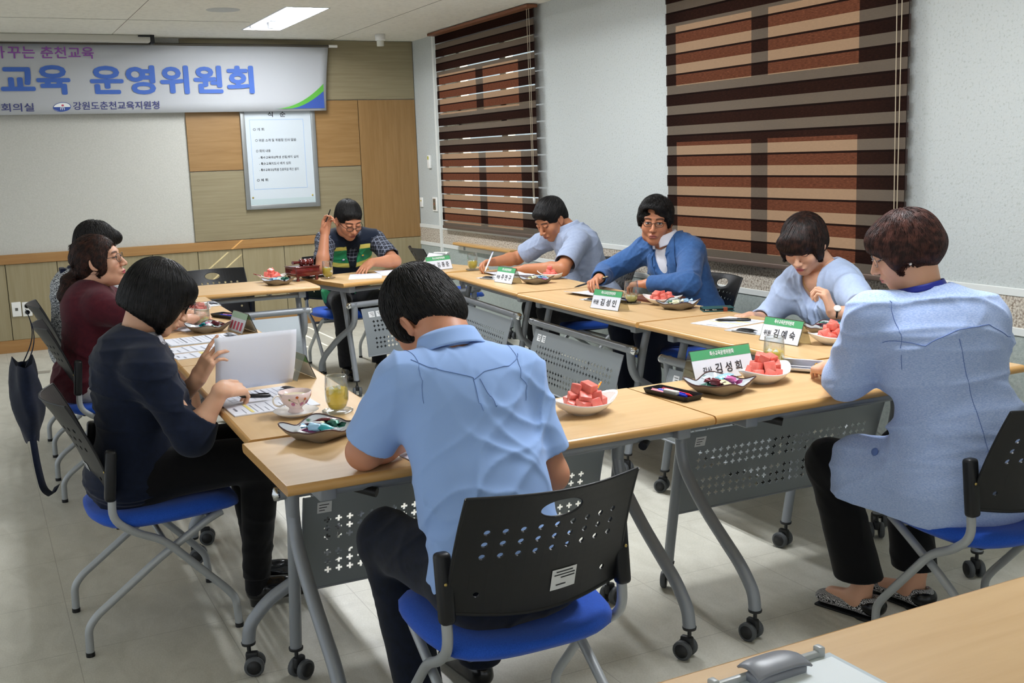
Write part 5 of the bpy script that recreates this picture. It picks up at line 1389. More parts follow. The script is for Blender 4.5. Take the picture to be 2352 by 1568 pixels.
# ------------------------------------------------------------------ arms, hands
def hand(F, wrist, d, nrm, side, s=1.0, curl=.5, spread=.12, thumb=.5, k=.006, curls=None, thumb_dir=None):
    """wrist point, d direction of the hand, nrm back-of-hand normal; side +1: thumb on the right of d seen from the back"""
    d = unit(d); nrm = np.asarray(nrm, float); nrm = unit(nrm-d*(nrm@d)); lat = np.cross(d, nrm)*side   # towards the thumb
    pal = wrist+d*.045*s; R = np.array([lat, d, nrm])
    F.box(wrist+d*.048*s, V3(.037, .045, .0125)*s, .012*s, R, .014)
    F.cone(wrist-d*.01*s, wrist+d*.03*s, .024*s, .024*s, .016, flat=(nrm, .72))
    lens = [(.036, .024, .019), (.040, .027, .021), (.037, .025, .020), (.029, .019, .017)]
    offs = [.028, .0095, -.0095, -.027]; base = [.090, .093, .089, .080]
    cl = curls if curls is not None else [curl]*4
    for i in range(4):
        b = wrist+(d*base[i]+lat*offs[i])*s; a = (offs[i]/.028)*spread; dd = unit(d*math.cos(a)+lat*math.sin(a)); ang = 0; p = b
        F.cone(b-d*.028*s, b, .0088*s, .0088*s, .006)
        rr = [.0082, .0074, .0066, .0056] if i < 3 else [.0072, .0064, .0058, .005]
        for j, l in enumerate(lens[i]):
            ang += cl[i]*(.75, .95, .6)[j]
            q = p+(dd*math.cos(ang)-nrm*math.sin(ang))*l*s; F.cone(p, q, rr[j]*s, rr[j+1]*s, .003); p = q
    tb = wrist+(d*.022+lat*.030)*s; td = unit(d*.75+lat*.62-nrm*(.25+.35*thumb)) if thumb_dir is None else unit(thumb_dir)
    F.cone(wrist+(d*.012+lat*.012)*s, tb+td*.010*s, .016*s, .0125*s, .010)
    p1 = tb+td*.036*s; F.cone(tb, p1, .0115*s, .0092*s, .006); td2 = unit(td+d*.35-nrm*.3*thumb-lat*.35*thumb); F.cone(p1, p1+td2*.027*s, .0092*s, .0068*s, .003)
    return F
def arm(F, sh, el, wr, s=1.0, k=.02):
    F.cone(sh, el, .047*s, .039*s, k); m_ = el+(wr-el)*.3
    F.cone(el, m_, .039*s, .0385*s, k); F.cone(m_, wr, .0385*s, .026*s, k); return F
GLS = {}
def glasses(parent, c, R, s, m_, rim=.0011, w_=.026, hh=.017, z=-.002, y=.098, rimless=False, lens=True):
    L = lambda x, y_, z_: Vector(c+(np.array([x, y_, z_])*s)@R)-parent.location
    se = lambda a: (abs(math.cos(a))**2.8+abs(math.sin(a))**2.8)**(-1/2.8)
    w_ = w_*.90; hh = hh*.90
    m = MB()
    for sx in (-1, 1):
        m.tube([L(sx*.031+math.cos(a)*w_*se(a), y-(.006 if math.cos(a)*sx > 0 else 0)*abs(math.cos(a)), z+math.sin(a)*hh*se(a)) for a in [2*PI*i/28 for i in range(28)]], rim*s, 6, closed=True)
        m.tube([L(sx*(.031+w_), y-.006, z+.005), L(sx*.068, y-.030, z+.006), L(sx*.078, -.002, z+.007), L(sx*.081, -.02, z-.004)], rim*s, 6)
    m.tube([L(-.008, y+.001, z+.004), L(0, y+.004, z+.007), L(.008, y+.001, z+.004)], rim*s, 6)
    g = m.build('eyeglasses', m_, parent)
    if lens:
        m = MB()
        for sx in (-1, 1):
            m.add([L(sx*.031+math.cos(a)*w_*.97*se(a), y-(.006 if math.cos(a)*sx > 0 else 0)*abs(math.cos(a)), z+math.sin(a)*hh*.98*se(a)) for a in [2*PI*i/20 for i in range(20)]], [tuple(range(20))])
        m.build('lens', GLASS, g)
    return g
def torso(F, pel, nb, shL, shR, k=.05, w_=1.0, dep=1.0, grow=0, belly=0, bust=0):
    """pel pelvis centre, nb base of neck, shoulders; returns body frame"""
    up = unit(nb-pel); rt = unit((shR-shL)-up*((shR-shL)@up)); fw = np.cross(up, rt)
    R = np.array([rt, fw, up]); H = np.linalg.norm(nb-pel); mid = lambda t, f=0: pel+(nb-pel)*t+fw*f
    F.ell(mid(.02, .0), V3(.165*w_+grow, .120*dep+grow, .115+grow), R, k)
    F.ell(mid(.30, .005+belly*.4), V3(.142*w_+grow, .108*dep+belly+grow, .150+grow), R, k)
    F.ell(mid(.66, .0), V3(.158*w_+grow, .112*dep+grow, .170+grow), R, k)
    F.ell(mid(.80, -.012), V3(.140*w_+grow, .088*dep+grow, .085+grow), R, k)
    c = (shL+shR)/2
    F.cone(shL, shR, .050+grow, .050+grow, k)
    for s_, sh in ((-1, shL), (1, shR)):
        F.cone(nb+rt*s_*.03-up*.005, sh+up*.01, .036+grow, .040+grow, .04)
        if bust: F.ell(mid(.62, .085)+rt*s_*.072, V3(.062, .055, .06)*bust+grow, R, .04)
    return R, fw, up, rt
def shoe(parent, heel, d, m_, L_=.26, w_=.046, h=.05, slip=False):
    d = unit(d); up = V3(0, 0, 1); R = frame(d)
    F = Field(); heel = np.asarray(heel, float)
    F.cone(heel+d*.035+up*.026, heel+d*(L_-.045)+up*.024, w_*.72, w_*.80, .02, flat=(up, .62)); F.ell(heel+d*.04+up*.045, V3(w_*.75, .05, .038), R, .02)
    if not slip: F.ell(heel+d*.10+up*.05, V3(w_*.72, .07, .030), R, .03)
    else: F.ell(heel+d*.085+up*.075, V3(w_*.62, .075, .035), R, .012, 's')
    F.cut(heel+up*.003, -up)
    return mesh_obj('shoe', [F.mesh(.004)], m_, parent, it=1)
# ================================================================== people
def A_(*a): return np.array(a, float)
def bframe(pel, nb, shL, shR):
    up = unit(nb-pel); rt = unit((shR-shL)-up*((shR-shL)@up)); fw = np.cross(up, rt)
    return np.array([rt, fw, up]), fw, up, rt
def person(label, at):
    return empty('person', at, 0, label, 'person')
def limit(fn, c, r_, base):
    b0 = np.array(srgb(base))
    def g(P):
        C = np.tile(b0, (len(P), 1)); m_ = np.linalg.norm(P-c, axis=1) < r_
        if m_.any(): C[m_] = fn(P[m_])
        return C
    return g
def body_obj(par, head, skin, col, arms=(), hh=.0028, ah=.0032, extra=(), core=None):
    if core is not None:
        cf = Field(); torso(cf, *core, .05, .94, .92, -.024); cf.cone(core[1]-A_(0, 0, .05), core[1]+A_(0, 0, .02), .04, .04, .03)
        extra = tuple(extra)+(cf,)
    pcs = [head.mesh(hh)]+[a.mesh(ah) for a in arms]+[e.mesh(.005) for e in extra]
    return mesh_obj('body', pcs, SKIN, par, col, it=1)
def const(c):
    a = np.array(srgb(c)); return lambda P: np.tile(a, (len(P), 1))
def leg(F, hip, knee, ank, rt=.085, rk=.060, ra=.048, k=.04):
    F.cone(hip, knee, rt, rk+.004, k); F.cone(knee, ank, rk, ra, k); return F
def trousers(par, pel, R, legs, m_, rt=.088, rk=.064, ra=.052, hip=(.168, .125, .115), seed=3, h=.0055, amp=.006, name='trousers', hemup=.05):
    F = Field(); F.ell(pel, A_(*hip), R, .04)
    for hp, kn, an in legs:
        F.cone(hp, kn, rt, rk+.006, .05); F.cone(kn, an, rk, ra, .03)
    F.disp(creases(seed, R, pel, 50, amp*2))
    for hp, kn, an in legs: F.cut(A_(an[0], an[1], hemup), (0, 0, -1), .003) if False else None
    F.cut(A_(0, 0, hemup), (0, 0, -1), .003)
    return mesh_obj(name, [F.mesh(h)], m_, par)
def band(par, name, c, R, m_, prof, a0=0, a1=2*PI, n=40, rx=1.0, ry=1.0, thick=.0018, wav=0):
    """open or closed ring of cloth; prof list of (radius, height); angle 0 = +right, pi/2 = forward"""
    off = np.array(par.location); m = MB()
    def f(a, b):
        t = a0+(a1-a0)*a; i = b*(len(prof)-1); j = min(int(i), len(prof)-2); u_ = i-j
        rr = prof[j][0]*(1-u_)+prof[j+1][0]*u_; z = prof[j][1]*(1-u_)+prof[j+1][1]*u_
        z += wav*math.sin(t*3)
        return Vector(c+A_(math.cos(t)*rr*rx, math.sin(t)*rr*ry, z)@R-off)
    m.grid(f, n, len(prof)*3-2); o = m.build(name, m_, par)
    return solid(o, thick)
def strand_tube(par, name, pts, r_, m_, n=6):
    off = Vector(par.location); m = MB(); m.tube([Vector(p)-off for p in pts], r_, n); return m.build(name, m_, par)
def on_surface(F, pts, lift=.0):
    P = np.array(pts, float)
    for _ in range(12): P = P-grad(F, P)*(F.value(P)-lift)[:, None]*.9
    return P
def seam(par, F, pts, m_, r_=.0012, n=24, lift=.0006, name='seam'):
    pts = np.array(pts, float); t = np.linspace(0, len(pts)-1, n); i = np.clip(t.astype(int), 0, len(pts)-2); u_ = (t-i)[:, None]
    P = on_surface(F, pts[i]*(1-u_)+pts[i+1]*u_, lift); return strand_tube(par, name, P, r_, m_, 5)
def top_garment(par, name, m_, pel, nb, shL, shR, sleeves, h=.004, grow=.012, w_=1.0, dep=1.0, belly=0, bust=0, neck=None, hem=None, seed=1, amp=.006, freq=26, color=None, upr=.056, extra=None, kneck=.012, cutfront=None, it=2):
    """sleeves: list of (shoulder, elbow, end, r_elbow, r_end); returns object, field, frame"""
    F = Field(); R, fw, up, rt = torso(F, pel, nb, shL, shR, .05, w_, dep, grow, belly, bust)
    for (a, b, e, re, rn) in sleeves:
        F.cone(a, b, upr+grow*.4, re, .035)
        if e is not None: F.cone(b, e, re, rn, .02)
    if extra: extra(F, R, fw, up, rt)
    cuffs = [e if e is not None else b for (a, b, e, re, rn) in sleeves]
    cr_, wb_ = creases(seed, R, pel, freq*2.1, amp*3.4), wob(seed+9, 16, amp*.5)
    def fold(P):
        env = np.ones(P.shape[:-1])
        for q in cuffs: env = env*np.clip((np.linalg.norm(P-q, axis=-1)-.045)/.06, 0, 1)
        return (cr_(P)+wb_(P))*env
    F.disp(fold)
    for (a, b, e, re, rn) in sleeves:      # hollow cuffs
        q, p, rr = (e, b, rn) if e is not None else (b, a, re)
        d = unit(q-p); F.cut(q+d*0, d, .002) if False else None
        # the cone ends in a ball: slice it and hollow it
        F._push((lambda P, q=q, d=d, rr=rr: -np.maximum(-((P-q)@d), np.linalg.norm(P-q, axis=-1)-rr*2.2) if False else np.maximum(-((P-q)@d), np.linalg.norm(P-q-d*rr, axis=-1)-rr*1.9)), q-rr*3.5, q+rr*3.5, .003, 's')
        F.cone(q-d*.035, q+d*.05, rr-.0085, rr-.0055, .003, 's')
    if neck is not None:
        (c, rad, dr) = neck; F.cone(c-dr*.06, c+dr*.14, rad, rad*1.15, kneck, 's')
    if hem is not None: F.cut(hem[0], hem[1], .004)
    if cutfront: cutfront(F, R, fw, up, rt)
    o = mesh_obj(name, [F.mesh(h)], m_, par, color(R, fw, up, rt) if color else None, it)
    return o, F, R, fw, up, rt
DKSEAM = mat('seam_blue', '#6480b4', .8); 
# ---- M: man in blue shirt, seen from behind ---------------------------------
def man_back():
    par = person('man seen from behind in short sleeved light blue shirt, head bent over the near table', (1.05, 2.05, 0))
    skin = '#c48a6c'
    pel, nb = A_(1.030, 2.195, .530), A_(1.025, 2.435, 1.000); shL, shR = A_(.885, 2.410, .950), A_(1.175, 2.380, .935)
    RT, fw, up, rt = bframe(pel, nb, shL, shR)
    c = A_(1.010, 2.585, 1.085); R = frame(A_(-.22, .62, -.75), None, A_(.90, .42, .18)); s = 1.0
    H, L = head_fields(c, R, s, neck_to=nb+A_(0, .0, -.02), nr=.060)
    elL, wrL = A_(.805, 2.490, .777), A_(1.00, 2.60, .777); elR, wrR = A_(1.235, 2.330, .690), A_(1.16, 2.56, .775)
    aL = Field(); arm(aL, shL, elL, wrL, 1.08); hand(aL, wrL, A_(.9, .35, -.05), A_(0, .05, 1), 1, 1.05, .35)
    aR = Field(); arm(aR, shR, elR, wrR, 1.08); hand(aR, wrR, A_(-.75, .6, -.05), A_(0, .05, 1), -1, 1.05, .6)
    body_obj(par, H, skin, limit(face_color(c, R, s, skin, '#a8655a', '#1a1512'), c, .16*s, skin), (aL, aR), core=(pel, nb, shL, shR))
    def ex(F, R_, fw, up, rt):
        F.ell(pel+up*.0, A_(.168, .105, .12), R_, .05); F.ell(pel+up*.2, A_(.158, .11, .16), R_, .05); F.ell(nb-up*.10-fw*.055, A_(.13, .05, .09), R_, .05)
    endL = shL+(elL-shL)*.86; endR = shR+(elR-shR)*.80
    SH = fabric('shirt_light_blue', '#90afe2', None, .8, .10, 1400); bsdf(SH).inputs['Sheen Weight'].default_value = .15
    def cutl(F, R_, fw, up, rt):
        # pleat below the yoke and a few long wrinkles
        yk = nb-up*.085-fw*.13
        F.cone(yk, yk-up*.20+rt*.035, .006, .004, .016, 's'); F.cone(yk+rt*.05-up*.02, yk+rt*.075-up*.30, .005, .003, .014, 's')
    o, F, RT, fw, up, rt = top_garment(par, 'shirt', SH, pel, nb, shL, shR, [(shL, endL, None, .066, 0), (shR, endR, None, .066, 0)], .0042, .012, .98, .92, .0, neck=(nb+up*.012, .060, up+fw*.15), seed=11, amp=.0085, freq=22, extra=ex, upr=.064, cutfront=cutl, hem=(pel-up*.095, -up*1))
    # collar: folded band round the back of the neck
    cc = nb+up*.008+fw*.002; Rc = frame(fw, None, rt)
    band(par, 'collar', cc+up*.010, RT, SH, [(.066, -.012), (.064, .030), (.068, .036), (.077, .008), (.086, -.012)], PI*.60, PI*2.40, 60, 1.08, 1.0, .0022)
    yk = nb-up*.088-fw*.14
    seam(par, F, [shL+up*.025-fw*.05+rt*.01, shL+up*.005-fw*.10+rt*.05, yk-rt*.03+up*.010, yk-up*.008, yk+rt*.03+up*.010, shR+up*.012-fw*.10-rt*.05, shR+up*.03-fw*.05-rt*.01], DKSEAM, .0010, 60)
    for dx in (-.012, .022): seam(par, F, [yk+rt*dx*.6-up*.008, yk+rt*(dx*1.3+.008)-up*.09], DKSEAM, .0008, 16)
    for sh, el, sg in ((shL, elL, 1), (shR, elR, -1)): seam(par, F, [sh+up*.06+rt*sg*.02, sh-fw*.07+rt*sg*.025+up*.01, sh-fw*.06+rt*sg*.03-up*.07], DKSEAM, .0007, 20)
    # trousers, belt hidden
    TR = fabric('navy_trousers', '#141a2a', '#10151f', .85, .1, 1200)
    legs = [(A_(.955, 2.17, .515), A_(.875, 2.560, .520), A_(.925, 2.50, .09)), (A_(1.135, 2.17, .515), A_(1.185, 2.60, .515), A_(1.165, 2.66, .09))]
    trousers(par, pel-up*.02, RT, legs, TR, .090, .068, .062, seed=4, hemup=.07)
    SHO = mat('black_leather', '#0e0e10', .25, coat=.3)
    shoe(par, A_(.925, 2.44, 0), (0.05, 1, 0), SHO); shoe(par, A_(1.165, 2.62, 0), (-.1, 1, 0), SHO)
    # hair
    HF = Field(); HF.ell(L(0, -.018, .036), V3(.087, .103, .092)*s, R, .02); HF.ell(L(0, -.060, -.010), V3(.070, .056, .072)*s, R, .03)
    for sx in (-1, 1): HF.ell(L(sx*.068, .012, .0), V3(.020, .040, .05)*s, R, .02)
    HF.ell(L(0, .095, -.035), V3(.085, .062, .078)*s, R, .012, 's')
    for sx in (-1, 1): HF.ell(L(sx*.086, -.006, -.030), V3(.022, .024, .040)*s, R, .008, 's')
    HF.ell(L(0, -.074, -.055), V3(.048, .034, .05)*s, R, .03); HF.cut(L(0, -.05, -.098), A_(0, .35, -1)@R, .012)
    hair_obj(par, HF, c, R, s, hair_mat('hair_black', '#0c0b0b', '#1c1917', .42), .004, 3400, .035, (0.01, -.055, .11), gravity=.06, lift=.0015, rad=.0013, seed=3, jitter=.20)
    return par
man_back()

# ---- L1: woman in navy jacket ----------------------------------------------------
def woman_navy():
    par = person('woman with black bob and black glasses in navy jacket holding up a white page', (.45, 3.62, 0))
    skin = '#d8a98c'
    pel, nb = A_(.400, 3.620, .530), A_(.425, 3.605, .945); shL, shR = A_(.465, 3.765, .875), A_(.440, 3.445, .868)
    RT, fw, up, rt = bframe(pel, nb, shL, shR)
    c = A_(.520, 3.615, 1.070); R = frame(A_(.86, -.02, -.50), None, A_(.0, -1, .0)); s = .93
    H, L = head_fields(c, R, s, fem=True, neck_to=nb+A_(.0, 0, -.03), nr=.050)
    elR, wrR = A_(.545, 3.360, .665), A_(.640, 3.345, .800); elL, wrL = A_(.53, 3.78, .665), A_(.600, 3.540, .800)
    aR = Field(); arm(aR, shR, elR, wrR, .92); hand(aR, wrR, A_(.78, .55, -.12), A_(-.15, -.55, .80), -1, .95, .65, curls=[.45, .75, .8, .85], thumb_dir=A_(.85, .35, .05))
    aL = Field(); arm(aL, shL, elL, wrL, .92); hand(aL, wrL, A_(.45, -.15, .75), A_(-.75, -.45, .40), -1, .92, .4, curls=[.15, .45, .6, .7], thumb_dir=A_(.75, -.35, .15))
    body_obj(par, H, skin, limit(face_color(c, R, s, skin, '#b05a60', '#2a1d18', closed=True), c, .16, skin), (aR, aL), hh=.0026, ah=.0026, core=(pel, nb, shL, shR))
    NV = fabric('navy_jacket', '#121b30', '#0f1728', .82, .12, 1300)
    enR = elR+(wrR-elR)*.42; enL = elL+(wrL-elL)*.42
    def ex(F, R_, fw, up, rt):
        F.ell(pel-up*.03-fw*.03, A_(.180, .130, .10), R_, .05); F.ell(nb-up*.08-fw*.05, A_(.12, .06, .09), R_, .05)
    o, F, RT, fw, up, rt = top_garment(par, 'jacket', NV, pel, nb, shL, shR, [(shL, elL, enL, .060, .047), (shR, elR, enR, .062, .048)], .0042, .014, .98, .98, .0, .9, neck=(nb+up*.012+fw*.03, .066, up+fw*.5), seed=21, amp=.0075, freq=22, extra=ex, upr=.060, hem=(pel-up*.105, -up))
    BL = fabric('white_lace', '#a9abb6', '#c9cad2', .8, .5, 260)
    pts = on_surface(F, [nb+up*.0+fw*.07-rt*.0+rt*t for t in (.05, .06)], 0)
    band(par, 'lace_neckline', nb+fw*.018-up*.004, RT, BL, [(.060, .030), (.074, .010), (.080, -.012)], -.55, 1.35, 26, 1.0, 1.0, .002, .003)
    m = MB(); off = Vector(par.location)
    for i in range(16):
        t = -.5+i*.12; p = nb+fw*.018+A_(math.cos(t)*.0815, math.sin(t)*.0815, -.008+.004*math.sin(i*2))@RT; m.lathe([(0, -.003), (.003, 0), (0, .003)], Vector(p)-off, 6)
    m.build('bead_trim', mat('bead_white', '#d5d6dc', .2), par)
    BK = fabric('black_trousers', '#0c0c0f', '#09090b', .85, .08, 1200)
    legs = [(A_(.43, 3.535, .520), A_(.775, 3.500, .525), A_(.745, 3.560, .09)), (A_(.43, 3.71, .520), A_(.765, 3.720, .530), A_(.790, 3.700, .09))]
    trousers(par, pel-up*.02, RT, legs, BK, .088, .066, .044, seed=5, hemup=.10)
    SHO = mat('black_patent', '#0c0c0e', .15, coat=.5)
    for hx, hy, dr in ((.715, 3.560, (1, -.10, 0)), (.745, 3.705, (1, .02, 0))):
        so = shoe(par, A_(hx, hy, .012), dr, SHO, .25, .044); m = MB(); m.lathe([(.026, 0), (.028, .02), (.030, .03)], Vector((hx+.03, hy, 0))-off, 14); m.build('heel', SHO, so)
    F2 = Field(); F2.cone(A_(.745, 3.56, .06), A_(.75, 3.555, .14), .040, .043, .01); F2.cone(A_(.79, 3.70, .06), A_(.785, 3.70, .14), .040, .043, .01); mesh_obj('sock', [F2.mesh(.005)], BK, par)
    HF = Field(); HF.ell(L(0, -.016, .030), V3(.099, .114, .103)*s, R, .02); HF.ell(L(0, -.030, -.045), V3(.096, .096, .090)*s, R, .05)
    for sx in (-1, 1): HF.ell(L(sx*.072, .012, -.035), V3(.024, .050, .070)*s, R, .03)
    HF.ell(L(0, .062, .055), V3(.066, .045, .040)*s, R, .03)
    HF.ell(L(0, .112, -.058), V3(.075, .062, .088)*s, R, .012, 's')
    HF.ell(L(0, -.035, -.150), V3(.07, .07, .06)*s, R, .02, 's')
    HF.cut(L(0, -.04, -.090), A_(0, -.18, -1)@R, .010)
    hair_obj(par, HF, c, R, s, hair_mat('hair_black_gloss', '#0a0a0b', '#1d1c1e', .30), .0038, 2400, .17, (.0, -.02, .125), gravity=.55, lift=.0012, rad=.0013, seed=8, jitter=.18)
    glasses(par, c, R, s, mat('glasses_black', '#0d0d0f', .25), .0022, .024, .015)
    return par
woman_navy()

# ---- L2: woman in maroon -----------------------------------------------------------
def woman_maroon():
    par = person('woman in maroon short sleeved top with thin glasses and long curly ponytail, looking up', (.45, 5.40, 0))
    skin = '#d2a084'
    pel, nb = A_(.425, 5.395, .515), A_(.480, 5.375, .940); shL, shR = A_(.530, 5.535, .870), A_(.490, 5.225, .865)
    RT, fw, up, rt = bframe(pel, nb, shL, shR)
    c = A_(.520, 5.360, 1.065); R = frame(A_(.88, -.36, .14), None, A_(-.36, -.88, 0)); s = 1.0
    H, L = head_fields(c, R, s, fem=True, neck_to=nb+A_(-.01, 0, -.02), nr=.050)
    elR, wrR = A_(.690, 5.070, .780), A_(.88, 5.20, .775); elL, wrL = A_(.74, 5.58, .780), A_(.90, 5.38, .775)
    aR = Field(); arm(aR, shR, elR, wrR, .95); hand(aR, wrR, A_(.6, .8, 0), A_(0, 0, 1), -1, .95, .5)
    aL = Field(); arm(aL, shL, elL, wrL, .95); hand(aL, wrL, A_(.6, -.8, 0), A_(0, 0, 1), 1, .95, .5)
    # bare lower legs
    lg = Field(); lg.cone(A_(.84, 5.30, .49), A_(.88, 5.20, .08), .058, .036, .02); lg.cone(A_(.62, 5.32, .5), A_(.84, 5.30, .49), .07, .058, .02)
    lg.cone(A_(.84, 5.50, .49), A_(.90, 5.47, .08), .058, .036, .02); lg.cone(A_(.62, 5.48, .5), A_(.84, 5.50, .49), .07, .058, .02)
    body_obj(par, H, skin, limit(face_color(c, R, s, skin, '#b5525c', '#3a261e', gaze=.002), c, .17, skin), (aR, aL), extra=(lg,), core=(pel, nb, shL, shR))
    MR = fabric('maroon_jersey', '#4e1822', '#431420', .85, .1, 1400)
    def ex(F, R_, fw, up, rt):
        F.ell(pel-up*.02-fw*.02, A_(.185, .150, .11), R_, .05); F.ell(nb-up*.09-fw*.055, A_(.13, .065, .10), R_, .05)
    o, F, RT, fw, up, rt = top_garment(par, 'top', MR, pel, nb, shL, shR, [(shL, shL+(elL-shL)*.75, None, .062, 0), (shR, shR+(elR-shR)*.75, None, .062, 0)], .005, .012, 1.0, 1.0, .02, 1.0, neck=(nb+up*.014+fw*.015, .058, up+fw*.35), seed=31, amp=.006, freq=22, extra=ex, upr=.062, hem=(pel-up*.09, -up))
    SK = fabric('grey_skirt', '#a9a8a8', '#9c9b9c', .85); F3 = Field(); F3.ell(pel-A_(0, 0, .02), A_(.19, .15, .11), RT, .05)
    for y in (5.32, 5.48): F3.cone(A_(.46, y, .50), A_(.74, y, .505), .096, .082, .06)
    F3.cut(A_(.78, 0, .5), A_(1, 0, 0)); F3.disp(wob(3, 30, .003)); mesh_obj('skirt', [F3.mesh(.006)], SK, par)
    SHO = mat('beige_shoes', '#b9a58c', .4); shoe(par, A_(.85, 5.20, 0), (1, -.1, 0), SHO, .24, .042); shoe(par, A_(.87, 5.47, 0), (1, 0, 0), SHO, .24, .042)
    HM = hair_mat('hair_dark_brown', '#1d100c', '#43251a', .35)
    HF = Field(); HF.ell(L(0, -.022, .034), V3(.086, .104, .092)*s, R, .02); HF.ell(L(0, -.070, -.020), V3(.066, .050, .065)*s, R, .04)
    for sx in (-1, 1): HF.ell(L(sx*.070, .018, -.012), V3(.018, .030, .055)*s, R, .02)
    HF.ell(L(0, .106, -.030), V3(.085, .070, .094)*s, R, .012, 's')
    for sx in (-1, 1): HF.ell(L(sx*.088, -.002, -.052), V3(.020, .026, .024)*s, R, .008, 's')
    HF.cut(L(0, -.05, -.085), A_(0, .25, -1)@R, .012)
    p0 = L(0, -.105, -.035); P1 = [p0, p0+A_(-.045, .0, -.05), p0+A_(-.055, -.01, -.11), p0+A_(-.030, -.01, -.17), p0+A_(-.01, -.005, -.215)]
    rad = [.022, .036, .042, .036, .012]
    for a, b, r0, r1 in zip(P1, P1[1:], rad, rad[1:]): HF.cone(a, b, r0, r1, .02)
    HF.disp(lambda P: .004*np.sin(((P-c)@R.T)[:, 2]*95+((P-c)@R.T)[:, 0]*60)*(((P-c)@R.T)[:, 1] < -.10))
    hair_obj(par, HF, c, R, s, HM, .0042, 2200, .16, (0, .02, .12), gravity=.35, lift=.0015, wave=.55, rad=.0015, seed=9, flow=lambda q: np.stack([-q[:, 0]*3, -np.ones(len(q))*.9, -.4*np.ones(len(q))], 1), jitter=.25)
    m = MB(); m.lathe([(0, -.012), (.012, -.006), (.014, .004), (0, .012)], Vector(L(.01, -.108, -.022))-Vector(par.location), 12); m.build('hair_clip', mat('pearl_clip', '#cfd6cf', .1, metal=.4), par)
    glasses(par, c, R, s, mat('glasses_grey', '#4a4648', .3, metal=.5), .0013, .027, .021)
    return par
woman_maroon()

# ---- L3: woman in grey knit, mostly hidden ------------------------------------------
def woman_knit():
    par = person('person in grey knit top almost hidden behind the woman in maroon', (.45, 6.25, 0))
    skin = '#d0a086'
    pel, nb = A_(.455, 6.26, .515), A_(.500, 6.25, .930); shL, shR = A_(.55, 6.41, .865), A_(.515, 6.10, .865)
    RT, fw, up, rt = bframe(pel, nb, shL, shR)
    c = A_(.600, 6.235, 1.075); R = frame(A_(.90, .35, -.25)); s = 1.0
    H, L = head_fields(c, R, s, fem=True, neck_to=nb, nr=.05)
    elR, wrR = A_(.70, 6.0, .785), A_(.86, 6.13, .78); elL, wrL = A_(.74, 6.44, .785), A_(.9, 6.3, .78)
    aR = Field(); arm(aR, shR, elR, wrR, .92); hand(aR, wrR, A_(.6, .8, 0), A_(0, 0, 1), -1, .95, .5)
    aL = Field(); arm(aL, shL, elL, wrL, .92); hand(aL, wrL, A_(.6, -.8, 0), A_(0, 0, 1), 1, .95, .5)
    body_obj(par, H, skin, limit(face_color(c, R, s, skin, '#b05a60', '#2a1d18'), c, .16, skin), (aR, aL), hh=.004, ah=.0045, core=(pel, nb, shL, shR))
    KN = mat('grey_knit', '#8b8f92', .9, spec=.1); noise_color(KN, '#3c4046', '#c6c9cb', scale=(1, 1, 2.2), ns=95, detail=2, lo=.42, hi=.58)
    o, F, RT, fw, up, rt = top_garment(par, 'knit_top', KN, pel, nb, shL, shR, [(shL, elL, elL+(wrL-elL)*.5, .056, .045), (shR, elR, elR+(wrR-elR)*.5, .056, .045)], .007, .012, 1.0, 1.15, .01, .8, neck=(nb+up*.014, .055, up), seed=41, amp=.004, upr=.06, hem=(pel-up*.10, -up), extra=lambda F, R_, fw, up, rt: F.ell(nb-up*.09-fw*.055, A_(.125, .07, .10), R_, .05))
    NVC = fabric('navy_collar', '#161d33'); band(par, 'collar', nb+up*.012, RT, NVC, [(.060, .03), (.064, .0), (.090, -.022)], 0, 2*PI, 30, 1.1, 1.0, .003)
    m = MB(); m.rbox(Vector(nb+up*.005-fw*.085)-Vector(par.location), (.03, .11, .05), .008); m.build('collar_bow', NVC, par)
    BK = fabric('dark_trousers_l3', '#15161a')
    trousers(par, pel-up*.02, RT, [(A_(.49, 6.17, .515), A_(.84, 6.15, .515), A_(.86, 6.15, .08)), (A_(.49, 6.35, .515), A_(.84, 6.36, .515), A_(.86, 6.36, .08))], BK, h=.009)
    for y in (6.15, 6.36): shoe(par, A_(.83, y, 0), (1, 0, 0), BLK, .24, .042)
    HF = Field(); HF.ell(L(0, -.018, .038), V3(.092, .110, .098)*s, R, .02); HF.ell(L(0, -.05, -.03), V3(.080, .068, .07)*s, R, .04); HF.ell(L(0, .085, .060), V3(.06, .035, .035)*s, R, .03)
    HF.ell(L(0, .105, -.045), V3(.078, .062, .085)*s, R, .012, 's'); HF.cut(L(0, -.05, -.085), A_(0, .25, -1)@R, .012)
    hair_obj(par, HF, c, R, s, bpy.data.materials['hair_black'], .006, 900, .08, (0, -.03, .12), gravity=.3, lift=.003, wave=.8, rad=.002, seed=19)
    return par
woman_knit()
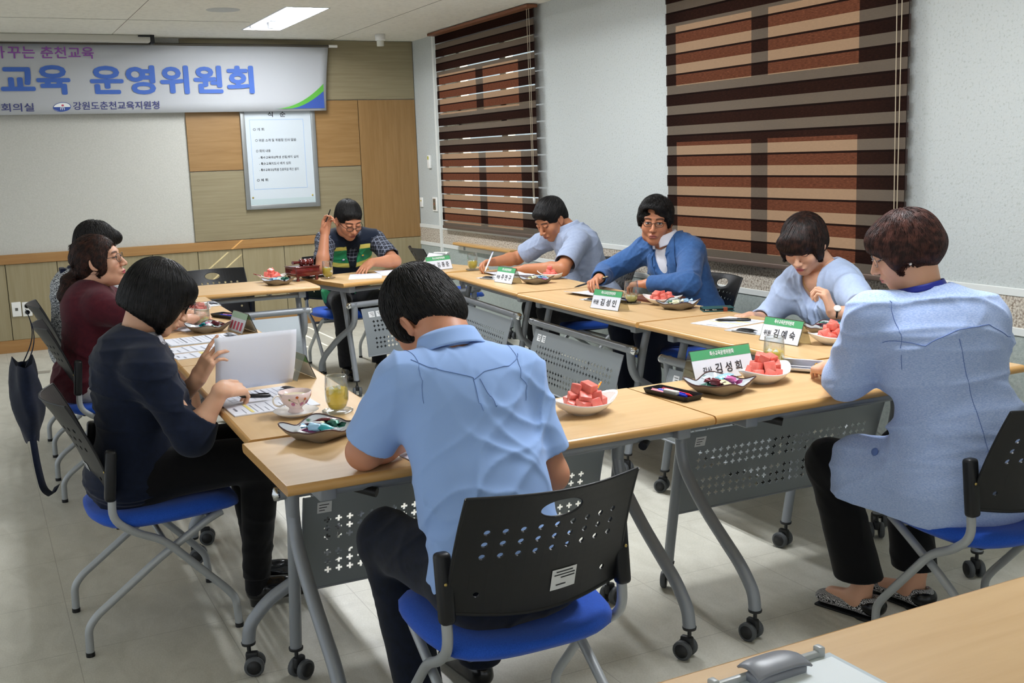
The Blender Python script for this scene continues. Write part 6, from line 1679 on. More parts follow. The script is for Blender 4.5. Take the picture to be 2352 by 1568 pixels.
# ---- C: man in green vest -------------------------------------------------------------
def man_vest():
    par = person('man in green, yellow and navy vest reading with a pen raised beside his ear', (2.36, 7.5, 0))
    skin = '#bd8263'
    pel, nb = A_(2.380, 7.560, .530), A_(2.345, 7.330, .985); shR, shL = A_(2.170, 7.290, .935), A_(2.530, 7.295, .920)
    RT, fw, up, rt = bframe(pel, nb, shL, shR)
    c = A_(2.310, 7.185, 1.082); R = frame(A_(.10, -.86, -.50), None, A_(-.99, -.10, -.02)); s = 1.04
    H, L = head_fields(c, R, s, neck_to=nb+A_(0, 0, -.03), nr=.058)
    elR, wrR = A_(2.055, 7.020, .785), A_(2.105, 7.080, 1.000); elL, wrL = A_(2.575, 7.045, .790), A_(2.385, 6.985, .800)
    aR = Field(); arm(aR, shR, elR, wrR, 1.05); hand(aR, wrR, A_(.20, -.05, 1), A_(-.35, .93, .0), 1, 1.0, .6, curls=[.75, .9, .95, 1.0], thumb_dir=A_(.35, -.45, .8))
    aL = Field(); arm(aL, shL, elL, wrL, 1.05); hand(aL, wrL, A_(-.55, -.35, -.28), A_(-.2, -.25, .95), 1, 1.0, .3, curls=[.35, .4, .45, .45])
    body_obj(par, H, skin, limit(face_color(c, R, s, skin, '#8f5348', '#181310', closed=True), c, .17, skin), (aR, aL), hh=.003, ah=.0034, core=(pel, nb, shL, shR))
    # plaid shirt: sleeves and collar
    PL = mat('navy_plaid', '#1b2030', .85); tc = nd(PL, 'ShaderNodeTexCoord'); sp = nd(PL, 'ShaderNodeSeparateXYZ'); lk(PL, tc, 'Object', sp, 0)
    acc = None
    for axn, ph in (('X', 0), ('Y', .3), ('Z', .1)):
        a = nd(PL, 'ShaderNodeMath', operation='MULTIPLY'); a.inputs[1].default_value = 38; lk(PL, sp, axn, a, 0)
        f = nd(PL, 'ShaderNodeMath', operation='FRACT'); lk(PL, a, 0, f, 0); g = nd(PL, 'ShaderNodeMath', operation='LESS_THAN'); g.inputs[1].default_value = .16; lk(PL, f, 0, g, 0)
        if acc is None: acc = g
        else: ad = nd(PL, 'ShaderNodeMath', operation='ADD'); lk(PL, acc, 0, ad, 0); lk(PL, g, 0, ad, 1); acc = ad
    dv = nd(PL, 'ShaderNodeMath', operation='MULTIPLY'); dv.inputs[1].default_value = .42; lk(PL, acc, 0, dv, 0)
    mx = nd(PL, 'ShaderNodeMix', data_type='RGBA'); mx.inputs[6].default_value = (*srgb('#151a28'), 1); mx.inputs[7].default_value = (*srgb('#8f96a8'), 1); lk(PL, dv, 0, mx, 0); lk(PL, mx, 2, bsdf(PL), 'Base Color')
    endR = shR+(elR-shR)*.80; endL = shL+(elL-shL)*.80
    o, F, RT, fw, up, rt = top_garment(par, 'plaid_shirt', PL, pel, nb, shL, shR, [(shL, endL, None, .064, 0), (shR, endR, None, .064, 0)], .0048, .008, .97, .95, .0, neck=(nb+up*.01+fw*.02, .060, up+fw*.5), seed=51, amp=.005, upr=.064, hem=(pel-up*.09, -up))
    VS = tint_mat('vest_cloth', .8, .2, sheen=.1, bs=.1, bscale=1200)
    G_, Y_, N_, BKK = [np.array(srgb(x)) for x in ('#2f8f5e', '#dccf6a', '#131c2c', '#0e1420')]
    def vcol(R_, fw, up, rt):
        def fn(P):
            q = (P-nb)@R_.T; z = q[:, 2]; x = q[:, 0]; C = np.tile(N_, (len(P), 1))
            st = lambda e, w=.003: np.clip(.5+e/w, 0, 1)[:, None]
            def over(col, k): C[:] = C*(1-k)+col*k
            over(G_, st(z+.175)); over(Y_, st(z+.205)*st(-.170-z)); over(Y_, st(z+.062)*st(-.030-z)); over(N_, st(z+.030)); over(G_, st(-.42-z))
            over(BKK, st(.020+.16*np.clip(z+.22, 0, 1)-np.abs(x))*st(q[:, 1]-.03))
            return C
        return fn
    def vf(F, R_, fw, up, rt):
        F.cone(nb+fw*.03-up*.0, nb+fw*.17-up*.20, .064, .022, .008, 's')
        for s_, sh in ((-1, shL), (1, shR)): F.cone(sh+rt*s_*.035+up*.03, sh+rt*s_*.05-up*.20, .050, .046, .010, 's')
    v, F2, *_ = top_garment(par, 'vest', VS, pel, nb, shL, shR, [], .0034, .020, .98, .98, .0, neck=(nb+up*.02+fw*.02, .074, up+fw*.4), seed=52, amp=.005, color=vcol, hem=(pel-up*.10, -up), cutfront=vf)
    band(par, 'collar', nb+up*.004+fw*.012, RT, PL, [(.060, .018), (.063, .030), (.074, .006), (.090, -.030)], PI*.62, PI*2.38, 50, 1.05, 1.1, .0022)
    # emblems on the vest
    for dx, dz, cols in ((.075, -.140, (DBLU, TXWH)), (-.075, -.125, (DBLU, YELB))):
        p = on_surface(F2, [nb+rt*dx+up*dz+fw*.14], .0015)[0]; m = MB(); off = Vector(par.location)
        for i, cm in enumerate(cols):
            m.mi = i; pts = [Vector(p+rt*(math.cos(a)*.012*(1-.3*i))+up*(math.sin(a)*.009*(1-.3*i)+.003*i)+fw*(.001+.001*i))-off for a in [2*PI*k/14 for k in range(14)]]; m.add(pts, [tuple(range(14))], False)
        m.build('emblem', list(cols), v)
    TR = fabric('charcoal_trousers', '#26272b', '#202125', .85, .1)
    trousers(par, pel-up*.02, RT, [(A_(2.31, 7.50, .515), A_(2.225, 7.19, .510), A_(2.235, 7.19, .09)), (A_(2.47, 7.50, .515), A_(2.500, 7.17, .51), A_(2.490, 7.24, .09))], TR, seed=6, h=.006, hemup=.07)
    SHO = bpy.data.materials['black_leather']; shoe(par, A_(2.235, 7.22, 0), (-.1, -1, 0), SHO); shoe(par, A_(2.49, 7.27, 0), (.1, -1, 0), SHO)
    HF = Field(); HF.ell(L(0, -.018, .038), V3(.083, .101, .092)*s, R, .02); HF.ell(L(0, .055, .072), V3(.055, .030, .022)*s, R, .02); HF.ell(L(0, -.06, -.02), V3(.07, .055, .06)*s, R, .03)
    HF.ell(L(0, .114, -.030), V3(.090, .070, .096)*s, R, .010, 's')
    for sx in (-1, 1): HF.ell(L(sx*.090, .004, -.034), V3(.026, .040, .044)*s, R, .008, 's')
    HF.cut(L(0, -.05, -.065), A_(0, .35, -1)@R, .012)
    hair_obj(par, HF, c, R, s, bpy.data.materials['hair_black'], .0042, 1500, .06, (-.03, -.05, .11), gravity=.10, lift=.0018, rad=.0013, seed=13, flow=lambda q: np.stack([np.ones(len(q))*.3, .5*np.ones(len(q)), np.zeros(len(q))], 1), jitter=.2)
    glasses(par, c, R, s, bpy.data.materials['glasses_black'], .0018, .025, .015, z=-.010, y=.103)
    pen(wrR+A_(.0, -.030, .075), wrR+A_(.035, -.050, .165), BLK, 'black pen held upright by the man in green vest', r_=.004)
YELB = mat('emblem_yellow', '#e0c030', .4)
man_vest()

# ---- R3: man writing with white pen ------------------------------------------------------
def man_writing():
    par = person('man in light grey blue short sleeved shirt writing with a white pen', (3.55, 6.03, 0))
    skin = '#b57a58'
    pel, nb = A_(3.560, 5.990, .530), A_(3.415, 6.090, .985); shL, shR = A_(3.375, 5.925, .930), A_(3.385, 6.270, .940)
    RT, fw, up, rt = bframe(pel, nb, shL, shR)
    c = A_(3.300, 6.135, 1.070); R = frame(A_(-.82, -.20, -.54), None, A_(-.24, .97, .0)); s = 1.05
    H, L = head_fields(c, R, s, neck_to=nb+A_(0.02, 0, -.03), nr=.060)
    elL, wrL = A_(3.170, 5.760, .790), A_(3.035, 5.985, .785); elR, wrR = A_(3.230, 6.490, .800), A_(3.020, 6.430, .795)
    aL = Field(); arm(aL, shL, elL, wrL, 1.08); hand(aL, wrL, A_(-.25, .95, -.03), A_(-.1, 0, 1), 1, 1.02, .4, curls=[.4, .5, .55, .6])
    aR = Field(); arm(aR, shR, elR, wrR, 1.08); hand(aR, wrR, A_(-.85, -.35, .0), A_(.1, .5, .85), -1, 1.02, .8, curls=[.65, .8, .95, 1.0], thumb_dir=A_(-.8, -.45, .1))
    body_obj(par, H, skin, limit(face_color(c, R, s, skin, '#96584a', '#14110f', closed=True), c, .17, skin), (aR, aL), hh=.003, ah=.0034, core=(pel, nb, shL, shR))
    SH = fabric('shirt_grey_blue', '#9aa6bd', '#929eb6', .8, .12, 1400)
    def ex(F, R_, fw, up, rt):
        F.ell(pel-up*.0-fw*.01, A_(.175, .135, .11), R_, .05); F.ell(nb-up*.10-fw*.055, A_(.14, .07, .11), R_, .05)
    o, F, RT, fw, up, rt = top_garment(par, 'shirt', SH, pel, nb, shL, shR, [(shL, shL+(elL-shL)*.84, None, .070, 0), (shR, shR+(elR-shR)*.80, None, .068, 0)], .0046, .013, 1.02, 1.1, .02, neck=(nb+up*.012+fw*.01, .062, up+fw*.35), seed=61, amp=.0075, freq=22, extra=ex, upr=.066, hem=(pel-up*.09, -up))
    band(par, 'collar', nb+up*.018+fw*.004, RT, SH, [(.062, .0), (.063, .030), (.070, .034), (.080, .006), (.090, -.018)], PI*.60, PI*2.40, 50, 1.05, 1.05, .0022)
    DK = bpy.data.materials['charcoal_trousers']
    trousers(par, pel-up*.02, RT, [(A_(3.52, 5.90, .515), A_(3.15, 5.92, .515), A_(3.18, 5.93, .09)), (A_(3.52, 6.08, .515), A_(3.16, 6.14, .515), A_(3.20, 6.15, .09))], DK, seed=7, h=.007)
    for y in (5.93, 6.15): shoe(par, A_(3.21, y, 0), (-1, 0, 0), bpy.data.materials['black_leather'])
    HF = Field(); HF.ell(L(0, -.020, .038), V3(.086, .104, .092)*s, R, .02); HF.ell(L(0, .055, .072), V3(.055, .034, .024)*s, R, .02); HF.ell(L(0, -.065, -.02), V3(.066, .05, .06)*s, R, .03)
    HF.ell(L(0, .114, -.030), V3(.090, .070, .096)*s, R, .010, 's')
    for sx in (-1, 1): HF.ell(L(sx*.090, .004, -.036), V3(.027, .042, .046)*s, R, .008, 's')
    HF.cut(L(0, -.05, -.060), A_(0, .40, -1)@R, .012)
    hair_obj(par, HF, c, R, s, bpy.data.materials['hair_black'], .0044, 1500, .07, (.0, -.06, .10), gravity=.12, lift=.0018, rad=.0013, seed=23, flow=lambda q: np.stack([np.zeros(len(q)), .6*np.ones(len(q)), .1*np.ones(len(q))], 1), jitter=.2)
    pen(A_(2.905, 6.300, .752), A_(3.005, 6.380, .865), WHP, 'white and blue pen in the hand of the man in grey blue shirt', r_=.0048, cap=BLU)
man_writing()

# ---- R2: man in blue jacket ----------------------------------------------------------------
def man_suit():
    par = person('man in blue suit jacket and white shirt with thin glasses, facing the camera', (3.55, 4.95, 0))
    skin = '#b97c5b'
    pel, nb = A_(3.555, 4.900, .530), A_(3.410, 4.985, .985); shL, shR = A_(3.450, 4.835, .925), A_(3.370, 5.150, .925)
    RT, fw, up, rt = bframe(pel, nb, shL, shR)
    c = A_(3.345, 5.010, 1.095); R = frame(A_(-.66, -.75, -.08), None, A_(-.75, .66, .06)); s = 1.0
    H, L = head_fields(c, R, s, neck_to=nb+A_(0.0, 0, -.03), nr=.057)
    elL, wrL = A_(3.235, 4.560, .800), A_(3.140, 4.790, .790); elR, wrR = A_(3.215, 5.330, .800), A_(3.040, 5.120, .795)
    aL = Field(); arm(aL, shL, elL, wrL, 1.0); hand(aL, wrL, A_(-.35, .9, -.05), A_(-.1, 0, 1), 1, 1.02, .6, curls=[.7, .8, .85, .85])
    aR = Field(); arm(aR, shR, elR, wrR, 1.0); hand(aR, wrR, A_(-.65, -.55, -.02), A_(-.25, .3, .9), -1, 1.04, .8, curls=[.5, .7, .9, .9], thumb_dir=A_(-.5, -.75, .05))
    body_obj(par, H, skin, limit(face_color(c, R, s, skin, '#9c5a50', '#1c1613', gaze=-.0015), c, .17, skin), (aR, aL), hh=.0028, ah=.0034, core=(pel, nb, shL, shR))
    BJ = fabric('blue_suit_cloth', '#3b6094', '#345687', .8, .12, 1400)
    def ex(F, R_, fw, up, rt):
        F.ell(pel-up*.0-fw*.01, A_(.185, .135, .12), R_, .05); F.ell(nb-up*.10-fw*.055, A_(.14, .06, .10), R_, .05)
        for sh in (shL, shR): F.ell(sh+up*.012, A_(.062, .06, .05), R_, .03)
    def vf(F, R_, fw, up, rt):
        F.cone(nb+fw*.05+up*.02, nb+fw*.155-up*.14, .052, .040, .006, 's'); F.cone(nb+fw*.150-up*.12, nb+fw*.17-up*.34, .038, .010, .006, 's')
    o, F, RT, fw, up, rt = top_garment(par, 'jacket', BJ, pel, nb, shL, shR, [(shL, elL, elL+(wrL-elL)*.93, .062, .044), (shR, elR, elR+(wrR-elR)*.93, .062, .044)], .0046, .018, 1.04, 1.05, .01, neck=(nb+up*.016+fw*.02, .066, up+fw*.3), seed=71, amp=.0075, freq=22, extra=ex, upr=.064, hem=(pel-up*.10, -up), cutfront=vf)
    WS = fabric('white_shirt', '#dcdde6', None, .75, .08, 1400)
    top_garment(par, 'shirt', WS, pel, nb, shL, shR, [], .005, .003, .96, .98, .0, neck=(nb+up*.012+fw*.02, .058, up+fw*.5), seed=72, amp=.003, hem=(pel-up*.06, -up))
    band(par, 'collar', nb+up*.012+fw*.014, RT, WS, [(.057, .0), (.059, .032), (.064, .034), (.073, .006), (.082, -.020)], PI*.57, PI*2.43, 50, 1.0, 1.08, .0022)
    # lapels: flat cloth wedges lying on the chest
    off = Vector(par.location)
    for s_ in (-1, 1):
        ln = [nb+rt*s_*.055+up*.018+fw*.035, nb+rt*s_*.060-up*.07+fw*.12, nb+rt*s_*.045-up*.18+fw*.14, nb+rt*s_*.012-up*.34+fw*.14]
        ou = [nb+rt*s_*.085+up*.012+fw*.03, nb+rt*s_*.118-up*.10+fw*.11, nb+rt*s_*.095-up*.19+fw*.12, nb+rt*s_*.022-up*.345+fw*.14]
        t = np.linspace(0, 3, 16); ii = np.clip(t.astype(int), 0, 2); uu = (t-ii)[:, None]; I = np.array(ln)[ii]*(1-uu)+np.array(ln)[ii+1]*uu; O = np.array(ou)[ii]*(1-uu)+np.array(ou)[ii+1]*uu
        cols_ = [on_surface(F, I*(1-b)+O*b, .005) for b in (0, .33, .66, 1)]
        m = MB(); m.grid(lambda a, b: Vector(cols_[int(round(a*3))][int(round(b*15))])-off, 4, 16); solid(m.build('lapel', BJ, o), .003)
    for k in range(4):
        p = on_surface(F, [nb+fw*.13-up*(.06+.07*k)], 0)[0]
    NV = fabric('navy_trousers_suit', '#151b2b'); trousers(par, pel-up*.02, RT, [(A_(3.52, 4.82, .515), A_(3.13, 4.78, .515), A_(3.16, 4.78, .09)), (A_(3.52, 5.00, .515), A_(3.14, 5.05, .515), A_(3.18, 5.05, .09))], NV, seed=8, h=.007)
    for y in (4.78, 5.05): shoe(par, A_(3.19, y, 0), (-1, 0, 0), bpy.data.materials['black_leather'])
    HF = Field(); HF.ell(L(0, -.020, .046), V3(.092, .104, .096)*s, R, .02); HF.ell(L(.01, .062, .080), V3(.066, .036, .030)*s, R, .02); HF.ell(L(0, -.06, -.01), V3(.08, .06, .07)*s, R, .03)
    for sx in (-1, 1): HF.ell(L(sx*.078, .020, .020), V3(.016, .034, .045)*s, R, .02)
    HF.ell(L(.0, .112, -.030), V3(.080, .070, .098)*s, R, .008, 's'); HF.ell(L(.024, .100, .064), V3(.034, .05, .018)*s, R, .015, 's')
    for sx in (-1, 1): HF.ell(L(sx*.092, .006, -.036), V3(.028, .042, .046)*s, R, .008, 's')
    HF.cut(L(0, -.05, -.065), A_(0, .35, -1)@R, .012); HF.disp(wob(5, 70, .004))
    hair_obj(par, HF, c, R, s, bpy.data.materials['hair_black'], .0042, 1600, .07, (-.03, -.05, .12), gravity=.15, lift=.004, wave=1.0, rad=.0018, seed=33, jitter=.4)
    glasses(par, c, R, s, mat('glasses_thin_dark', '#2c2520', .3, metal=.5), .0013, .025, .015, z=-.003)
    pen(A_(2.905, 5.150, .757), A_(3.045, 5.020, .815), BLK, 'black and gold pen in the hand of the man in blue jacket', r_=.005, cap=mat('pen_gold', '#c9a44a', .25, metal=.9))
man_suit()

# ---- R1: woman in pale blue blouse ------------------------------------------------------------
def woman_blouse():
    par = person('woman in pale blue chiffon blouse looking down with one fist raised', (3.52, 3.78, 0))
    skin = '#d9a88c'
    pel, nb = A_(3.560, 3.760, .525), A_(3.425, 3.780, .935); shL, shR = A_(3.400, 3.635, .875), A_(3.385, 3.895, .875)
    RT, fw, up, rt = bframe(pel, nb, shL, shR)
    c = A_(3.310, 3.785, 1.045); R = frame(A_(-.76, -.38, -.52), None, A_(-.42, .90, .0)); s = 1.02
    H, L = head_fields(c, R, s, fem=True, neck_to=nb+A_(0.02, 0, -.03), nr=.050)
    elL, wrL = A_(3.245, 3.300, .785), A_(3.125, 3.400, .800); elR, wrR = A_(3.270, 4.010, .670), A_(3.120, 3.920, .720)
    aL = Field(); arm(aL, shL, elL, wrL, .92); hand(aL, wrL, A_(-.25, .25, .93), A_(.55, -.80, .25), 1, .95, .9, curls=[1.15, 1.2, 1.25, 1.25], thumb_dir=A_(-.55, .5, .65))
    aR = Field(); arm(aR, shR, elR, wrR, .92); hand(aR, wrR, A_(-.9, -.3, .1), A_(0, 0, 1), -1, .92, .5)
    # bare upper chest above the scooped neckline
    ch = Field(); Rb, fwb, upb, rtb = torso(ch, pel, nb, shL, shR, .05, .93, .92, -.004); ch.cut(nb-upb*.20, -upb)
    body_obj(par, H, skin, limit(face_color(c, R, s, skin, '#b8656a', '#2a1c16', closed=True), c, .17, skin), (aR, aL), hh=.0028, ah=.003, extra=(ch,), core=(pel, nb, shL, shR))
    BL = fabric('chiffon_pale_blue', '#b3c4e2', '#abbcdc', .75, .08, 1500)
    def ex(F, R_, fw, up, rt):
        F.ell(pel-up*.02, A_(.180, .145, .12), R_, .05)
        for sh, el in ((shL, elL), (shR, elR)): F.ell(sh+(el-sh)*.35, A_(.066, .066, .09), R_, .04)
    def pleats(R_):
        def fn(P):
            q = (P-nb)@R_.T; x = q[:, 0]; z = q[:, 2]; m_ = (q[:, 1] > .02)*np.clip((-z-.09)/.06, 0, 1)*np.clip((.10-np.abs(x))/.05, 0, 1); return .0045*np.sin(x*210/(1+np.clip(-z-.1, 0, 1)*1.4))*m_
        return fn
    def vf(F, R_, fw, up, rt): F.cone(nb+fw*.02+up*.02, nb+fw*.17-up*.135, .072, .040, .006, 's'); F.disp(pleats(R_))
    o, F, RT, fw, up, rt = top_garment(par, 'blouse', BL, pel, nb, shL, shR, [(shL, elL+A_(0, 0, .0), elL+(wrL-elL)*.15, .062, .058), (shR, elR, elR+(wrR-elR)*.4, .060, .052)], .0044, .011, 1.03, 1.05, .01, .85, neck=(nb+up*.012+fw*.01, .070, up+fw*.2), seed=81, amp=.006, freq=24, extra=ex, upr=.060, hem=(pel-up*.10, -up), cutfront=vf)
    BK = bpy.data.materials['black_trousers']; trousers(par, pel-up*.02, RT, [(A_(3.52, 3.68, .515), A_(3.14, 3.66, .515), A_(3.16, 3.66, .09)), (A_(3.52, 3.86, .515), A_(3.15, 3.88, .515), A_(3.18, 3.88, .09))], BK, seed=9, h=.007)
    for y in (3.66, 3.88): shoe(par, A_(3.19, y, 0), (-1, 0, 0), BLK, .24, .042)
    HF = Field(); HF.ell(L(0, -.018, .032), V3(.096, .110, .100)*s, R, .02); HF.ell(L(0, -.055, -.030), V3(.080, .062, .060)*s, R, .04)
    HF.ell(L(.015, .070, .046), V3(.074, .040, .046)*s, R, .03)
    for sx in (-1, 1): HF.ell(L(sx*.078, .036, -.006), V3(.018, .030, .052)*s, R, .02)
    HF.ell(L(0, .108, -.062), V3(.068, .060, .072)*s, R, .012, 's')
    for sx in (-1, 1): HF.ell(L(sx*.092, -.002, -.052), V3(.024, .030, .044)*s, R, .008, 's')
    HF.cut(L(0, -.05, -.082), A_(0, .25, -1)@R, .012)
    hair_obj(par, HF, c, R, s, hair_mat('hair_brown_black', '#150c0a', '#38211a', .33), .0042, 2000, .13, (-.02, -.02, .12), gravity=.45, lift=.0015, rad=.0014, seed=43, jitter=.22)
    off = Vector(par.location); GLD = mat('gold', '#d8b050', .2, metal=1)
    ths = np.linspace(.15*PI, .85*PI, 26); pts = [nb+fw*.0+A_(math.cos(t)*.066, math.sin(t)*.10, .035-.125*math.sin(t)**2)@RT for t in ths]; pts = on_surface(ch, pts, .002); strand_tube(par, 'necklace', pts, .0011, GLD, 5)
    m = MB(); m.lathe([(0, -.010), (.005, 0), (0, .006)], Vector(pts[13])-Vector((0, 0, .008))-off, 10); m.build('pendant', GLD, par)
    d = unit(wrL-elL); Rw = frame(d); cw = wrL-d*.018; m = MB(); m.tube([Vector(cw+(np.array([math.cos(t)*.027, 0, math.sin(t)*.024])@Rw))-off for t in [2*PI*i/20 for i in range(20)]], .0042, 6, closed=True); wt = m.build('wristwatch', BLACKP, par)
    nn = unit(A_(.35, -.85, .35)-d*(A_(.35, -.85, .35)@d)); q = Vector(nn).to_track_quat('Z', 'Y').to_matrix(); m = MB(); m.lathe([(.015, -.002), (.015, .004), (.012, .005), (0, .005)], Vector(cw+nn*.026)-off, 20, q); m.build('watch_face', mat('dial_white', '#e6e4da', .2), wt)
woman_blouse()

# ---- W: woman in blue cardigan, near right --------------------------------------------------------
def woman_cardigan():
    par = person('woman with short brown hair in long light blue jacket and black trousers, back turned', (2.50, 2.1, 0))
    skin = '#d9a78a'
    pel, nb = A_(2.475, 2.130, .535), A_(2.412, 2.245, 1.030); shL, shR = A_(2.265, 2.305, .985), A_(2.560, 2.175, .965)
    RT, fw, up, rt = bframe(pel, nb, shL, shR)
    c = A_(2.392, 2.320, 1.172); R = frame(A_(-.70, .58, -.38), None, A_(.66, .75, .0)); s = .87
    H, L = head_fields(c, R, s, fem=True, neck_to=nb+A_(.0, .0, -.03), nr=.054)
    elL, wrL = A_(2.262, 2.400, .800), A_(2.375, 2.590, .785); elR, wrR = A_(2.680, 2.330, .790), A_(2.60, 2.56, .785)
    aL = Field(); arm(aL, shL, elL, wrL, 1.0); hand(aL, wrL, A_(.35, .90, -.12), A_(-.35, .1, .93), 1, .95, .4, curls=[.35, .5, .6, .65])
    aR = Field(); arm(aR, shR, elR, wrR, 1.0); hand(aR, wrR, A_(-.7, .7, 0), A_(0, 0, 1), -1, .95, .4)
    ft = Field()
    for kn, hp, a, b in ((A_(2.290, 2.490, .515), A_(2.42, 2.16, .52), A_(2.415, 2.455, .16), A_(2.405, 2.475, .06)), (A_(2.600, 2.500, .505), A_(2.56, 2.16, .52), A_(2.60, 2.42, .16), A_(2.60, 2.44, .06))): ft.cone(a, b, .034, .034, .01); ft.cone(kn, a, .045, .034, .02); ft.cone(hp, kn, .06, .045, .02); ft.cone(A_(2.48, 2.14, .54), hp, .06, .06, .02); ft.cone(b-A_(0, 0, .01), b+A_(-.02, .10, -.022), .030, .026, .03)
    body_obj(par, H, skin, limit(face_color(c, R, s, skin, '#b8606a', '#3a261c', closed=True), c, .17, skin), (aR, aL), hh=.0028, ah=.003, extra=(ft,), core=(pel, nb, shL, shR))
    JK = mat('heather_blue', '#94aad4', .85, spec=.2, sheen=.15); noise_color(JK, '#93aada', '#b3c5e8', scale=(1, 1, 5), ns=160, detail=5, lo=.38, hi=.62); bump(JK, 1500, .15, .001)
    def ex(F, R_, fw, up, rt):
        F.ell(pel-up*.03, A_(.205, .165, .135), R_, .06); F.ell(nb-up*.10-fw*.055, A_(.15, .07, .11), R_, .05)
        F.ell(pel+up*.10, A_(.188, .140, .16), R_, .06)
        # skirt of the jacket spreading over the lap and the seat
        F.cone(pel-rt*.09-up*.02+fw*.02, pel-rt*.19+fw*.20-up*.02, .115, .085, .07); F.cone(pel+rt*.09+fw*.02-up*.02, pel+rt*.13+fw*.20-up*.02, .115, .095, .07)
        F.cone(A_(2.41, 2.17, .52), A_(2.330, 2.395, .515), .118, .105, .05); F.cone(A_(2.40, 2.20, .46), A_(2.330, 2.37, .45), .10, .095, .05)
    enL = elL+(wrL-elL)*.30
    o, F, RT, fw, up, rt = top_garment(par, 'jacket', JK, pel, nb, shL, shR, [(shL, elL, enL, .064, .054), (shR, elR, elR+(wrR-elR)*.3, .064, .054)], .0045, .016, 1.0, 1.08, .02, .9, neck=(nb+up*.010+fw*.02, .074, up+fw*.2), seed=91, amp=.0075, freq=18, extra=ex, upr=.068, hem=(pel-A_(0, 0, .128), A_(0, .10, -1)))
    SM = mat('seam_heather', '#5f78b4', .8)
    yk = nb-up*.105-fw*.15
    seam(par, F, [shL-fw*.05-up*.055, yk-rt*.10+up*.0, yk+up*.018, yk+rt*.12+up*.012, shR-fw*.05-up*.06], SM, .0011, 40)
    seam(par, F, [nb-up*.11-fw*.14, nb-up*.30-fw*.14, pel-fw*.16+up*.05], SM, .0009, 30)
    seam(par, F, [shL+rt*.03-fw*.05+up*.03, shL+rt*.035-fw*.10-up*.06, shL+rt*.02-fw*.08-up*.15], SM, .0009, 24)
    WH = fabric('white_tee', '#e2e4ee'); band(par, 'white_collar', nb+up*.022+fw*.014, RT, WH, [(.060, .016), (.066, .004), (.078, -.014)], 0, 2*PI, 40, 1.05, 1.02, .003)
    LAN = mat('lanyard_blue', '#1d2c96', .5); band(par, 'lanyard', nb+up*.040+fw*.010, RT, LAN, [(.0600, .010), (.0650, -.008)], PI*.85, PI*2.15, 40, 1.06, 1.02, .0015)
    off = Vector(par.location)
    for p0 in (pel-rt*.215+fw*.07+up*.11,): 
        p = on_surface(F, [p0], .002)[0]; g = grad(F, np.array([p]))[0]; q = Vector(g).to_track_quat('Z', 'Y').to_matrix(); m = MB(); m.lathe([(0, -.002), (.010, -.002), (.012, .001), (.010, .004), (0, .003)], Vector(p)-off, 18, q); m.build('button', SM, o)
    BK = bpy.data.materials['black_trousers']; F4 = Field()
    for hp, kn, an, rb in ((A_(2.42, 2.14, .52), A_(2.290, 2.490, .515), A_(2.400, 2.455, .08), .074), (A_(2.60, 2.14, .52), A_(2.600, 2.500, .505), A_(2.595, 2.425, .08), .070)):
        F4.cone(hp, kn, .092, .072, .05); F4.cone(kn, an, .068, rb, .03)
    F4.ell(pel-up*.02, A_(.17, .125, .11), RT, .04); F4.disp(creases(14, RT, pel, 40, .010)); F4.cut(A_(0, 0, .135), (0, 0, -1), .003)
    mesh_obj('trousers', [F4.mesh(.0048)], BK, par)
    SHW = mat('woven_flats', '#8a8a8c', .7); tcx = nd(SHW, 'ShaderNodeTexCoord'); wv = nd(SHW, 'ShaderNodeTexWave', Scale=120, Distortion=9); wv.inputs['Detail'].default_value = 1; lk(SHW, tcx, 'Object', wv, 'Vector')
    cr = nd(SHW, 'ShaderNodeValToRGB'); cr.color_ramp.interpolation = 'CONSTANT'; e = cr.color_ramp.elements; e[0].color = (*srgb('#1a1a1c'), 1); e[1].position = .5; e[1].color = (*srgb('#c9c9c9'), 1); lk(SHW, wv, 'Fac', cr, 'Fac'); lk(SHW, cr, 'Color', bsdf(SHW), 'Base Color')
    for hx, hy, dr in ((2.425, 2.400, A_(-.28, 1, 0)), (2.605, 2.370, A_(-.12, 1, 0))):
        so = shoe(par, A_(hx, hy, .006), dr, SHW, .24, .044, slip=True); dn = unit(dr)
        m = MB(); Rz = Matrix.Rotation(math.atan2(dn[1], dn[0]), 3, 'Z'); m.lathe([(0, 0), (.040, 0), (.041, .006), (0, .006)], Vector((hx, hy, 0))+Vector(dn)*.05-off, 20, Rz, 1.0, 1.0); m.rbox(Vector((hx, hy, .004))+Vector(dn)*.12-off, (.20, .066, .008), .003, Rz); m.build('sole', BLK, so)
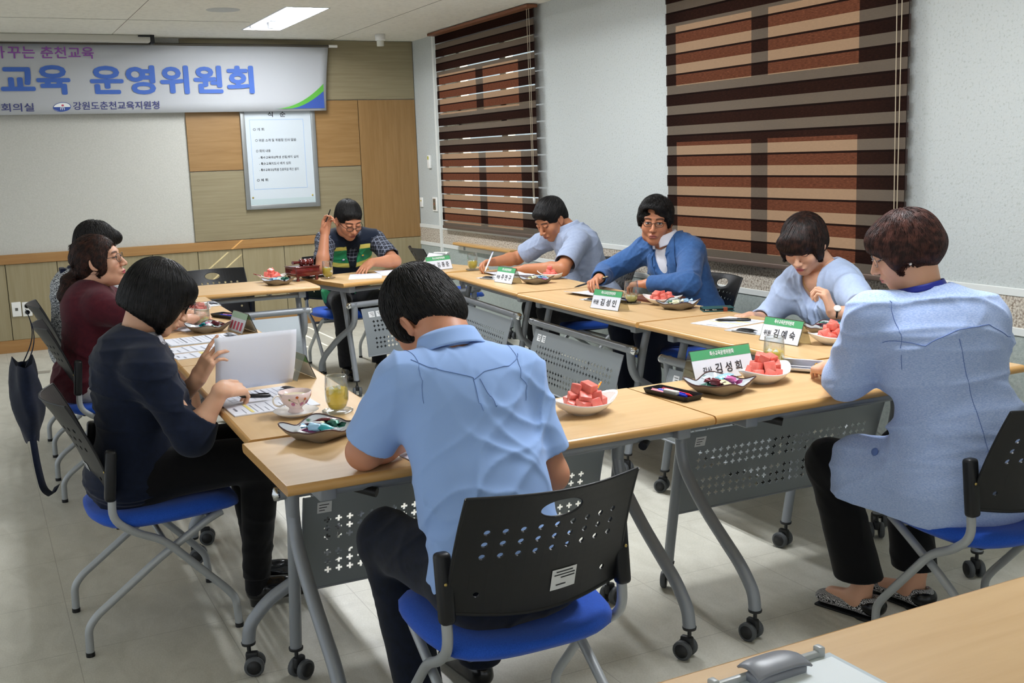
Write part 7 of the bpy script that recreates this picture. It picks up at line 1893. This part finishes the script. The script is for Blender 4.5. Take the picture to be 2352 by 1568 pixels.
        F5 = Field(); F5.ell(A_(hx, hy, .045)+dn*.028, A_(.042, .042, .034), None, .01); F5.ell(A_(hx, hy, .07)+dn*.05, A_(.034, .046, .04), frame(dn), .01, 's'); F5.cut(A_(hx, hy, 0)+dn*.062, dn, .002); mesh_obj('heel_cap', [F5.mesh(.004)], BLK, par)
    HF = Field(); HF.ell(L(0, -.022, .034), V3(.099, .112, .098)*s, R, .02); HF.ell(L(0, -.062, -.018), V3(.088, .066, .066)*s, R, .05)
    for sx in (-1, 1): HF.ell(L(sx*.076, .014, -.010), V3(.026, .046, .054)*s, R, .03)
    HF.ell(L(0, .060, .050), V3(.066, .036, .040)*s, R, .03); HF.ell(L(0, .116, -.050), V3(.085, .068, .085)*s, R, .012, 's')
    for sx in (-1, 1): HF.ell(L(sx*.094, .014, -.066), V3(.026, .036, .034)*s, R, .010, 's')
    HF.cut(L(0, -.05, -.090), A_(0, .12, -1)@R, .014); HF.disp(wob(8, 55, .004))
    hair_obj(par, HF, c, R, s, hair_mat('hair_chestnut', '#24120f', '#54322a', .36), .0042, 3200, .10, (-.02, -.045, .12), gravity=.35, lift=.002, wave=.35, rad=.0014, seed=53, jitter=.18)
    pe = MB(); pe.lathe([(0, -.0048), (.0034, -.0034), (.0048, 0), (.0034, .0034), (0, .0048)], Vector(L(-.0900, .0, -.042))-off, 14); pe.build('pearl_earring', mat('pearl', '#efe9e4', .12, coat=.6), par)
    glasses(par, c, R, s, mat('glasses_silver', '#8f8a84', .2, metal=.8), .0011, .027, .019)
    d = A_(.35, .90, -.12); p = wrL+unit(d)*.095; m = MB(); m.tube([Vector(p+A_(math.cos(t)*.0095-.010, 0, math.sin(t)*.0095))-off for t in [2*PI*i/14 for i in range(14)]], .0016, 6, closed=True); m.build('ring', bpy.data.materials['gold'], par)
woman_cardigan()
# keep the helper originals of the small repeats out of nowhere
for o in list(bpy.data.objects):
    if o.name.startswith('wrapped_sweet') and o.location.z < -5: bpy.data.objects.remove(o)
